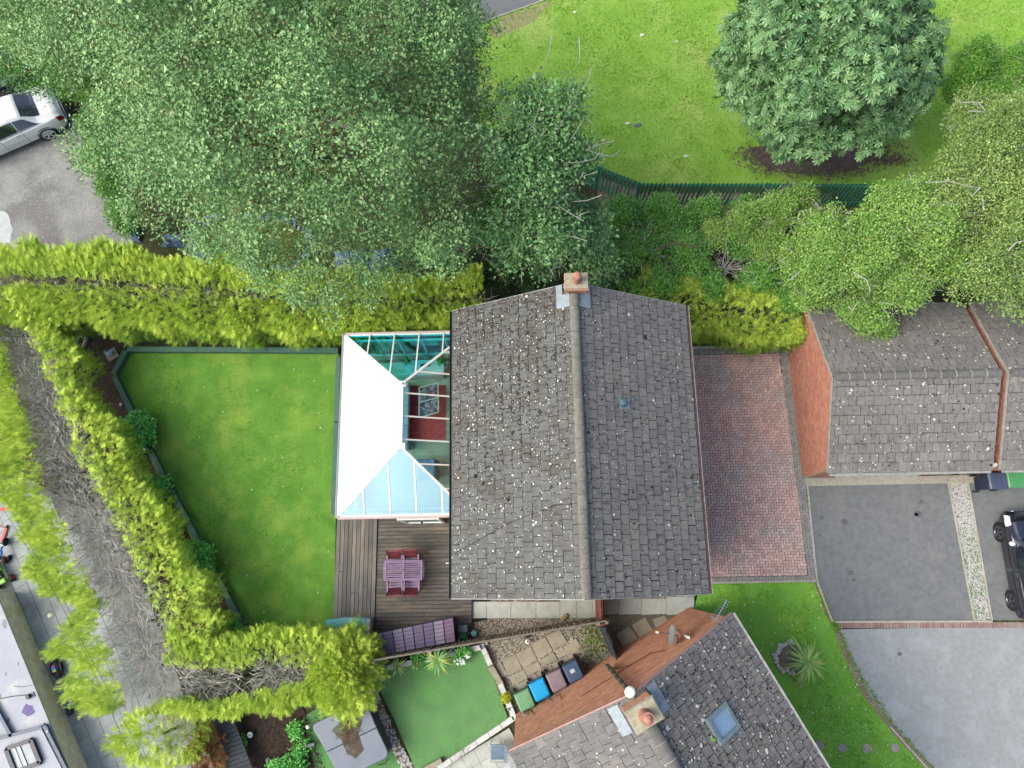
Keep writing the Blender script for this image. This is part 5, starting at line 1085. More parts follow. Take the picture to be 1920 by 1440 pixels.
bin_(1044, 1277, ba-.0, ('dkmauve', (84, 70, 78)), ('mauve', (150, 132, 144)), 'mauve lidded wheelie bin between the blue and the navy bin')
bin_(1075, 1260, ba+.03, ('dknavy', (34, 48, 72)), ('navy', (70, 92, 128)), 'navy wheelie bin with white sticker at the upper end of the row', badge=True)
bin_(1873, 901, PI/2, ('dknavy', (34, 48, 72)), ('navy2', (82, 92, 122)), 'dark navy wheelie bin lying against the second garage front', w=.56, l=.62); bin_(1908, 897, PI/2, ('dkgreen', (48, 84, 62)), ('green2', (92, 166, 108)), 'green wheelie bin beside the navy bin at the garage front', w=.60, l=.66)
# ================= neighbour's artificial lawn and edging
an = PX([(696, 1262), (905, 1215), (952, 1345), (832, 1445), (792, 1460), (780, 1445), (740, 1350)]); struct('artificial_lawn', an, m_astro, .02)
q = inside(an, 900); V, F, _ = scatter(*DISC, np.column_stack([q, np.full(len(q), .03)]), basis(np.tile([0, 0, 1.], (len(q), 1))), rng.uniform(.006, .016, len(q))); tag(npmesh('leaf_litter', V, F, mat('litter_bits', (190, 190, 150), (140, 130, 90), 9, rough=1, rnd=.2, bump=0)), kind='stuff', label='small bits scattered on the artificial lawn')
q = inside(an, 2600); p0 = np.array([(a.x, a.y) for a in an]); dmin = np.full(len(q), 9.)
for i in range(len(p0)):
    a, b = p0[i], p0[(i+1) % len(p0)]; ab = b-a; t_ = np.clip(((q-a)@ab)/(ab@ab), 0, 1); dmin = np.minimum(dmin, np.linalg.norm(q-(a+t_[:, None]*ab), axis=1))
q = q[rng.random(len(q)) < np.exp(-dmin/.12)*.9]; pos = np.column_stack([q, np.full(len(q), .03)]); V, F, _ = scatter(*LEAF4, pos, basis(rng.normal(size=(len(q), 3))*.7+(0, 0, 1)), rng.uniform(.03, .06, len(q))); tag(npmesh('edge_weeds', V, F, m_blade), kind='stuff', label='green weeds growing round the artificial lawn')
ps = PX([(686, 1286), (704, 1284), (722, 1330), (750, 1392), (780, 1445), (790, 1465), (762, 1462), (738, 1408), (712, 1345)]); struct('pebble_strip', ps, m_gbed, .024)
pebbles('white_pebbles', ps, 1500, .035, m_pebw, 'white and grey pebbles in a strip beside the hot tub').location.z += .02
def blocks(lst, label, m=m_paintw, h=.22, w=.17, seg=.45):
    t = thing('block_edging', label, 'garden edging', tuple(P(*lst[0])))
    for a, b in zip(lst, lst[1:]):
        a, b = P(*a, h), P(*b, h); n = max(1, round((b-a).length/seg))
        for i in range(n):
            d = (b-a).normalized()*.006; p, q_ = a.lerp(b, i/n)+d, a.lerp(b, (i+1)/n)-d; dz = Vector((0, 0, h/2)); MB().beam(p-dz, q_-dz, w, h).build('block', m, t, bevel=.01)
    return t
blocks([(700, 1258), (905, 1213)], 'white painted blocks along the top of the artificial lawn with plants'); blocks([(902, 1208), (920, 1248)], 'white painted blocks at the upper right corner of the artificial lawn'); blocks([(920, 1250), (940, 1285)], 'bare stone blocks right of the artificial lawn', m_flag, .2, .20, .5); blocks([(938, 1282), (966, 1350)], 'white painted blocks right of the artificial lawn by the green bin'); blocks([(964, 1346), (822, 1442)], 'white painted blocks with weeds along the bottom of the artificial lawn')
blocks([(790, 1452), (830, 1430)], 'bare stone block at the bottom corner of the artificial lawn', m_flag, .2, .3, .8)
# patio with pale tiles at the bottom
pp = thing('tiled_patio', '', None, tuple(P(900, 1430))); pp['kind'] = 'structure'
o0 = P(826, 1445); 
for i in range(8):
    for j in range(5):
        a = o0+nu*(i*.45-.1)-nv*(-.45*j+.02)
        if not inpoly(np.array([a.x+.2*nu.x]), np.array([a.y+.2*nu.y]), [(p.x, p.y) for p in PX([(800, 1460), (966, 1350), (985, 1352), (960, 1405), (960, 1520), (800, 1520)])])[0]: continue
        if (a+nu*.45-N0).dot(nu) > -.02: continue
        MB().obox(a+nu*.22+nv*.22+Vector((0, 0, .0)), nu*.221, nv*.221, (0, 0, .03+random.uniform(0, .003))).build('tile', m_slab, pp)
# metal chair on the patio
c = P(932, 1411, .5); gc = thing('garden_chair', 'blue grey metal armchair on the pale tiled patio', 'garden chair', (0, 0, 0)); m_gc = mat('blue_grey_metal', (112, 134, 156), (98, 120, 142), 6, rough=.4, rnd=0, bump=0)
MB().box(-.23, -.22, .40, .23, .22, .44).build('seat', m_gc, gc, bevel=.02); MB().obox((0, .27, .62), (.23, 0, 0), (0, .02, 0), (0, .05, .22)).build('backrest', m_gc, gc, bevel=.015)
for s in (-1, 1):
    MB().tube([(s*.25, -.2, 0.03), (s*.25, -.2, .63), (s*.25, .26, .65)], .014, 6).build('armrest', m_chrome, gc); MB().tube([(s*.24, .25, 0.03), (s*.24, .24, .6), (s*.24, .32, .85)], .014, 6).build('leg', m_chrome, gc)
gc.location = (c.x, c.y, 0); gc.rotation_euler = (0, 0, NA-PI/2-.5)
c = P(958, 1436, .4); tag(MB().lathe([(.20, 0), (.2, .02), (.02, .03)], (c.x, c.y, .42), 16).tube([(c.x, c.y, .03), (c.x, c.y, .42)], .02, 6).lathe([(.14, 0), (.12, .02)], (c.x, c.y, .03), 12).build('side_table', m_chrome), 'small round metal table by the blue grey chair', 'table')
# ================= hot tub and its corner
struct('green_matting', PX([(568, 1345), (640, 1300), (692, 1288), (730, 1370), (775, 1450), (700, 1480), (600, 1480)]), m_astro, .016)
hz = .9; hq = [P(683, 1311, hz), P(731, 1418, hz), P(640, 1462, hz), P(583, 1360, hz)]
ht = thing('hot_tub', 'square hot tub under a grey cover with a brown puddle on it', 'hot tub', tuple(Vector((sum(p.x for p in hq)/4, sum(p.y for p in hq)/4, 0))))
def rounded(q_, r, n=5):
    out = []; m_ = len(q_)
    for i in range(m_):
        p, a, b = q_[i], q_[i-1], q_[(i+1) % m_]; pa = p+(a-p).normalized()*r; pb = p+(b-p).normalized()*r
        for k in range(n+1): t_ = k/n; out.append(pa*(1-t_)**2+p*2*t_*(1-t_)+pb*t_**2)
    return out
ce = sum(hq, Vector())/4; MB().prism(rounded([p.lerp(ce, .03) for p in hq], .2), 0.016, hz-.1).build('cabinet', mat('tub_cabinet', (84, 94, 104), (70, 80, 90), 3, rough=.6, rnd=0, bump=.1), ht)
m_cov = mat('tub_cover', (112, 124, 142), (102, 114, 132), 1.5, rough=.35, rnd=.02, bump=.2, bscale=120, fine=.03, spec=.6)
ma, mb2 = (hq[0]+hq[1])/2, (hq[2]+hq[3])/2
for half in ([hq[0], ma, mb2, hq[3]], [ma, hq[1], hq[2], mb2]):
    cc_ = sum(half, Vector())/4; ps_ = []
    for i in range(4):
        p, a, b = half[i], half[i-1], half[(i+1) % 4]
        if (p-ma).length < .01 or (p-mb2).length < .01: ps_.append(p+(cc_-p).normalized()*.012)
        else: ps_ += [(p+(a-p).normalized()*.22)*(1-t_)**2+p*2*t_*(1-t_)+(p+(b-p).normalized()*.22)*t_**2 for t_ in (0, .25, .5, .75, 1)]
    MB().prism(ps_, hz-.1, hz).build('cover_half', m_cov, ht, bevel=.02)
sc_d = P(655, 1375, hz); pud = wobble([P(640, 1350, hz), P(662, 1335, hz), P(680, 1352, hz), P(672, 1378, hz), P(683, 1404, hz), P(668, 1424, hz), P(650, 1414, hz), P(640, 1388, hz), P(622, 1370, hz)], .02, .12)
m_pud = mat('brown_puddle', (84, 72, 52), (56, 44, 30), 4, rough=.45, rnd=0, bump=.1, c3=(92, 96, 88), scale3=2.5, w3=(.5, .6), spec=.25); MB().sheet([p+Vector((0, 0, .004)) for p in pud]).build('puddle', m_pud, ht)
q = np.array([(sc_d.x, sc_d.y)])+rng.normal(size=(260, 2))*(.16, .17)+np.array([(-.04, .1)]); pos = np.column_stack([q, np.full(len(q), hz+.012)]); ang = rng.uniform(-PI, PI, len(q)); tw = np.column_stack([np.cos(ang), np.sin(ang), np.zeros(len(q))])
V, F, _ = scatter(np.array([(-.04, 0, 0), (.04, 0, 0), (.02, 1, .03), (-.02, 1, .03)]), np.array([(0, 1, 2, 3)]), pos, basis(np.tile([0, 0, 1.], (len(q), 1)), tw), rng.uniform(.05, .17, len(q))); o = npmesh('leaf_debris', V, F, mat('brown_debris', (104, 78, 44), (70, 52, 32), 9, rough=.9, rnd=.3, bump=0), ht); o['kind'] = 'stuff'
MB().tube([P(578, 1362, .6), P(600, 1350, .7), P(590, 1345, .5)], .02, 6).build('cover_lifter', m_black, ht); MB().tube([P(728, 1422, .5), P(722, 1432, .4), P(708, 1434, .4)], .018, 6).build('cable_loop', m_black, ht)
c = P(580, 1363, .4); MB().ell((c.x-.05, c.y, .4), (.07, .07, .05), 10).build('white_knob', m_white, ht)
bedp = PX([(430, 1340), (470, 1325), (560, 1310), (575, 1345), (610, 1440), (620, 1500), (420, 1500)]); struct('bark_bed', bedp, m_earth, .010)
q = inside(bedp, 5000); V, F, _ = scatter(*LEAF4, np.column_stack([q, rng.uniform(.01, .04, len(q))]), basis(rng.normal(size=(len(q), 3))*.3+(0, 0, 1)), rng.uniform(.03, .07, len(q))); tag(npmesh('bark_chips', V, F, m_bark), kind='stuff', label='brown bark chips in the bed left of the hot tub')
bedc = PX([(210, 640), (236, 656), (212, 705), (330, 960), (455, 1180), (300, 1100), (210, 800), (150, 650)]); q = inside(bedc, 4000); V, F, _ = scatter(*LEAF4, np.column_stack([q, rng.uniform(.01, .04, len(q))]), basis(rng.normal(size=(len(q), 3))*.3+(0, 0, 1)), rng.uniform(.03, .06, len(q))); tag(npmesh('bed_debris', V, F, m_bark), kind='stuff', label='brown dead leaves on the flower bed by the lawn')
for (u, v, r, lb) in ((470, 1377, .10, 'round white lamp with teal mark on the bark bed'), (457, 1420, .10, 'plain round white lamp near the bottom of the bark bed')):
    c = P(u, v, .15); tt = thing('garden_lamp', lb, 'garden lamp', (c.x, c.y, 0), 'round white lamps on the bark bed'); MB().ell((c.x, c.y, .2), (r, r, r*.7), 14).build('globe', m_white, tt, smooth=True); MB().tube([(c.x, c.y, 0), (c.x, c.y, .15)], .02, 6).build('stake', m_black, tt)
    if 'teal' in lb: MB().ell((c.x+.01, c.y, .2+r*.66), (.05, .035, .012), 7, .4, .3).build('teal_mark', mat('teal_mark', (40, 150, 170), rough=.5, rnd=0), tt)
for (u, v, s, lb) in ((503, 1425, .10, 'grey rock at the lower left of the bark bed'), (525, 1424, .12, 'larger pale rock in the bark bed beside another'), (591, 1413, .06, 'small pale rock by the hot tub')): c = P(u, v); tag(MB().ell((c.x, c.y, .05), (s, s*.7, .07), 8, random.random()*3, .25).build('rock', m_flag), lb, 'rock')
a, b = P(552, 1358, .1), P(572, 1350, .1); tag(MB().beam(a, b, .07, .05).beam(a-Vector((0, 0, .04)), b-Vector((0, 0, .04)), .05, .03).build('timber_offcut', m_wood), 'short pale timber offcut at the edge of the green matting', 'timber'); 
a, b = P(568, 1400, .25), P(590, 1395, .25); tag(MB().beam(a, b, .1, .06).beam(a+Vector((0, 0, .05)), b+Vector((0, 0, .05)), .07, .03).build('tub_step', m_grey), 'grey plastic step beside the hot tub cover', 'step')
# dark fence right of the orange conifer
fa2, fb2 = P(395, 1352, 1.0), P(440, 1470, 1.0)
d = (fb2-fa2).normalized(); nr_ = Vector((d.y, -d.x, 0)); tf = thing('timber_fence', 'blue black slatted screen beside the orange dead conifer', 'fence', (fa2.x, fa2.y, 0)); L = (fb2-fa2).length
n = int(L/.13)
for i in range(n): p = fa2+d*(i+.5)*L/n; MB().obox((p.x+.18, p.y, .5), d*(L/n*.44), Vector((.30, .10, 0)), (0, 0, .02)).build('slat', m_wooddk, tf)
for s in (-.05, .35): MB().beam((fa2.x+s, fa2.y, .46), (fb2.x+s, fb2.y, .46), .06, .05).build('rail', m_wooddk, tf)
for i in range(3): p = fa2.lerp(fb2, i/2); MB().box(p.x-.02, p.y-.04, 0, p.x+.08, p.y+.04, .48).build('post', m_wooddk, tf)
# ================= paved yard at the lower left
yd = thing('paved_yard', '', None, tuple(P(150, 1300))); yd['kind'] = 'structure'
ya, yb = P(33, 1120), P(162, 1440); dA = (yb-ya).normalized(); nB = Vector((-dA.y, dA.x, 0)); nB = nB if nB.x > 0 else -nB
MB().sheet([P(-80, 880), P(60, 900), P(160, 960), P(330, 1260), P(420, 1500), P(200, 1560), P(-80, 1560)], .004).build('joint_bed', mat('joint_bed', (120, 122, 120), rough=1, rnd=0), yd)
sp = [(p.x, p.y) for p in PX([(-60, 900), (60, 920), (130, 960), (240, 1120), (330, 1300), (400, 1500), (180, 1520), (33, 1120), (22, 1100), (-60, 1095)])]
cnt = 0
for i in range(-3, 15):
    s = -7.0+random.uniform(0, .6)
    while s < 9.5:
        L = random.choice((.6, .6, .9, .75)); a = ya+nB*(i*.46+.02)+dA*s; c = a+dA*L/2+nB*.23; s += L
        if inpoly(np.array([c.x]), np.array([c.y]), sp)[0]:
            MB().obox((c.x, c.y, .015), dA*(L/2-.006), nB*(.224), (0, 0, .015+random.uniform(-.003, .003))).build('slab', m_yard, yd); cnt += 1
# broken concrete under the bare hedge band
struct('concrete_base', wobble(PX([(120, 950), (200, 960), (260, 1080), (345, 1300), (400, 1440), (330, 1440), (230, 1180)]), .08, .4), mat('worn_concrete', (176, 176, 172), (146, 146, 142), 3, rough=1, rnd=0, bump=1, bscale=25, fine=.2), .038)
zr_ = .95
tr = thing('flat_roof_building', 'low flat roofed building with pale felt roof and small skylight at the lower left corner', 'building', tuple(P(60, 1300)))
rp_ = [P(-8, 1112, zr_), P(127, 1440, zr_), P(170, 1545, zr_), P(-260, 1640, zr_), P(-260, 1160, zr_)]
MB().prism(rp_, -.02, zr_-.05).build('wall', m_coping, tr); ce = sum(rp_, Vector())/5
MB().prism([p.lerp(ce, -.004) for p in rp_], zr_-.05, zr_).build('roof', m_flatroof, tr)
in_ = [P(-60, 1398, zr_), P(0, 1386, zr_), P(80, 1364, zr_), P(122, 1445, zr_), P(160, 1550, zr_), P(-150, 1600, zr_)]; MB().prism(in_, zr_+.003, zr_+.09).build('raised_roof', m_flatroof, tr)
m_trim = mat('slate_blue_trim', (88, 108, 128), (70, 90, 112), 6, rough=.5, rnd=0, bump=.1)
for a, b in (((-60, 1400), (80, 1363)), ((84, 1360), (126, 1444)), ((-12, 1318), (22, 1380)), ((126, 1444), (160, 1530))): p, q_ = P(*a, zr_+.08), P(*b, zr_+.08); MB().beam(p, q_, .10, .10).build('roof_trim', m_trim, tr)
p = P(86, 1362, zr_); MB().tube([P(76, 1362, zr_+.12), P(83, 1357, zr_+.2), P(90, 1364, zr_+.16), P(92, 1374, zr_+.1)], .03, 8).build('pipe', m_trim, tr); MB().ell(tuple(P(90, 1371, zr_+.12)), (.05, .05, .04), 8).build('pipe_joint', m_chrome, tr)
kq = [P(10, 1404, 1.15), P(57, 1388, 1.15), P(74, 1430, 1.15), P(27, 1448, 1.15)]; mb = MB()
for a, b in zip(kq, kq[1:]+kq[:1]): d = (b-a).normalized(); mb.beam(a-Vector((0, 0, .06)), b-Vector((0, 0, .06)), .13, .14)
kf = mb.build('skylight', mat('dark_frame', (52, 60, 80), rough=.5, rnd=0, bump=0), tr); kc = sum(kq, Vector())/4
MB().prism([p.lerp(kc, .12) for p in kq], 1.08, 1.10).build('pane', mat('skylight_pane', (150, 168, 178), (120, 140, 152), 3, rough=.3, rnd=0, bump=0, spec=.4), kf)
ka, kb = kq[0].lerp(kq[1], .5), kq[3].lerp(kq[2], .5); MB().beam(ka-Vector((0, 0, .03)), kb-Vector((0, 0, .03)), .03, .03).build('glazing_bar', m_white, kf)
for a, b in (((kq[0].lerp(kq[1], .3)), (kq[3].lerp(kq[2], .3))),): MB().beam(a-Vector((0, 0, .035)), b-Vector((0, 0, .035)), .025, .02).build('glazing_bar', m_white, kf)
MB().tube([P(-10, 1312, zr_+.01), P(20, 1306, zr_+.01), P(50, 1303, zr_+.01), P(66, 1305, zr_+.02), P(62, 1297, zr_+.01)], .012, 5).build('roof_cable', m_black, tr)
MB().tube([P(26, 1287, zr_+.005), P(45, 1288, zr_+.006), P(62, 1284, zr_+.005)], .008, 4).build('roof_seam', m_grey, tr)
tag(MB().obox(tuple(P(53, 1306, zr_+.06)), dA*.07, nB*.05, (0, 0, .06)).build('junction_box', m_black), 'small black box with a cable on the pale flat roof', 'junction box')
MB().sheet(wobble([P(53+math.cos(a)*11*(1+.25*math.sin(5*a)), 1332+math.sin(a)*11*(1+.3*math.cos(7*a)), zr_+.004) for a in np.linspace(0, 6.0, 16)], .015, .1)).build('paint_splash', mat('violet_paint', (74, 60, 132), (98, 84, 150), 9, rough=.6, rnd=0, bump=0), tr)
for (u, v, s) in ((8, 1170, .14), (34, 1245, .05), (11, 1264, .05), (16, 1350, .08), (0, 1305, .08)): MB().sheet(wobble([P(u+math.cos(a)*s*30, v+math.sin(a)*s*60, zr_+.004) for a in np.arange(8)*PI/4], .02, .1)).build('roof_stain', m_grey, tr)
# overhead wires over the yard
for (a, b, lb) in (((0, 955), (290, 1440), 'left overhead wire above the paved yard'), ((14, 950), (262, 1440), 'middle overhead wire above the paved yard')):
    p, q_ = P(a[0]-12, a[1]-30, 4.6), P(b[0]+18, b[1]+60, 4.6); tag(MB().tube([p.lerp(q_, t_)-Vector((0, 0, .25*math.sin(PI*t_))) for t_ in np.linspace(0, 1, 9)], .004, 4).build('overhead_wire', m_black), lb, 'wire')
# two black strapped objects with a rainbow panel
RB = [(220, 40, 150), (60, 80, 220), (20, 170, 230), (40, 200, 120), (240, 220, 40)]
def pod(u, v, ang, label):
    c = P(u, v, .15); t = thing('strapped_bag', label, 'bag', (0, 0, 0), 'black bags with rainbow panels on the paving')
    MB().ell((0, 0, .15), (.30, .20, .15), 12, 0, .10).build('body', mat('black_bag', (34, 38, 48), (22, 26, 34), 9, rough=.5, rnd=0, bump=.3), t, smooth=True); MB().ell((.20, .03, .2), (.15, .13, .10), 10, 0, .15).build('pocket', m_black, t, smooth=True)
    for i, col in enumerate(RB): MB().obox((-.10+i*.045, -.01, .305-abs(i-2)*.006), (.022, 0, 0), (0, .06, 0), (0, 0, .006)).build('rainbow_stripe', mat('rainbow_%d' % i, col, rough=.5, rnd=0, bump=0), t)
    MB().tube([(-.28, .12, .1), (-.1, .19, .24), (.12, .18, .24), (.27, .1, .1)], .012, 6).build('strap', m_grey, t); MB().tube([(-.28, -.12, .1), (-.1, -.19, .24), (.12, -.18, .24), (.27, -.1, .1)], .012, 6).build('strap', m_grey, t)
    t.location = (c.x, c.y, .03); t.rotation_euler = (0, 0, ang)
pod(107, 1253, -1.15, 'black strapped bag with rainbow panel, upper of the two by the mossy wall'); pod(137, 1321, -1.85, 'black strapped bag with rainbow panel, lower of the two by the mossy wall')
c = P(94, 1154, .03); tag(MB().ell((c.x, c.y, .05), (.09, .08, .03), 9, 0, .15).build('paint_lid', mat('cream_lid', (244, 244, 214), rough=.6, rnd=0, bump=0)), 'pale cream disc lying on the paving by the hedge', 'lid')
# toys at the left edge
m_red = mat('toy_red', (196, 40, 56), rough=.45, rnd=0, bump=0); m_blue = mat('toy_blue', (36, 96, 176), rough=.45, rnd=0, bump=0); m_lime = mat('toy_lime', (132, 208, 60), rough=.4, rnd=0, bump=0)
c = P(0, 1074, .2); kt = thing('pedal_kart', 'lime green toy kart with red hubbed wheels at the left edge', 'toy kart', (c.x, c.y, 0))
MB().obox((c.x, c.y, .22), dA*.42+Vector(), nB*.12, (0, 0, .06)).build('body', m_lime, kt, bevel=.04); MB().obox((c.x+dA.x*.1, c.y+dA.y*.1, .34), dA*.14, nB*.13, (0, 0, .07)).build('seat', m_black, kt, bevel=.03)
MB().lathe([(.09, 0), (.11, .01), (.09, .02)], (c.x-dA.x*.22, c.y-dA.y*.22, .42), 12, (.3, -.6, 1)).build('steering_wheel', m_black, kt)
for s in (-.34, .36):
    for e_ in (-1, 1):
        w = c+dA*s+nB*.27*e_; wh = MB().lathe([(.09, -.05), (.13, -.045), (.13, .045), (.09, .05)], (w.x, w.y, .14), 14, tuple(nB)).build('wheel', m_rub, kt, smooth='auto'); MB().lathe([(.085, -.055), (.085, .056), (.02, .07)], (w.x, w.y, .14), 10, tuple(nB)).build('hub', m_red, wh)
    MB().tube([c+dA*s-nB*.25+Vector((0, 0, -.06)), c+dA*s+nB*.25+Vector((0, 0, -.06))], .02, 6).build('axle', m_black, kt)
c = P(2, 1032, .3); tc = thing('tricycle', 'blue toy tricycle with white handlebars above the green kart', 'tricycle', (c.x, c.y, 0))
MB().tube([(c.x, c.y+.3, .16), (c.x, c.y+.05, .3), (c.x, c.y-.2, .3)], .03, 8).build('frame', m_blue, tc); MB().ell((c.x, c.y-.1, .34), (.11, .13, .04), 10).build('seat', m_blue, tc); MB().tube([(c.x-.2, c.y+.15, .5), (c.x, c.y+.22, .46), (c.x+.2, c.y+.15, .5)], .018, 8).build('handlebar', m_white, tc); MB().tube([(c.x, c.y+.28, .15), (c.x, c.y+.2, .47)], .02, 6).build('fork', m_white, tc)
for x, y, r in ((0, .3, .15), (-.2, -.25, .1), (.2, -.25, .1)): MB().lathe([(r*.7, -.025), (r, -.02), (r, .02), (r*.7, .025)], (c.x+x, c.y+y, r), 14, (1, 0, 0)).build('wheel', m_rub, tc, smooth='auto')
c = P(2, 1000, .3); sc_o = thing('toy_scooter', 'red and white toy scooter lying above the blue tricycle', 'scooter', (c.x, c.y, 0)); MB().beam((c.x-.1, c.y-.3, .08), (c.x, c.y+.2, .08), .10, .03).build('deck', m_red, sc_o); MB().tube([(c.x, c.y+.2, .08), (c.x+.03, c.y+.25, .55)], .018, 6).build('stem', m_white, sc_o); MB().tube([(c.x-.14, c.y+.22, .55), (c.x+.18, c.y+.28, .55)], .016, 6).build('handlebar', m_red, sc_o)
for y in (-.32, .24): MB().lathe([(.04, -.02), (.06, -.015), (.06, .015), (.04, .02)], (c.x+.0, c.y+y, .06), 12, (1, 0, 0)).build('wheel', m_red, sc_o)
a, b = P(-10, 956, .3), P(18, 954, .3); tag(MB().beam(a, b, .12, .04).beam(a-Vector((0, 0, .2)), a, .05, .05).beam(b-Vector((.05, 0, .25)), b-Vector((.05, 0, 0)), .05, .05).build('toy_bench', m_red), 'red plastic plank bench poking out from under the golden hedge', 'bench')
# ================= cars
m_win = mat('car_glass', (40, 54, 62), (30, 42, 50), 1, rough=.03, rnd=0, bump=0, spec=1.0, coat=.5)
def car(loc, ang, L, W, H, wb, paint, label, name='parked_car', hatch=False, rim_dark=False, lamp=None):
    t = thing(name, label, 'car', (0, 0, 0)); h = L/2; mp = paint; rr_ = .33 if not hatch else .29
    # stations: x, half width, z low, z belt, roof half width, z top
    if not hatch: S = [(-1, .78, .42, .70, .60, .78), (-.965, .90, .30, .86, .74, .93), (-.90, .96, .24, .92, .78, 1.02), (-.74, 1, .22, .93, .76, 1.06), (-.62, 1, .22, .93, .72, 1.10), (-.42, 1, .22, .92, .66, H-.07), (-.22, 1, .22, .92, .66, H), (.05, 1, .22, .91, .66, H), (.22, 1, .22, .90, .67, H-.10), (.46, 1, .22, .89, .76, .98), (.62, 1, .22, .86, .78, .90), (.82, .97, .24, .76, .76, .80), (.93, .90, .26, .66, .68, .70), (1, .74, .36, .52, .5, .58)]
    else: S = [(-1, .80, .40, .74, .60, .84), (-.97, .92, .28, .90, .70, 1.05), (-.86, .98, .22, .96, .68, H-.10), (-.70, 1, .20, .96, .67, H-.03), (-.4, 1, .20, .94, .67, H), (-.1, 1, .20, .93, .67, H), (.12, 1, .20, .92, .68, H-.08), (.45, 1, .20, .92, .76, 1.02), (.55, 1, .20, .90, .78, .95), (.78, .97, .22, .80, .76, .86), (.93, .88, .26, .68, .66, .74), (1, .70, .36, .52, .5, .60)]
    S = np.array(S, float); xs = S[:, 0]
    def sec(x): return [np.interp(x, xs, S[:, k]) for k in range(1, 6)]
    TK = np.array([0, .10, .30, .42, .47, .72, .80, 1.0])
    def pt_(x, t_, sg=1, off=0.0):
        w, zl, zb, wr, zt = sec(x); w *= W/2; wr = wr*W/2
        yk = [w*.86, w*.97, w, w*.97, w*.94, wr*1.02, wr*.90, 0]; zk = [zl, zl+.08, zl+(zb-zl)*.55, zb-.03, zb, zt-.05-.0, zt, zt+.03]
        zk[4] = min(zb, zt-.07)
        y, z = np.interp(t_, TK, yk), np.interp(t_, TK, zk); return np.array([x*h, sg*y, z])
    def nrm_(x, t_, sg):
        e = .004; a = pt_(min(x+e, 1), t_, sg)-pt_(max(x-e, -1), t_, sg); b = pt_(x, min(t_+.01, 1), sg)-pt_(x, max(t_-.01, 0), sg); n = np.cross(a, b); n = n/(np.linalg.norm(n)+1e-9)
        c = pt_(x, t_, sg)-np.array([x*h*.9, 0, .6]); return n if n@c > 0 else -n
    X = np.unique(np.concatenate([np.linspace(-1, 1, 61), xs])); Tt = np.unique(np.concatenate([np.linspace(0, 1, 20), TK])); Tf = [(1, a) for a in Tt]+[(-1, a) for a in Tt[::-1][1:]]
    vs = [pt_(x, a, sg) for x in X for sg, a in Tf]; m_ = len(Tf)
    fs = [(i*m_+k, (i+1)*m_+k, (i+1)*m_+k+1, i*m_+k+1) for i in range(len(X)-1) for k in range(m_-1)]+[tuple(range(m_))[::-1], tuple((len(X)-1)*m_+k for k in range(m_))]
    fs += [(i*m_, i*m_+m_-1, (i+1)*m_+m_-1, (i+1)*m_) for i in range(len(X)-1)]
    MB().add(vs, fs).build('body', mp, t, smooth=True)
    def patch(nm, f0, f1, t0, t1, m, sg=1, off=.008, cross=False, n=8, k=6, parent=None):
        """surface patch; f0,f1: x limits as functions of t (0..1)"""
        g = []
        for i in range(k+1):
            a = i/k; tt_ = t0+(t1-t0)*a; x0_, x1_ = f0(a), f1(a)
            for j in range(n+1): x = x0_+(x1_-x0_)*j/n; g.append(pt_(x, tt_, sg)+nrm_(x, tt_, sg)*off)
        f = [(i*(n+1)+j, i*(n+1)+j+1, (i+1)*(n+1)+j+1, (i+1)*(n+1)+j) for i in range(k) for j in range(n)]
        return MB().add(g, f).build(nm, m, parent or t, smooth=True)
    def cross_patch(nm, x0_, x1_, tin, m, n=12, k=6):     # windscreen / rear window across the roof
        g = []
        for i in range(k+1):
            a = i/k; x = x0_+(x1_-x0_)*a; tl = tin(a)
            for j in range(n+1):
                s_ = -1+2*j/n; tt_ = 1-(1-tl)*abs(s_); sg = 1 if s_ >= 0 else -1; g.append(pt_(x, tt_, sg)+nrm_(x, tt_, sg)*.007)
        f = [(i*(n+1)+j, i*(n+1)+j+1, (i+1)*(n+1)+j+1, (i+1)*(n+1)+j) for i in range(k) for j in range(n)]
        return MB().add(g, f).build(nm, m, t, smooth=True)
    m_ln = mat('panel_gap', (70, 74, 78), rough=.6, rnd=0, bump=0); m_tail = mat('tail_light', (170, 24, 40), rough=.2, rnd=0, bump=0); m_hl = lamp or mat('headlight_clear', (236, 240, 246), rough=.15, rnd=0, bump=0)
    if not hatch:
        cross_patch('rear_window', -.70, -.45, lambda a: .80+.0*a, m_win); cross_patch('windscreen', .24, .47, lambda a: .80, m_win)
        for sg in (1, -1):
            patch('side_window', lambda a: -.63+.17*a, lambda a: -.285, .50, .70, m_win, sg); patch('side_window', lambda a: -.27, lambda a: .05, .50, .70, m_win, sg); patch('side_window', lambda a: .065, lambda a: .37-.14*a, .50, .70, m_win, sg)
            patch('window_trim', lambda a: -.66, lambda a: .40, .475, .492, m_chrome, sg, .010, k=1, n=16)
            for xd in (-.31, .055, .40): patch('door_gap', lambda a: xd, lambda a: xd+.006, .12, .47, m_ln, sg, .004, n=1, k=8)
            for xd in (-.27, .10): patch('door_handle', lambda a: xd, lambda a: xd+.07, .395, .41, m_chrome, sg, .022, n=3, k=1)
            patch('tail_light', lambda a: -.985+.02*a, lambda a: -.90+.015*a, .33, .46, m_tail, sg, .008); patch('headlight', lambda a: .87, lambda a: .97-.02*a, .36, .48, m_hl, sg)
            patch('sill', lambda a: -.5, lambda a: .55, .03, .10, m_ln, sg, .010, n=12, k=1)
    else:
        cross_patch('windscreen', .14, .46, lambda a: .80, m_win); cross_patch('rear_window', -.955, -.88, lambda a: .80, m_win); cross_patch('sunroof', -.5, .02, lambda a: .84, m_win)
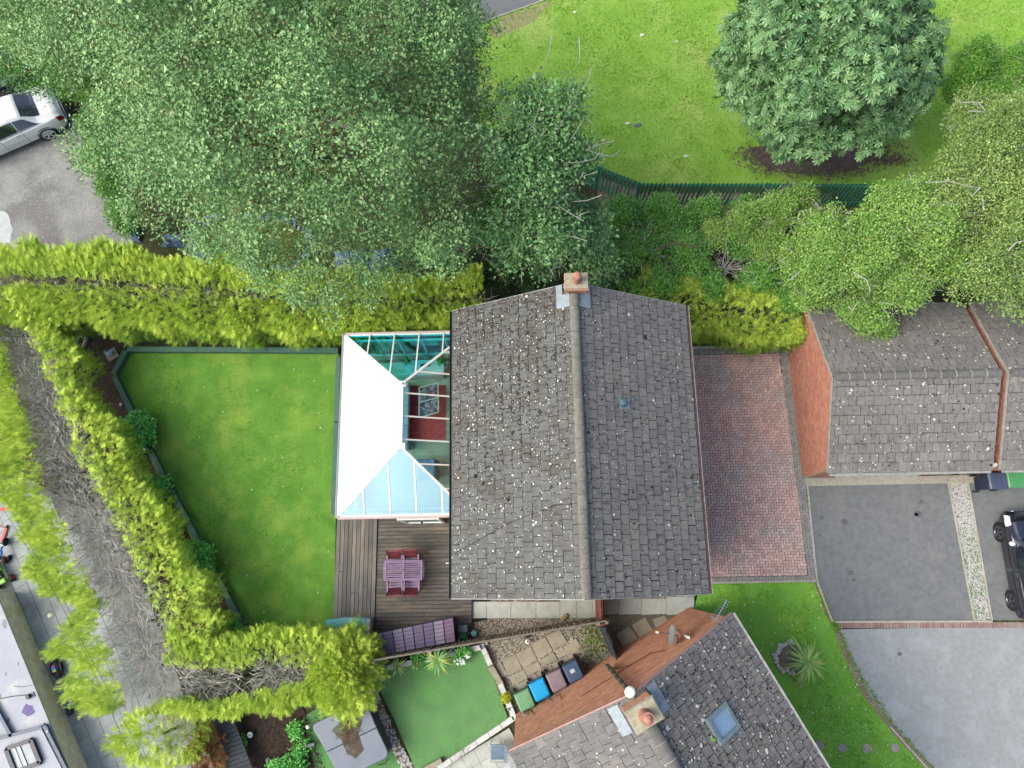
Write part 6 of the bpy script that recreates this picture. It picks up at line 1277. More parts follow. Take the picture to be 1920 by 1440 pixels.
        for sg in (1, -1):
            patch('side_window', lambda a: -.80+.06*a, lambda a: -.32, .50, .70, m_win, sg); patch('side_window', lambda a: -.30, lambda a: .36-.2*a, .50, .70, m_win, sg)
            for xd in (-.32, .40): patch('door_gap', lambda a: xd, lambda a: xd+.008, .12, .47, m_ln, sg, .004, n=1, k=8)
            patch('door_handle', lambda a: -.24, lambda a: -.16, .395, .41, m_chrome, sg, .022, n=3, k=1)
            patch('tail_light', lambda a: -.99+.02*a, lambda a: -.93+.01*a, .34, .52, m_tail, sg); patch('headlight', lambda a: .70+.03*a, lambda a: .92-.03*a, .36, .62, m_hl, sg, .012)
            patch('sill', lambda a: -.45, lambda a: .5, .03, .09, m_chrome, sg, .010, n=12, k=1)
            patch('bumper_vent', lambda a: .95, lambda a: .985, .2, .3, m_black, sg)
    for sg in (1, -1):
        mx = .40 if not hatch else .38; p = pt_(mx, .47, sg); mr = MB().ell((p[0], p[1]+sg*.10, p[2]+.06), (.09, .11, .075), 10).build('wing_mirror', mp if not hatch else mat('mirror_cap', (226, 230, 238), rough=.25, rnd=0, bump=0), t, smooth=True)
        for xw, nm in ((-wb/2-.05, 'r'), (wb/2-.05, 'f')):
            yw = sg*(W/2*.995); ax = (0, sg, 0)
            MB().lathe([(rr_+.05, -.16), (rr_+.055, .002), (rr_+.012, .004), (rr_+.012, -.14)], (xw, yw, rr_+.012), 28, ax, False).build('wheel_arch', m_black, t)
            w_ = MB().lathe([(.18, -.2), (rr_-.02, -.2), (rr_, -.17), (rr_, -.005), (rr_-.02, .018), (rr_-.075, .022), (rr_-.085, -.04)], (xw, yw, rr_), 30, ax, False).build('wheel', m_rub, t, smooth='auto')
            m_rim = mat('rim_dark', (120, 124, 134), rough=.3, rnd=0, bump=0, metal=.7) if rim_dark else mat('rim_silver', (226, 228, 232), rough=.4, rnd=0, bump=0, metal=.1)
            MB().lathe([(rr_-.095, -.03), (rr_-.075, -.02), (rr_-.07, .024), (rr_-.085, .026), (rr_-.10, .0)], (xw, yw, rr_), 28, ax, False).build('rim', m_rim, w_, smooth='auto')
            MB().lathe([(rr_-.06, -.055), (.02, -.05)], (xw, yw, rr_), 20, ax).build('brake_disc', mat('brake_dark', (58, 60, 64), rough=.5, rnd=0, bump=0), w_); sp_ = MB()
            for k in range(5):
                for dlt in (-.13, .13):
                    a = 2*PI*k/5+.3; a2 = a+dlt; sp_.beam((xw+math.cos(a)*.03, yw+sg*.018, rr_+math.sin(a)*.03), (xw+math.cos(a2)*(rr_-.09), yw+sg*.012, rr_+math.sin(a2)*(rr_-.09)), .034, .03, (0, sg, 0))
            sp_.lathe([(.05, -.01), (.045, .02), (.01, .03)], (xw, yw+sg*.005, rr_), 12, ax); sp_.build('spokes', m_rim, w_)
    MB().box(-h-.004, -.26, .52, -h+.03, .26, .63).build('number_plate', mat('plate_yellow', (236, 206, 60), rough=.5, rnd=0, bump=0), t); MB().box(h-.05, -.24, .36, h+.006, .24, .46).build('grille', m_black, t)
    MB().box(-h*.99, -W/2*.7, .22, h*.96, W/2*.7, .3).build('underbody', m_black, t)
    t.location = loc; t.rotation_euler = (0, 0, ang); return t
m_silver = mat('silver_paint', (244, 247, 250), (238, 241, 245), .5, rough=.3, rnd=0, bump=0, metal=.0, spec=.6, coat=.8)
m_dark = mat('dark_blue_paint', (44, 50, 74), (38, 44, 66), .5, rough=.2, rnd=0, bump=0, spec=.6, coat=1)
m_blk = mat('black_paint', (34, 36, 52), (28, 30, 44), .5, rough=.15, rnd=0, bump=0, spec=.7, coat=1)
rw = P(92, 252, .33); s0, s1 = P(0, 296, .25), P(78, 262, .25); fd = (s0-s1).normalized(); an_ = math.atan2(fd.y, fd.x)
# rear wheel local (-wb/2-.05, side): side facing the camera is the car's left
wb_ = 2.9; lx, ly = -wb_/2-.05, .93
def place(rw, an_, lx, ly): return (rw.x-(math.cos(an_)*lx-math.sin(an_)*ly), rw.y-(math.sin(an_)*lx+math.cos(an_)*ly), 0)
car(place(rw, an_, lx, ly), an_, 4.9, 1.86, 1.44, wb_, m_silver, 'silver saloon parked on the grey car park, cut by the left edge')
rw2 = P(42, 166, .33); car(place(rw2, an_+.05, -1.40, .91), an_+.05, 4.5, 1.82, 1.46, 2.7, m_dark, 'dark blue car parked behind the silver saloon under the bushes')
fw = P(1873, 998, .29); car(place(fw, PI/2, 2.26/2-.05, .80), PI/2, 3.56, 1.62, 1.47, 2.26, m_blk, 'small black hatchback with white mirrors on the right hand drive', hatch=True, rim_dark=True)
# ================= vegetation
def frameY(D, N):
    Y = D/np.maximum(np.linalg.norm(D, axis=1, keepdims=True), 1e-9); Z = N-Y*(N*Y).sum(1, keepdims=True); Z /= np.maximum(np.linalg.norm(Z, axis=1, keepdims=True), 1e-9)
    return np.stack([np.cross(Y, Z), Y, Z], 1)
def norm(a): return a/np.maximum(np.linalg.norm(a, axis=1, keepdims=True), 1e-9)
def blob_points(blobs, n, rmin, rmax, zmin=-.35, cull=.82, gaps=None):
    """points through the outer layers of overlapping ellipsoids, with outward normals"""
    cs_ = np.array([b[0] for b in blobs]); rs = np.array([b[1] for b in blobs]); wgt = (rs[:, 0]*rs[:, 1]); wgt = wgt/wgt.sum()
    k = rng.choice(len(blobs), n, p=wgt); d = norm(rng.normal(size=(n, 3))+(0, 0, .35)); keep = d[:, 2] > zmin; k, d = k[keep], d[keep]
    rad = rng.uniform(rmin, rmax, len(k)); lump = 1+.15*np.sin(d[:, 0]*7+k*1.3)*np.cos(d[:, 1]*6+k)+.10*np.sin(d[:, 2]*13+k*2)*np.sin(d[:, 0]*15+k)
    p = cs_[k]+d*rs[k]*(rad*lump)[:, None]; keep = np.ones(len(p), bool)
    for i in range(len(blobs)):
        q_ = ((p-cs_[i])/rs[i]); keep &= ~(((q_**2).sum(1) < cull**2) & (k != i))
    if gaps is not None: keep &= gaps(p)
    return p[keep], norm(d[keep]/rs[k[keep]]), rad[keep]
def crown(parent, blobs, nc, per, size, m, tmpl=LEAF4, spread=.28, zmin=-.35, inner=.35, droop=.0, gaps=None, name='crown', flat=.6, szj=.35, cull=.82, up=.7, sub=False):
    parts = []; lb_ = lumps(blobs) if sub else blobs
    for (n_, r0, r1, pr) in ((nc, .80, 1.08, per), (int(nc*inner), .45, .80, per)):
        p, N, rad = blob_points(lb_ if r0 > .7 else blobs, n_, r0, r1, zmin, cull, gaps)
        if not len(p): continue
        cs_ = rng.uniform(.5, 1.25, len(p)); ct = np.clip(rng.normal(.3, .3, len(p)), 0, 1)*(vnoise(p, .9, 2)*.9+.35)
        k = rng.poisson(pr*cs_**2)+1; idx = np.repeat(np.arange(len(p)), k); n = len(idx)
        off = rng.normal(size=(n, 3)); off = off*spread*cs_[idx][:, None]; nz = (off*N[idx]).sum(1, keepdims=True); off -= N[idx]*nz*(1-flat)
        pos = p[idx]+off; leafN = norm(N[idx]*.55+np.array([0, 0, up])+rng.normal(size=(n, 3))*.42)
        D = norm(off+N[idx]*.2*spread+np.array([0, 0, -droop])+rng.normal(size=(n, 3))*spread*.6)
        B = frameY(D, leafN); s = size*np.exp(rng.normal(size=n)*szj*.6); tone = np.clip(ct[idx]+rng.normal(size=n)*.12, 0, 1)
        parts.append(scatter(tmpl[0], tmpl[1], pos, B, s, tone))
    V, F, T = multi(parts); return npmesh(name, V, F, m, parent, T, loc=tuple(WL[parent.name]) if parent else (0, 0, 0))
def lumps(blobs, k=11, f0=.26, f1=.46):
    out = []
    for c, r in blobs:
        n = max(4, int(k*(r[0]/1.2)**1.3)); out.append((c, tuple(x*.82 for x in r)))
        for i in range(n):
            d = norm(rng.normal(size=(1, 3))+(0, 0, .3))[0]; q = rng.uniform(f0, f1)*max(.75, min(1.0, 1.6/r[0])); out.append((tuple(np.array(c)+d*np.array(r)*(1.12-q*.6)), tuple(x*q for x in (r[0], r[0], r[2]))))
    return out
def bl(u, v, z, r, rz=None): p = P(u, v, z); return (tuple(p), (r, r, rz or r*.8))
def limb(a, b, r0, r1, sag=.3, n=7, wig=.1):
    a, b = Vector(a), Vector(b); return [a.lerp(b, i/(n-1))+Vector((random.uniform(-wig, wig), random.uniform(-wig, wig), sag*math.sin(PI*i/(n-1)))) for i in range(n)]
def tree(name, label, cat, base, blobs, m_leaf, m_bark, tr, nc, per, size, group=None, limbs=True, twigs=True, **kw):
    t = thing(name, label, cat, (base[0], base[1], 0), group); top = Vector(np.mean([b[0] for b in blobs], 0)); fork = Vector((base[0], base[1], 0)).lerp(top, .45); fork.z = top.z*.45
    mb = MB(); mb.tube([(base[0], base[1], -.05), (base[0]+.03, base[1], fork.z*.5), fork], tr, 10, tr*.75); mb.build('trunk', m_bark, t, smooth=True)
    if limbs:
        for b in blobs:
            e = Vector(b[0]); MB().tube(limb(fork, e+Vector((0, 0, b[1][2]*.3)), tr*.5, .03, .2, 7, .12), tr*.3, 7, .02).build('limb', m_bark, t, smooth=True)
    if twigs:
        p, N, _ = blob_points(blobs, int(nc*.11), .6, 1.1, kw.get('zmin', -.35)); n = len(p); V, F, _ = scatter(*TWIG, p, frameY(norm(N+rng.normal(size=(n, 3))*.6), rng.normal(size=(n, 3))), rng.uniform(.4, 1.1, n)*max(.5, kw.get('spread', .28)*2.5)); o = npmesh('twig', V, F, m_bark, t, loc=tuple(WL[t.name])); o['kind'] = 'stuff'
    crown(t, blobs, nc, per, size, m_leaf, **kw); return t
# ---- poplar
pb_ = [bl(330, 110, 10, 2.3), bl(520, 30, 10.5, 2.2), bl(720, 70, 10, 2.1), bl(840, 110, 8.5, 1.35), bl(160, 70, 8.5, 1.5), bl(430, 260, 10.5, 2.2), bl(620, 250, 10.5, 2.3), bl(790, 260, 9, 1.7), bl(310, 310, 7.5, 1.7),
       bl(480, 400, 7.8, 1.45), bl(650, 410, 8, 1.5), bl(800, 410, 8, 1.3), bl(240, 240, 7.5, 1.4), bl(265, 390, 6, .75), bl(560, 490, 6.4, .75), bl(632, 540, 6, .5), bl(850, 30, 8, 1.1), bl(200, -60, 9, 2.2), bl(430, -110, 10, 2.4), bl(680, -90, 10, 2.3), bl(890, 210, 7, .7), bl(700, 500, 6.2, .6), bl(840, 470, 6, .6), bl(60, 20, 7.5, 1.5), bl(380, 455, 6.4, .65), bl(480, 480, 6, .65), bl(560, 545, 5.5, .6), bl(618, 570, 5.2, .5), bl(690, 545, 5.2, .5), bl(490, 525, 5.2, .45), bl(840, 470, 6, .7), bl(760, 500, 5.8, .5), bl(170, 300, 6.5, .5), bl(90, 30, 7.5, 1.3)]
hole = [(P(620, 62, 9), .42), (P(515, 95, 9.5), .30), (P(700, 330, 9), .28), (P(560, 225, 10), .26), (P(815, 270, 9), .3), (P(545, 445, 6), .45), (P(500, 430, 6.5), .30), (P(730, 480, 6), .35), (P(340, 440, 6), .3), (P(880, 470, 6), .35)]
def gp_(p):
    k = np.ones(len(p), bool)
    for c, r in hole: k &= ((p[:, 0]-c.x)**2+(p[:, 1]-c.y)**2) > (r**2)*(.4+1.2*vnoise(p, 4, 5))
    return k & (vnoise(p, 1.0, 11)+.5*vnoise(p, 2.7, 12) > .36)
pbase = P(600, 300, 0)
tp = tree('poplar_tree', 'huge poplar covering the upper left, its leaves hanging over the golden hedge', 'tree', (pbase.x, pbase.y), pb_, m_pop, m_trunk_y, .28, 16000, 17, .070, tmpl=LEAF4, spread=.17, inner=.4, gaps=gp_, szj=.5, up=.8, zmin=-.75, sub=True)
big = [bl(330, 110, 11.3, 1.6), bl(200, 120, 10, 1.0), bl(520, 60, 12, 1.4), bl(430, 270, 11.6, 1.4), bl(620, 250, 11.6, 1.4), bl(270, 300, 9, 1), bl(800, 250, 10, 1.1), bl(650, 400, 9, 1)]
crown(tp, big, 170, 8, .10, m_pop, LEAF6, .3, zmin=.1, inner=.1, name='upper_leaves', gaps=gp_)
# visible limbs in the gaps
for pts in ([(515, 40, 9), (520, 80, 9), (517, 118, 8.8)], [(480, 70, 8.6), (500, 100, 8.7), (517, 118, 8.8)], [(700, 160, 8.8), (725, 175, 9), (745, 200, 9.1)], [(635, 235, 9.8), (665, 245, 10), (700, 290, 9.8), (718, 318, 9.5)], [(605, 222, 9.8), (660, 240, 10), (690, 248, 10)], [(765, 145, 9), (810, 142, 9), (825, 130, 9.2)]):
    big_ = pts[0][0] < 520 and pts[0][1] < 80
    MB().tube([P(*q_) for q_ in pts], .10 if big_ else .022, 7, .07 if big_ else .01).build('limb', m_trunk_y if big_ else m_twig, tp, smooth=True)
# ---- ash with whippy pale branches
ab_ = [bl(1000, 230, 8.2, .95), bl(1065, 195, 8.6, .62), bl(1010, 320, 8, 1.15), bl(1085, 290, 8, .65), bl(1000, 420, 7, 1.2), bl(1090, 420, 6, .8), bl(1110, 490, 5, .75), bl(940, 400, 7, .85), bl(975, 470, 5.6, .65), bl(955, 300, 8, .8), bl(1030, 480, 5.2, .7)]
abase = P(1030, 420, 0)
ta_ = tree('ash_tree', 'narrow leafy tree with long pale bare branch tips right of the poplar', 'tree', (abase.x, abase.y), ab_, m_ash, m_twig, .12, 3600, 13, .08, tmpl=LEAF6, spread=.16, inner=.3, sub=True, szj=.5, up=.6, gaps=lambda p: vnoise(p, 1.6, 21)+.3*vnoise(p, 4, 22) > .34)
for pts in ([(1035, 66), (1030, 95), (1018, 130)], [(1086, 70), (1087, 108), (1085, 120)], [(1109, 128), (1103, 150), (1098, 163)], [(1093, 145), (1088, 160)], [(1022, 170), (1012, 200), (1000, 235), (990, 245)], [(1022, 185), (1018, 220)], [(1050, 188), (1040, 215), (1035, 222)], [(1096, 218), (1088, 235), (1070, 262)],
            [(1151, 264), (1120, 272), (1100, 282)], [(1162, 283), (1150, 293), (1125, 290), (1100, 280)], [(1124, 287), (1115, 298), (1090, 304), (1060, 306)], [(1005, 312), (1040, 316), (1065, 328), (1095, 330), (1120, 322)], [(1022, 318), (1030, 345), (1047, 365), (1056, 372)], [(1070, 378), (1100, 376), (1128, 366)], [(1014, 370), (1040, 380), (1065, 398), (1095, 415)], [(1090, 325), (1080, 350), (1072, 362)],
            [(981, 195), (975, 215), (971, 240)], [(1012, 275), (1016, 265), (1020, 240)], [(1050, 440), (1080, 445), (1100, 452)], [(1035, 400), (1030, 430), (1000, 445)], [(950, 315), (960, 330), (945, 345), (906, 350)], [(925, 270), (942, 290), (945, 310)], [(1080, 180), (1060, 215), (1045, 250)]):
    z = 8.6 if pts[0][1] < 300 else 7.6; MB().tube([P(u, v, z+.25*i) for i, (u, v) in enumerate(pts)], .014, 6, .008).build('branch', m_twig, ta_)
# ---- horse chestnut
cb_ = [bl(1550, 105, 4.6, 2.75, 2.9)]+[bl(1550+a*1.0, 105+b_*1.0, z, r, r*.8) for a, b_, z, r in ((-150, 60, 4.4, .85), (-100, 120, 4.2, .9), (-20, 150, 3.9, .8), (70, 130, 4.2, .9), (140, 70, 4.6, .9), (170, -20, 5, .85), (130, -90, 5.4, .9), (30, -60, 7, 1.1), (-70, -40, 6.8, 1.05), (-150, -30, 5, .85), (-110, -100, 5, .8), (-30, 50, 6.4, 1.0), (70, 30, 6.8, 1.05), (0, -120, 5.6, .9), (-175, 15, 4.2, .6), (-75, 165, 3.6, .5), (120, 120, 4, .6), (180, 30, 4.4, .6))]
cbase = P(1545, 165, 0); chn = thing('horse_chestnut_tree', 'round blue green horse chestnut with fingered leaves on the park grass', 'tree', (cbase.x, cbase.y, 0))
MB().tube([(cbase.x, cbase.y, -.05), (cbase.x, cbase.y, 1.5), (cbase.x, cbase.y, 2.8)], .32, 12, .24).build('trunk', m_trunk, chn, smooth=True)
for b in cb_[1:]: MB().tube(limb((cbase.x, cbase.y, 2.6), b[0], .1, .03, .1, 6, .1), .11, 7, .03).build('limb', m_trunk, chn, smooth=True)
crown(chn, cb_, 4400, 1.1, .235, m_ches, PALM, .12, zmin=-.25, inner=.8, droop=.03, name='crown', cull=.8, szj=.3, up=.55)
p, N, _ = blob_points(cb_, 900, .98, 1.12, .05, .9)
lm = []
for i in range(3):
    me = bpy.data.meshes.new('leaf'); me.from_pydata((PALM[0]*1.0).tolist(), [], PALM[1].tolist()); a = me.attributes.new('tone', 'FLOAT', 'POINT'); a.data.foreach_set('value', np.full(len(PALM[0]), (.1, .3, .6)[i], np.float32)); me.materials.append(m_ches); lm.append(me)
B = frameY(norm(N*.4+rng.normal(size=N.shape)*.7+(0, 0, -.25)), norm(N*.6+(0, 0, .6)+rng.normal(size=N.shape)*.2))
for i in range(min(300, len(p))):
    M_ = Matrix(np.vstack([np.column_stack([B[i].T*rng.uniform(.21, .3), p[i]-np.array(WL[chn.name])]), [0, 0, 0, 1]]).tolist()); o = bpy.data.objects.new('leaf', lm[i % 3]); C.objects.link(o); o.parent = chn; o.matrix_local = M_
# ---- trees and shrubs on the right
def hb(lst): return [bl(*q_) for q_ in lst]
t1 = hb([(1600, 480, 4.6, 1.3), (1700, 420, 5, 1.2), (1690, 530, 4.2, 1.0), (1540, 440, 4, .9), (1760, 480, 4.4, .8), (1610, 580, 3.4, .75), (1500, 500, 3.4, .7), (1740, 380, 4.6, .8), (1655, 615, 3.0, .35), (1520, 545, 3, .6)])
tb = P(1640, 500, 0); tree('hawthorn_tree', 'broad yellow green tree hanging over the nearest garage roof', 'tree', (tb.x, tb.y), t1, m_haw, m_twig, .18, 8000, 15, .064, sub=True, spread=.13, inner=.4, szj=.4, gaps=lambda p: vnoise(p, 1.7, 31) > .14)
t2 = hb([(1850, 300, 5.4, 1.4), (1800, 370, 5, 1.1), (1900, 400, 5.2, 1.3), (1850, 500, 4.6, 1.2), (1930, 260, 5.4, 1.4), (1940, 520, 4.4, 1.2), (1830, 220, 5, .8), (1790, 440, 4.2, .7), (1980, 380, 5, 1.3)])
tb = P(1880, 420, 0); tree('hawthorn_tree', 'pale green tree at the right edge with bare grey branches showing', 'tree', (tb.x, tb.y), t2, m_olive, m_twig, .2, 9000, 15, .064, sub=True, spread=.13, inner=.4, szj=.4, gaps=lambda p: vnoise(p, 1.3, 33)+.4*vnoise(p, 4, 3) > .30)
t3 = hb([(1830, 120, 3.4, .9), (1900, 130, 3.6, .9), (1800, 170, 3, .7), (1960, 170, 3.4, .9), (1860, 190, 3.2, .8)])
tb = P(1850, 150, 0); tree('dark_shrub', 'darker green bush between the chestnut and the park grass at the right edge', 'shrub', (tb.x, tb.y), t3, m_bush, m_twig, .08, 3800, 14, .055, sub=True, spread=.12, inner=.3, szj=.4)
t4 = hb([(1400, 420, 2.6, .75), (1460, 395, 2.8, .7), (1440, 460, 2.4, .7), (1350, 440, 2.2, .55), (1500, 380, 2.6, .55)])
tb = P(1430, 430, 0); tree('elder_shrub', 'bright yellow green shrub in front of the green palisade', 'shrub', (tb.x, tb.y), t4, m_haw, m_twig, .06, 3000, 14, .060, sub=True, spread=.12, inner=.3, szj=.4)
t5 = hb([(1170, 405, 1.7, .75), (1240, 410, 1.8, .85), (1320, 410, 1.8, .75), (1200, 475, 2.0, .85), (1290, 475, 2.0, .85), (1150, 470, 1.8, .7), (1240, 535, 2.0, .55), (1385, 450, 1.9, .8), (1330, 535, 1.9, .6), (1430, 520, 2.0, .7), (1480, 560, 2, .6), (1180, 540, 1.8, .5), (1390, 400, 1.6, .5)])
tb = P(1240, 450, 0); tree('bramble_thicket', 'dense mid green bramble thicket below the palisade beside the ash', 'shrub', (tb.x, tb.y), t5, m_ivy, m_twig, .03, 7500, 13, .066, sub=True, spread=.12, inner=.2, szj=.4, limbs=False, gaps=lambda p: vnoise(p, 1.9, 41) > .2)
t6 = hb([(60, 60, 4, 1.6), (130, 120, 3.6, 1.1), (30, 140, 3.4, .75), (170, 170, 3, .6), (90, 165, 3.0, .6), (210, 120, 3.6, .8), (-20, 40, 4, 1.4)])
tb = P(120, 110, 0); tree('elm_shrub', 'bright green bush overhanging the two parked cars at upper left', 'shrub', (tb.x, tb.y), t6, m_bush, m_twig, .08, 5200, 14, .058, sub=True, spread=.12, inner=.3, szj=.4)
t7 = hb([(190, 300, 1.6, .55), (205, 350, 1.6, .5), (225, 395, 1.4, .5), (180, 240, .8, .55), (195, 200, 1.0, .6), (240, 420, 1.3, .4)])
tb = P(205, 320, 0); tree('bramble_thicket', 'low green growth along the right edge of the car park', 'shrub', (tb.x, tb.y), t7, m_bush, m_twig, .03, 2400, 13, .06, sub=True, spread=.12, inner=.2, szj=.4, limbs=False)
t8 = hb([(860, 520, 1.6, .8), (930, 500, 1.4, .8), (1000, 500, 1.3, .7), (1130, 560, 1.4, .6), (1170, 530, 1.6, .6)])
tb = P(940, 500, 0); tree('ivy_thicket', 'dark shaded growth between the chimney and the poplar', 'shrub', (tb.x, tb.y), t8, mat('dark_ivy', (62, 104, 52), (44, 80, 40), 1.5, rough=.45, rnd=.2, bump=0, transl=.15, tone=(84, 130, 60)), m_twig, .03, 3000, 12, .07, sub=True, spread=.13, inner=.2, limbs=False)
for pts in ([(880, 462), (960, 466), (1010, 470)], [(905, 480), (930, 500), (950, 530)], [(1230, 470), (1260, 455), (1310, 462)]): q_ = [P(u, v, 3) for u, v in pts]; tag(MB().tube(q_, .04, 7, .03).build('fallen_branch', m_trunk, None), 'bare branch lying across the dark gap above the chimney' if pts[0][0] < 900 else ('short bare branch leaning in the dark gap' if pts[0][0] < 1000 else 'bare branch on top of the bramble thicket'), 'branch')
trees_ = [o for o in C.objects if o.name.startswith('hawthorn_tree')]
for ti, pl in ((1, [[(1800, 192), (1835, 192), (1848, 208)], [(1815, 208), (1845, 210)], [(1735, 342), (1780, 340), (1820, 350), (1838, 352)], [(1838, 352), (1822, 368)], [(1780, 338), (1776, 332)], [(1890, 470), (1905, 455), (1925, 450)], [(1868, 262), (1885, 275)], [(1845, 395), (1842, 370)]]), (0, [[(1660, 445), (1675, 440)], [(1655, 465), (1690, 480)], [(1600, 510), (1625, 525), (1632, 545)], [(1590, 575), (1600, 582)], [(1480, 525), (1500, 510)], [(1585, 400), (1600, 395)]])):
    for pts in pl: MB().tube([P(u, v, 6.4 if ti else 5.6) for u, v in pts], .018, 6, .01).build('branch', m_twig, trees_[ti])
# dead twiggy bush
dc = P(1362, 500, 1.8); db_ = thing('dead_bush', 'bare grey twiggy bush above the golden hedge', 'bush', (dc.x, dc.y, 0))
MB().tube([(dc.x, dc.y, 0), (dc.x, dc.y, 1.5)], .04, 7, .03).build('stem', m_twig, db_)
for k in range(26):
    a = 2*PI*k/26+random.uniform(-.2, .2); L = random.uniform(.35, .95); e = dc+Vector((math.cos(a)*L, math.sin(a)*L*.8, random.uniform(-.1, .5))); pth_ = limb((dc.x, dc.y, 1.45), e, 0, 0, .12, 5, .05); MB().tube(pth_, .016, 5, .005).build('branch', m_twig, db_)
    for j in range(3): b = pth_[2+j % 3]; MB().tube([b, b+Vector((random.uniform(-.3, .3), random.uniform(-.3, .3), random.uniform(0, .2)))], .007, 4, .003).build('branch', m_twig, db_)
# ---- conifer hedges
def fronds(parent, pos, D, N, s, tone, name='foliage', m=m_yel):
    k = rng.integers(0, 3, len(pos)); parts = []
    for i in range(3):
        q_ = k == i; parts.append(scatter(FRONDS[i][0], FRONDS[i][1], pos[q_], frameY(D[q_], N[q_]), s[q_], tone[q_]))
    V, F, T = multi(parts); return npmesh(name, V, F, m, parent, T, loc=tuple(WL[parent.name]))
def hedge(label, path, h, wl, wr, band, dens=95, gap=.0, seed=0, twd=260, lean=(0, 0), ragged=.25, m=m_yel, stems=True):
    """path at the hedge top in world coordinates; wl/wr/band widths per path point (left of direction / right / bare middle half width)"""
    pts = np.array([(p.x, p.y) for p in path]); seg = np.linalg.norm(np.diff(pts, axis=0), axis=1); cum = np.concatenate([[0], np.cumsum(seg)]); L = cum[-1]; arr = lambda w: np.array(w if hasattr(w, '__len__') else [w]*len(pts), float)
    wl, wr, band = arr(wl), arr(wr), arr(band); t = thing('conifer_hedge', label, 'hedge', (float(pts[:, 0].mean()), float(pts[:, 1].mean()), 0))
    def at(s): x = np.interp(s, cum, pts[:, 0]); y = np.interp(s, cum, pts[:, 1]); e = .35; dx = np.interp(np.minimum(s+e, L), cum, pts[:, 0])-np.interp(np.maximum(s-e, 0), cum, pts[:, 0]); dy = np.interp(np.minimum(s+e, L), cum, pts[:, 1])-np.interp(np.maximum(s-e, 0), cum, pts[:, 1]); l = np.hypot(dx, dy); return x, y, dx/l, dy/l
    n = int(L*dens*(wl.mean()+wr.mean()+1.6)*1.9); s = rng.uniform(0, L, n); x, y, dx, dy = at(s); W1, W2, Bd = (np.interp(s, cum, w) for w in (wl, wr, band)); nx2, ny2 = -dy, dx     # left normal
    # ragged outline: clumps of sprays
    c = rng.uniform(-1, 1, n); side = np.where(c > 0, 1, -1); Wd = np.where(side > 0, W1, W2); cl = vnoise(np.column_stack([s, side*3.0+0*s]), 1.9, seed)*.6+vnoise(np.column_stack([s, side*5.0+0*s]), .8, seed+4)*.4
    Wd = Wd*(1.08-2*ragged*(1-cl)); face = rng.random(n) < .42; u = np.where(face, rng.uniform(.85, 1.05, n), rng.random(n)**.8)*Wd; top = h*(1+.10*(vnoise(np.column_stack([x, y]), 1.2, seed+1)-.5)+.08*(cl-.5))
    z = np.where(face, rng.uniform(.15, 1, n)**.8*top, top-.05-.25*(u/np.maximum(Wd, .1))**3+rng.normal(size=n)*.10); px_, py_ = x+nx2*side*u, y+ny2*side*u; keep = (u > Bd*(.75+.6*vnoise(np.column_stack([px_, py_]), 2.6, seed+7)))
    keep &= face | (vnoise(np.column_stack([px_, py_]), 1.5, seed+9)*.6+vnoise(np.column_stack([px_, py_]), 3.4, seed+11)*.4 > gap)
    out = np.column_stack([nx2*side, ny2*side, np.zeros(n)]); upw = np.where(face, .55, .55+.5*(1-u/np.maximum(Wd, .1))); D = norm(out*(.35+.65*(u/np.maximum(Wd, .1)))[:, None]+np.column_stack([np.full(n, lean[0]), np.full(n, lean[1]), upw])+rng.normal(size=(n, 3))*.42); N = norm(out*.3+(0, 0, 1)+rng.normal(size=(n, 3))*.5)
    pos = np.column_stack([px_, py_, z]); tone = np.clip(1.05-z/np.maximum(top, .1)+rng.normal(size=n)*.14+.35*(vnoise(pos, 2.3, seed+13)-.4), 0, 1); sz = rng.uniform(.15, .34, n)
    fronds(t, pos[keep], D[keep], N[keep], sz[keep], tone[keep], m=m)
    # inner dry twigs radiating from the stems
    if stems:
        k = max(2, int(L/.8)); ss = (np.arange(k)+.5)*L/k+rng.uniform(-.15, .15, k); sx, sy, _, _ = at(ss)
        for i in range(k): MB().tube([(sx[i], sy[i], 0), (sx[i]+.02, sy[i], h*.72)], .05, 7, .035).build('stem', m_trunk, t); MB().lathe([(.036, 0), (.03, .006)], (sx[i]+.02, sy[i], h*.72), 7).build('cut_stump', mat('cut_wood', (232, 222, 200), rough=.9, rnd=.05, bump=0), t)
        nt2 = int(twd*L); j = rng.integers(0, k, nt2); a = rng.uniform(0, 2*PI, nt2); bw = np.interp(ss[j], cum, band); r0 = rng.uniform(0, 1, nt2)**.7*np.maximum(bw+.35, .4)*.9; p3 = np.column_stack([sx[j]+np.cos(a)*r0+rng.normal(size=nt2)*.14, sy[j]+np.sin(a)*r0+rng.normal(size=nt2)*.14, h*.70+r0*.24+rng.normal(size=nt2)*.12])
        kq_ = vnoise(p3, 1.4, 8)+.4*vnoise(p3, 4, 9) > np.clip(.25-.05*(p3[:, 1]), 0, .62); p3 = p3[kq_]; a = a[kq_]; nt2 = len(a); Dt = norm(np.column_stack([np.cos(a), np.sin(a), np.full(nt2, .3)])+rng.normal(size=(nt2, 3))*.42); V, F, _ = scatter(*TWIG, p3, frameY(Dt, rng.normal(size=(nt2, 3))), rng.uniform(.25, .62, nt2)); o = npmesh('twig', V, F, m_twig, t, loc=tuple(WL[t.name])); o['kind'] = 'stuff'
    return t
hz_ = 2.25
hedge('long golden conifer hedge running along the top of the garden lawn', PX([(-120, 532), (60, 527), (200, 533), (330, 538), (460, 550), (600, 566), (720, 568), (905, 560)], hz_), hz_, [1.6, 1.6, 1.6, 1.5, 1.45, 1.3, 1.3, 1.1], [1.6, 1.6, 1.6, 1.6, 1.5, 1.3, .95, .85], [.20, .16, .07, .03, .0, .0, .0, .0], 140, .10, 1, 90)
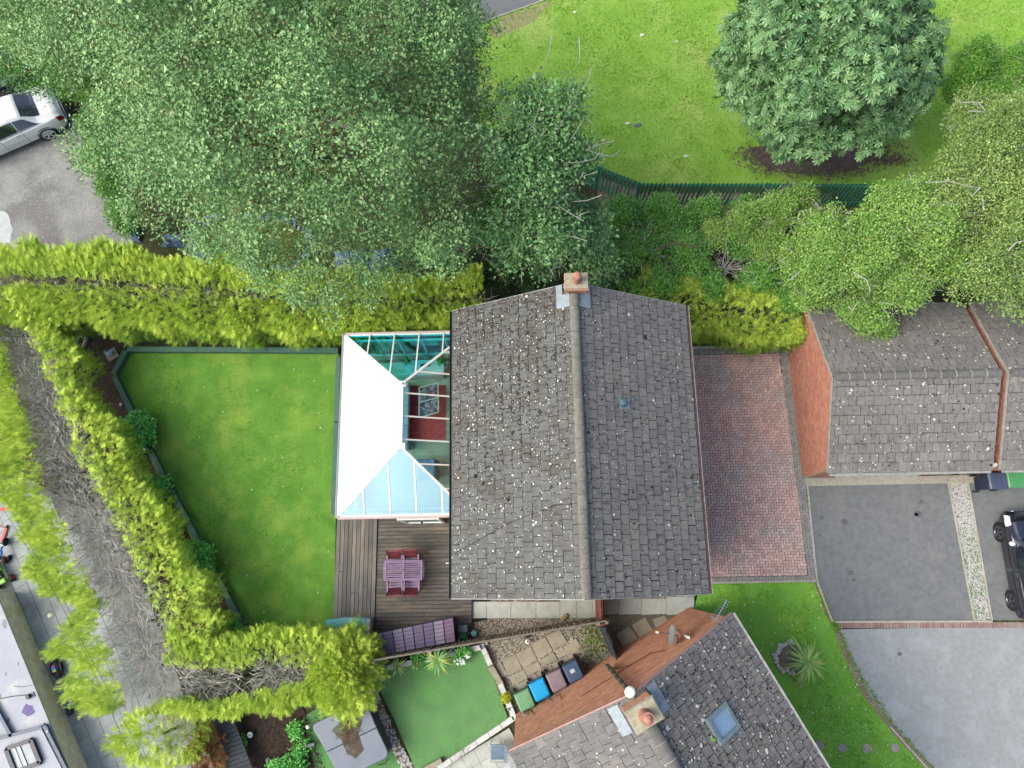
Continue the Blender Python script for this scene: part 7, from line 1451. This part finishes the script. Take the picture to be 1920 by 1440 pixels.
hedge('golden conifer hedge with wide bare grey middle running down the left of the garden', PX([(-10, 560), (35, 645), (72, 745), (102, 845), (132, 920), (176, 1000), (222, 1100), (258, 1200), (292, 1275)], hz_), hz_, [1.5, 1.7, 2.0, 2.2, 2.4, 2.6, 2.7, 2.8, 2.4], [1.6, 1.9, 2.3, 2.6, 2.7, 2.8, 2.8, 2.8, 2.5], [.35, .42, .5, .55, .62, .68, .74, .8, .85], 105, .20, 2, 420, ragged=.34)
hedge('golden conifer hedge returning along the bottom end of the lawn', PX([(300, 1275), (400, 1283), (500, 1268), (590, 1262), (625, 1262)], hz_), hz_, [1.3, 1.35, 1.3, 1.35, 1.3], [.9, .95, 1.0, 1.1, 1.0], [.42, .38, .30, .05, 0], 120, .14, 3, 240)
ec = P(640, 1262, 1.9)
pe, Ne, _ = blob_points([((ec.x, ec.y, 1.1), (1.0, 1.3, 1.25))], 3600, .72, 1.05, -.1); te = thing('conifer_bush', 'rounded golden conifer ending the bottom hedge beside the teal chest', 'bush', (ec.x, ec.y, 0)); fronds(te, pe, norm(Ne+rng.normal(size=Ne.shape)*.4+(0, 0, .2)), norm(rng.normal(size=Ne.shape)*.5+(0, 0, 1)), rng.uniform(.2, .36, len(pe)), np.clip(.8-pe[:, 2]/2.4+rng.normal(size=len(pe))*.15, 0, 1)); MB().tube([(ec.x, ec.y, 0), (ec.x, ec.y, 1.2)], .05, 7).build('stem', m_trunk, te)
ec = P(285, 1385, 1.7); pe, Ne, _ = blob_points([((ec.x, ec.y, .9), (1.35, .85, 1.2))], 1300, .8, 1.05, -.1, gaps=lambda p: vnoise(p, 2, 3) > .2); te = thing('conifer_bush', 'loose golden conifer at the bottom end of the left hedge above the paving', 'bush', (ec.x, ec.y, 0)); fronds(te, pe, norm(Ne+rng.normal(size=Ne.shape)*.4+(0, -.2, .2)), norm(rng.normal(size=Ne.shape)*.5+(0, 0, 1)), rng.uniform(.2, .38, len(pe)), np.clip(.7-pe[:, 2]/2.4+rng.normal(size=len(pe))*.15, 0, 1)); MB().tube([(ec.x, ec.y, 0), (ec.x, ec.y, 1.0)], .05, 7).build('stem', m_trunk, te)
hedge('golden conifer hedge above the red block drive right of the large house', PX([(1195, 535), (1290, 570), (1400, 583), (1500, 592), (1575, 592)], 2.0), 2.0, [.8, 1.15, 1.2, 1.0, .8], [.7, .95, 1.0, .95, .8], [0, 0, 0, 0, 0], 150, .06, 5, 60)
# orange dead conifer
ec = P(383, 1410, .8); pe, Ne, _ = blob_points([((ec.x, ec.y, .4), (.55, .75, .7))], 800, .5, 1.05, -.1); te = thing('dead_conifer', 'rust orange dead conifer beside the dark slatted screen', 'shrub', (ec.x, ec.y, 0)); fronds(te, pe, norm(Ne+rng.normal(size=Ne.shape)*.5+(0, 0, .2)), norm(rng.normal(size=Ne.shape)*.5+(0, 0, 1)), rng.uniform(.14, .28, len(pe)), rng.random(len(pe)), m=m_orange); MB().tube([(ec.x, ec.y, 0), (ec.x, ec.y, .6)], .04, 7).build('stem', m_trunk, te)
# ---- small shrubs
def shrub(u, v, z, r, rz, n, per, size, m, label, flowers=0, fm=None, cat='shrub', name='garden_shrub', fs=.05, group=None):
    c = P(u, v, z); t = thing(name, label, cat, (c.x, c.y, 0), group); b = [((c.x, c.y, z*.55), (r[0], r[1], rz))]; crown(t, b, n, per, size, m, LEAF6, .07, zmin=-.1, inner=.2, name='foliage'); MB().tube([(c.x, c.y, 0), (c.x, c.y, z*.6)], .02, 5).build('stem', m_trunk, t)
    if flowers:
        p, N, _ = blob_points(b, flowers*4, 1.0, 1.1, .2); p = p[:flowers]; N = N[:flowers]
        for i in range(len(p)): MB().ell(tuple(p[i]), (fs, fs, fs*.6), 8, 0, .2).build('flower', fm, t)
    return t
m_pf = mat('pale_flower', (232, 222, 226), (214, 196, 214), 20, rough=.8, rnd=.08, bump=0); m_pk = mat('pink_flower', (230, 96, 148), (246, 130, 150), 20, rough=.7, rnd=.12, bump=0); m_wf = mat('white_flower', (250, 250, 250), rough=.8, rnd=.04, bump=0)
shrub(246, 812, .8, (.56, .72), .5, 560, 7, .10, m_shrub, 'hydrangea with pale flowers beside the middle of the green border', 10, m_pf, name='hydrangea')
shrub(290, 925, .6, (.38, .7), .4, 320, 7, .085, m_shrub, 'leafy shrub just below the hydrangea by the border'); shrub(355, 1058, .8, (.66, .72), .5, 600, 8, .085, m_shrub, 'rounded glossy shrub halfway down the left flower bed'); shrub(425, 1190, .6, (.5, .35), .4, 260, 7, .09, m_shrub, 'dark leafy plant at the bottom corner of the garden lawn')
shrub(318, 985, .4, (.25, .3), .3, 90, 6, .07, m_shrub, 'small plant between two shrubs in the left flower bed'); shrub(420, 1398+0, .3, (.01, .01), .01, 4, 1, .05, m_shrub, 'tiny green seedling near the dark screen')
shrub(555, 1370, .3, (.22, .22), .2, 60, 5, .08, m_shrub, 'small green plant in the bark bed near the hot tub'); shrub(560, 1405, .35, (.28, .24), .25, 80, 5, .07, m_shrub, 'low green plant at the side of the hot tub'); shrub(535, 1440, .5, (.6, .25), .3, 260, 6, .07, m_shrub, 'green shrub at the bottom edge below the bark bed'); shrub(450, 1395, .3, (.15, .2), .2, 50, 5, .06, m_shrub, 'small seedling between the two white lamps')
c = P(254, 773, .25); tag(MB().ell((c.x, c.y, .28), (.09, .08, .07), 9, 0, .1).build('pink_bloom', m_pk), 'single large pink bloom resting on the green timber border', 'flower')
c = P(224, 757, .2); tag(MB().ell((c.x, c.y, .1), (.05, .07, .06), 8, 0, .15).build('pebble', m_wf), 'small white stone left of the green border', 'stone')
# flowers by the artificial lawn
def flowers(u, v, r, n, m, label, leaf=True, z=.35, fs=.045):
    c = P(u, v, z); t = thing('flowering_plant', label, 'plant', (c.x, c.y, 0))
    if leaf: crown(t, [((c.x, c.y+.08, z*.5), (r*.9, r*.9, z*.6))], 60, 6, .06, m_shrub, LEAF4, .05, zmin=-.1, inner=.1, name='foliage')
    for i in range(n): a, q_ = random.uniform(0, 2*PI), r*math.sqrt(random.random()); MB().ell((c.x+math.cos(a)*q_, c.y+math.sin(a)*q_*.8, z+random.uniform(-.05, .08)), (fs*random.uniform(.8, 1.3), fs, fs*.7), 7, 0, .25).build('flower_head', m, t)
    return t
flowers(862, 1240, .17, 13, m_wf, 'white flowers on the artificial lawn, larger clump left of the corner'); flowers(876, 1228, .12, 8, m_wf, 'smaller white flower clump nearest the corner of the blocks'); flowers(708, 1268, .22, 16, m_wf, 'white flowers beside the golden conifer at the left end'); flowers(781, 1249, .14, 7, m_pk, 'pink flowers between the two spiky plants', fs=.04)
c = P(783, 1238, .4); shrub(784, 1236, .4, (.16, .16), .2, 50, 6, .06, m_shrub, 'small bronze plant behind the pink flowers'); shrub(868, 1221, .4, (.2, .12), .2, 60, 6, .05, m_shrub, 'green plant behind the white flowers on the blocks'); shrub(705, 1248, .4, (.25, .25), .25, 80, 6, .08, mat('bluish_leaf', (120, 160, 140), (96, 140, 120), 4, rough=.5, rnd=.15, bump=0, tone=(150, 180, 160)), 'bluish leafed plant by the conifer end')
def cordyline(u, v, z, r, n, label, wide=.016, base=True):
    c = P(u, v, z); t = thing('cordyline', label, 'plant', (c.x, c.y, 0)); MB().tube([(c.x, c.y, 0), (c.x, c.y, z)], .04, 8, .03).build('stem', m_trunk, t); V = []; F = []; T = []
    for i in range(n):
        a = 2*PI*i/n+random.uniform(-.15, .15); L = r*random.uniform(.75, 1.15); el = random.uniform(.15, 1.2); K = 6; k0 = len(V); tn = random.random()**2
        for j in range(K+1):
            s = j/K; rad = L*s*(math.cos(el)*.6+.45); zz = z+L*(math.sin(el)*s-.75*s*s); w = wide*r*2*(math.sin(PI*min(1, .15+s*.85))+.05)
            V += [(c.x+math.cos(a)*rad-math.sin(a)*w, c.y+math.sin(a)*rad+math.cos(a)*w, zz), (c.x+math.cos(a)*rad+math.sin(a)*w, c.y+math.sin(a)*rad-math.cos(a)*w, zz)]; T += [tn, tn]
        F += [(k0+2*j, k0+2*j+1, k0+2*j+3, k0+2*j+2) for j in range(K)]
    npmesh('blades', np.array(V), np.array(F), m_cord, t, np.array(T), loc=tuple(WL[t.name])); return t
cordyline(745, 1248, .5, .42, 26, 'smaller spiky plant at the left end of the artificial lawn'); cordyline(821, 1236, .6, .58, 44, 'larger spiky plant in the middle of the white block row'); cordyline(1514, 1242, .9, .80, 38, 'large spiky green plant on the front lawn inside a ring of stones', .02); cordyline(1498, 1277, .3, .30, 16, 'small yellowing spiky offshoot beside the large spiky plant')
c = P(822, 1222, .1); tag(MB().lathe([(.10, 0), (.13, .22), (.14, .24), (.12, .2)], (c.x, c.y, .02), 16).build('glazed_pot', mat('blue_glaze', (40, 110, 176), rough=.2, rnd=0, bump=0)), 'blue glazed pot behind the larger spiky plant', 'pot')
c = P(846, 1220, .25); tag(MB().ell((c.x, c.y, .32), (.10, .09, .1), 9, 0, .1).ell((c.x+.05, c.y+.1, .32), (.06, .05, .08), 8, 0, .1).build('garden_ornament', m_grey), 'grey stone ornament on the white blocks by the fence', 'ornament')
c = P(949, 1308, .35); t = thing('topiary_ball', 'bright yellow green ball plant on the white blocks by the green bin', 'plant', (c.x, c.y, 0)); MB().ell((c.x, c.y, .34), (.15, .15, .14), 14, 0, .02).build('core', mat('ball_core', (150, 160, 30), rough=1, rnd=0), t); crown(t, [((c.x, c.y, .34), (.16, .16, .15))], 160, 5, .035, mat('lime_leaf', (196, 206, 40), (170, 186, 30), 8, rough=.6, rnd=.15, bump=0, tone=(150, 160, 30)), LEAF4, .02, zmin=-.5, inner=0, name='foliage')
for (u, v) in ((905, 1214), (954, 1330)): p = P(u, v, .24); tag(MB().lathe([(.05, 0), (.05, .02), (.03, .025)], (p.x, p.y, .22), 14).build('solar_disc', m_grey), 'small grey disc light on the %s white block' % ('topmost' if v < 1300 else 'lowest right hand'), 'light')
# rock ring
rc = P(1483, 1232)
rr0 = thing('rock_ring', 'ring of pale rocks round the foot of the large spiky plant', 'rock ring', (rc.x, rc.y, 0)); struct('bed_soil', wobble([(rc+Vector((math.cos(a)*.5, math.sin(a)*.52, 0))) for a in np.arange(16)*PI/8], .03, .2), m_ringsoil, .020)
for i in range(17): a = 1.3+3.6*i/17; L = .5+random.uniform(-.06, .06); s = random.uniform(.05, .11); MB().ell((rc.x+math.cos(a)*L, rc.y+math.sin(a)*L, .05), (s, s*.8, s*.7), 8, a, .22).build('rock', m_lichen, rr0)
for i, (u, v, r, lb) in enumerate(((1535, 1398, .17, 'largest stepping stone disc, closest to the angled roof'), (1579, 1402, .14, 'second stepping disc from the angled roof on the front lawn'), (1625, 1403, .14, 'third stepping disc from the angled roof on the front lawn'), (1678, 1402, .14, 'stepping disc nearest the curved brick edge'))):
    c = P(u, v); tag(MB().lathe([(r, -.01), (r, .018), (r*.95, .024), (.03, .026)], (c.x, c.y, .0), 20).build('stepping_disc', mat('disc_stone', (186, 178, 168), (156, 148, 140), 8, rough=.95, rnd=.1, bump=.5, fine=.2)), lb, 'stepping stone', 'round stepping discs on the front lawn')
# ornaments in the corner bed
c = P(205, 662, .15); t = thing('garden_ornament', 'blue and white figurine on a paving slab in the corner bed', 'ornament', (c.x, c.y, 0)); m_bf = mat('blue_figure', (120, 158, 204), (196, 210, 226), 14, rough=.5, rnd=.05, bump=0)
MB().ell((c.x, c.y, .12), (.14, .10, .10), 10, .3, .08).build('body', m_bf, t, smooth=True); MB().ell((c.x-.12, c.y+.03, .2), (.07, .06, .07), 9).build('head', m_bf, t, smooth=True); MB().ell((c.x+.08, c.y+.05, .2), (.05, .08, .03), 8, .5).build('wing', m_bf, t)
a = P(210, 665); tag(MB().rbox(a.x, a.y, 0, .035, .42, .42, .6).build('paving_slab', m_flag), 'tan square slab under the blue figurine', 'slab')
a = P(152, 642, .1); t = thing('planter_trough', 'weathered white edged trough in the dark corner bed', 'planter', (a.x, a.y, 0))
for dx, dy, lx, ly in ((0, .2, .30, .05), (0, -.2, .30, .05), (-.15, 0, .05, .35), (.15, 0, .05, .35)): MB().rbox(a.x+dx*.9+dy*.3, a.y+dy-dx*.3, 0, .16, lx, ly, -.3).build('side', m_paintw, t)
MB().rbox(a.x, a.y, 0, .1, .26, .34, -.3).build('soil', m_earth, t)
for (u, v, s, lb) in ((259, 866, .12, 'pale rock beside the green border below the hydrangea'), (260, 878, .1, 'second pale rock beside the green border below the hydrangea'), (165, 720, .07, 'single pale stone in the upper left bed')): p = P(u, v); tag(MB().ell((p.x, p.y, .05), (s, s*.7, .07), 8, 1, .2).build('rock', m_kerb), lb, 'rock')
p = P(395, 1155, .15); t = thing('potted_plant', 'round pot of pale flowers near the bottom of the left bed', 'plant', (p.x, p.y, 0)); MB().lathe([(.14, 0), (.18, .2), (.19, .22), (.16, .2), (.16, .1)], (p.x, p.y, 0), 16).build('pot', m_black, t, smooth='auto'); crown(t, [((p.x, p.y, .22), (.15, .15, .1))], 40, 5, .05, m_shrub, LEAF4, .05, zmin=0, inner=0, name='foliage')
for i in range(6): MB().ell((p.x+random.uniform(-.1, .1), p.y+random.uniform(-.1, .1), .32), (.035, .035, .02), 7).build('flower', m_pf, t)
p = P(327, 1015, .05); shrub(327, 1012, .25, (.14, .14), .15, 60, 5, .05, mat('purple_leaf', (78, 56, 96), (60, 44, 78), 9, rough=.6, rnd=.15, bump=0), 'small dark purple plant in the left flower bed')
c = P(387, 1124, .03); tag(MB().ell((c.x, c.y, .04), (.12, .05, .03), 8, -.3, .2).ell((c.x+.1, c.y-.04, .04), (.05, .04, .03), 7, 0, .2).build('driftwood', m_grey), 'grey weathered scrap lying on the soil of the left bed', 'driftwood')
# ---- palisade fence
pl_px = [(905, 238), (1010, 252), (1125, 313), (1203, 344), (1320, 344), (1440, 344), (1560, 345), (1660, 346)]
FH = 1.8; tf = thing('palisade_fence', 'green steel palisade fence between the park grass and the undergrowth', 'fence', tuple(P(1300, 345, FH)*1.0-Vector((0, 0, FH))))
q_ = PX(pl_px, FH-.1); cnt = 0
for a, b in zip(q_, q_[1:]):
    a = Vector((a.x, a.y, 0)); b = Vector((b.x, b.y, 0)); d = (b-a).normalized(); nrm = Vector((d.y, -d.x, 0)); n = max(1, round((b-a).length/.155))
    for z in (.35, FH-.25): MB().beam(a+Vector((0, 0, z)), b+Vector((0, 0, z)), .05, .05).build('rail', m_fence, tf)
    MB().box(a.x-.03, a.y-.03+.05, 0, a.x+.03, a.y+.03+.05, FH-.15).build('post', m_fence, tf)
    for i in range(n):
        p = a.lerp(b, (i+.5)/n)+nrm*.035; mb = MB(); w = .034
        mb.obox(p+Vector((0, 0, (FH-.1)/2+.05)), d*w, nrm*.008, (0, 0, (FH-.1)/2-.02)); c1_, c2_ = p+Vector((0, 0, FH-.0)), None
        mb.add([p-d*w-nrm*.008+Vector((0, 0, FH-.07)), p+d*w-nrm*.008+Vector((0, 0, FH-.07)), p+d*w+nrm*.008+Vector((0, 0, FH-.07)), p-d*w+nrm*.008+Vector((0, 0, FH-.07)), p+Vector((0, 0, FH+.04))], [(0, 1, 4), (1, 2, 4), (2, 3, 4), (3, 0, 4)]); mb.build('pale', m_fence, tf)
# gravelly ground behind the fence and pond
struct('bare_ground', PX([(1120, 330), (1205, 362), (1560, 362), (1560, 420), (1120, 400)]), mat('bare_ground', (150, 138, 118), (120, 110, 92), 4, rough=1, rnd=0, bump=1, bscale=20, fine=.25), .006)
pw_ = wobble(PX([(380, 424), (430, 414), (530, 414), (570, 440), (575, 468), (545, 500), (430, 500), (370, 470)]), .06, .3)
po = thing('garden_pond', 'olive green pond with blue liner edges under the poplar', 'pond', tuple(P(470, 455)))
m_tarp = mat('blue_tarpaulin', (126, 152, 196), (96, 122, 170), 5, rough=.45, rnd=.06, bump=.8, bscale=9, bdist=.06)
MB().sheet(pw_, .06).build('water', mat('olive_water', (110, 108, 22), (92, 92, 16), 2, rough=.08, rnd=0, bump=0, spec=.6), po)
mb = MB(); n = len(pw_); inn = [(p.x, p.y, .05) for p in pw_]; cw = sum(pw_, Vector())/n; ot = [(p.x+(p.x-cw.x)*.16+random.uniform(-.05, .05), p.y+(p.y-cw.y)*.28+random.uniform(-.05, .05), random.uniform(.08, .2)) for p in pw_]; mb.add(inn+ot, [(i, (i+1) % n, (i+1) % n+n, i+n) for i in range(n)]); mb.build('liner', m_tarp, po)
for pxs, lb in (([(700, 470), (738, 462), (752, 515), (715, 545), (690, 500)], 'dark blue tarpaulin heap left of the dark gap'), ([(246, 424), (256, 420), (262, 452), (244, 452)], 'blue sheet upright at the car park corner'), ([(310, 440), (355, 440), (350, 462), (300, 462)], 'blue sheet under the poplar leaves near the car park'), ([(625, 470), (690, 465), (700, 530), (640, 540)], 'blue sheet between the poplar leaves and the golden hedge')):
    b = PX(pxs, .1); t = wobble(b, .05, .25); n = len(t); ce = sum(t, Vector())/n; tag(MB().add([(p.x, p.y, .02) for p in t]+[(p.x*.6+ce.x*.4, p.y*.6+ce.y*.4, random.uniform(.2, .5)) for p in t]+[(ce.x, ce.y, .45)], [(i, (i+1) % n, (i+1) % n+n, i+n) for i in range(n)]+[(i+n, (i+1) % n+n, 2*n) for i in range(n)]).build('tarpaulin', m_tarp), lb, 'tarpaulin')
a, b = P(345, 412, .5), P(470, 410, .5); tag(MB().beam(a, b, .10, .04).beam(a-Vector((0, 0, .5)), a, .05, .05).beam(b-Vector((0, 0, .5)), b, .05, .05).build('pond_rail', m_grey), 'grey plank rail at the far side of the pond', 'rail')
# things glimpsed at the top edge
c = P(790, -2, 1.5); tag(MB().box(c.x-.6, c.y-.2, 0, c.x+.4, c.y+.8, 1.6).box(c.x-.1, c.y-.22, .1, c.x-.04, c.y-.2, 1.5).build('park_shelter', m_white), 'white panelled box glimpsed at the top edge behind the poplar', 'shelter')
c = P(190, 183, .5); tag(MB().prism([(c.x-.25, c.y-.2), (c.x+.25, c.y-.15), (c.x+.22, c.y+.22), (c.x-.22, c.y+.2)], 0, .55).box(c.x-.28, c.y-.22, .55, c.x+.28, c.y+.24, .6).build('green_crate', mat('green_crate', (30, 110, 92), rough=.5, rnd=0, bump=0)), 'dark green crate half hidden by the bush near the silver car', 'crate')
c = P(188, 242, .1); tag(MB().ell((c.x, c.y, .1), (.18, .12, .12), 8, .4, .2).build('rock', m_kerb), 'pale boulder at the edge of the car park by the bushes', 'rock')
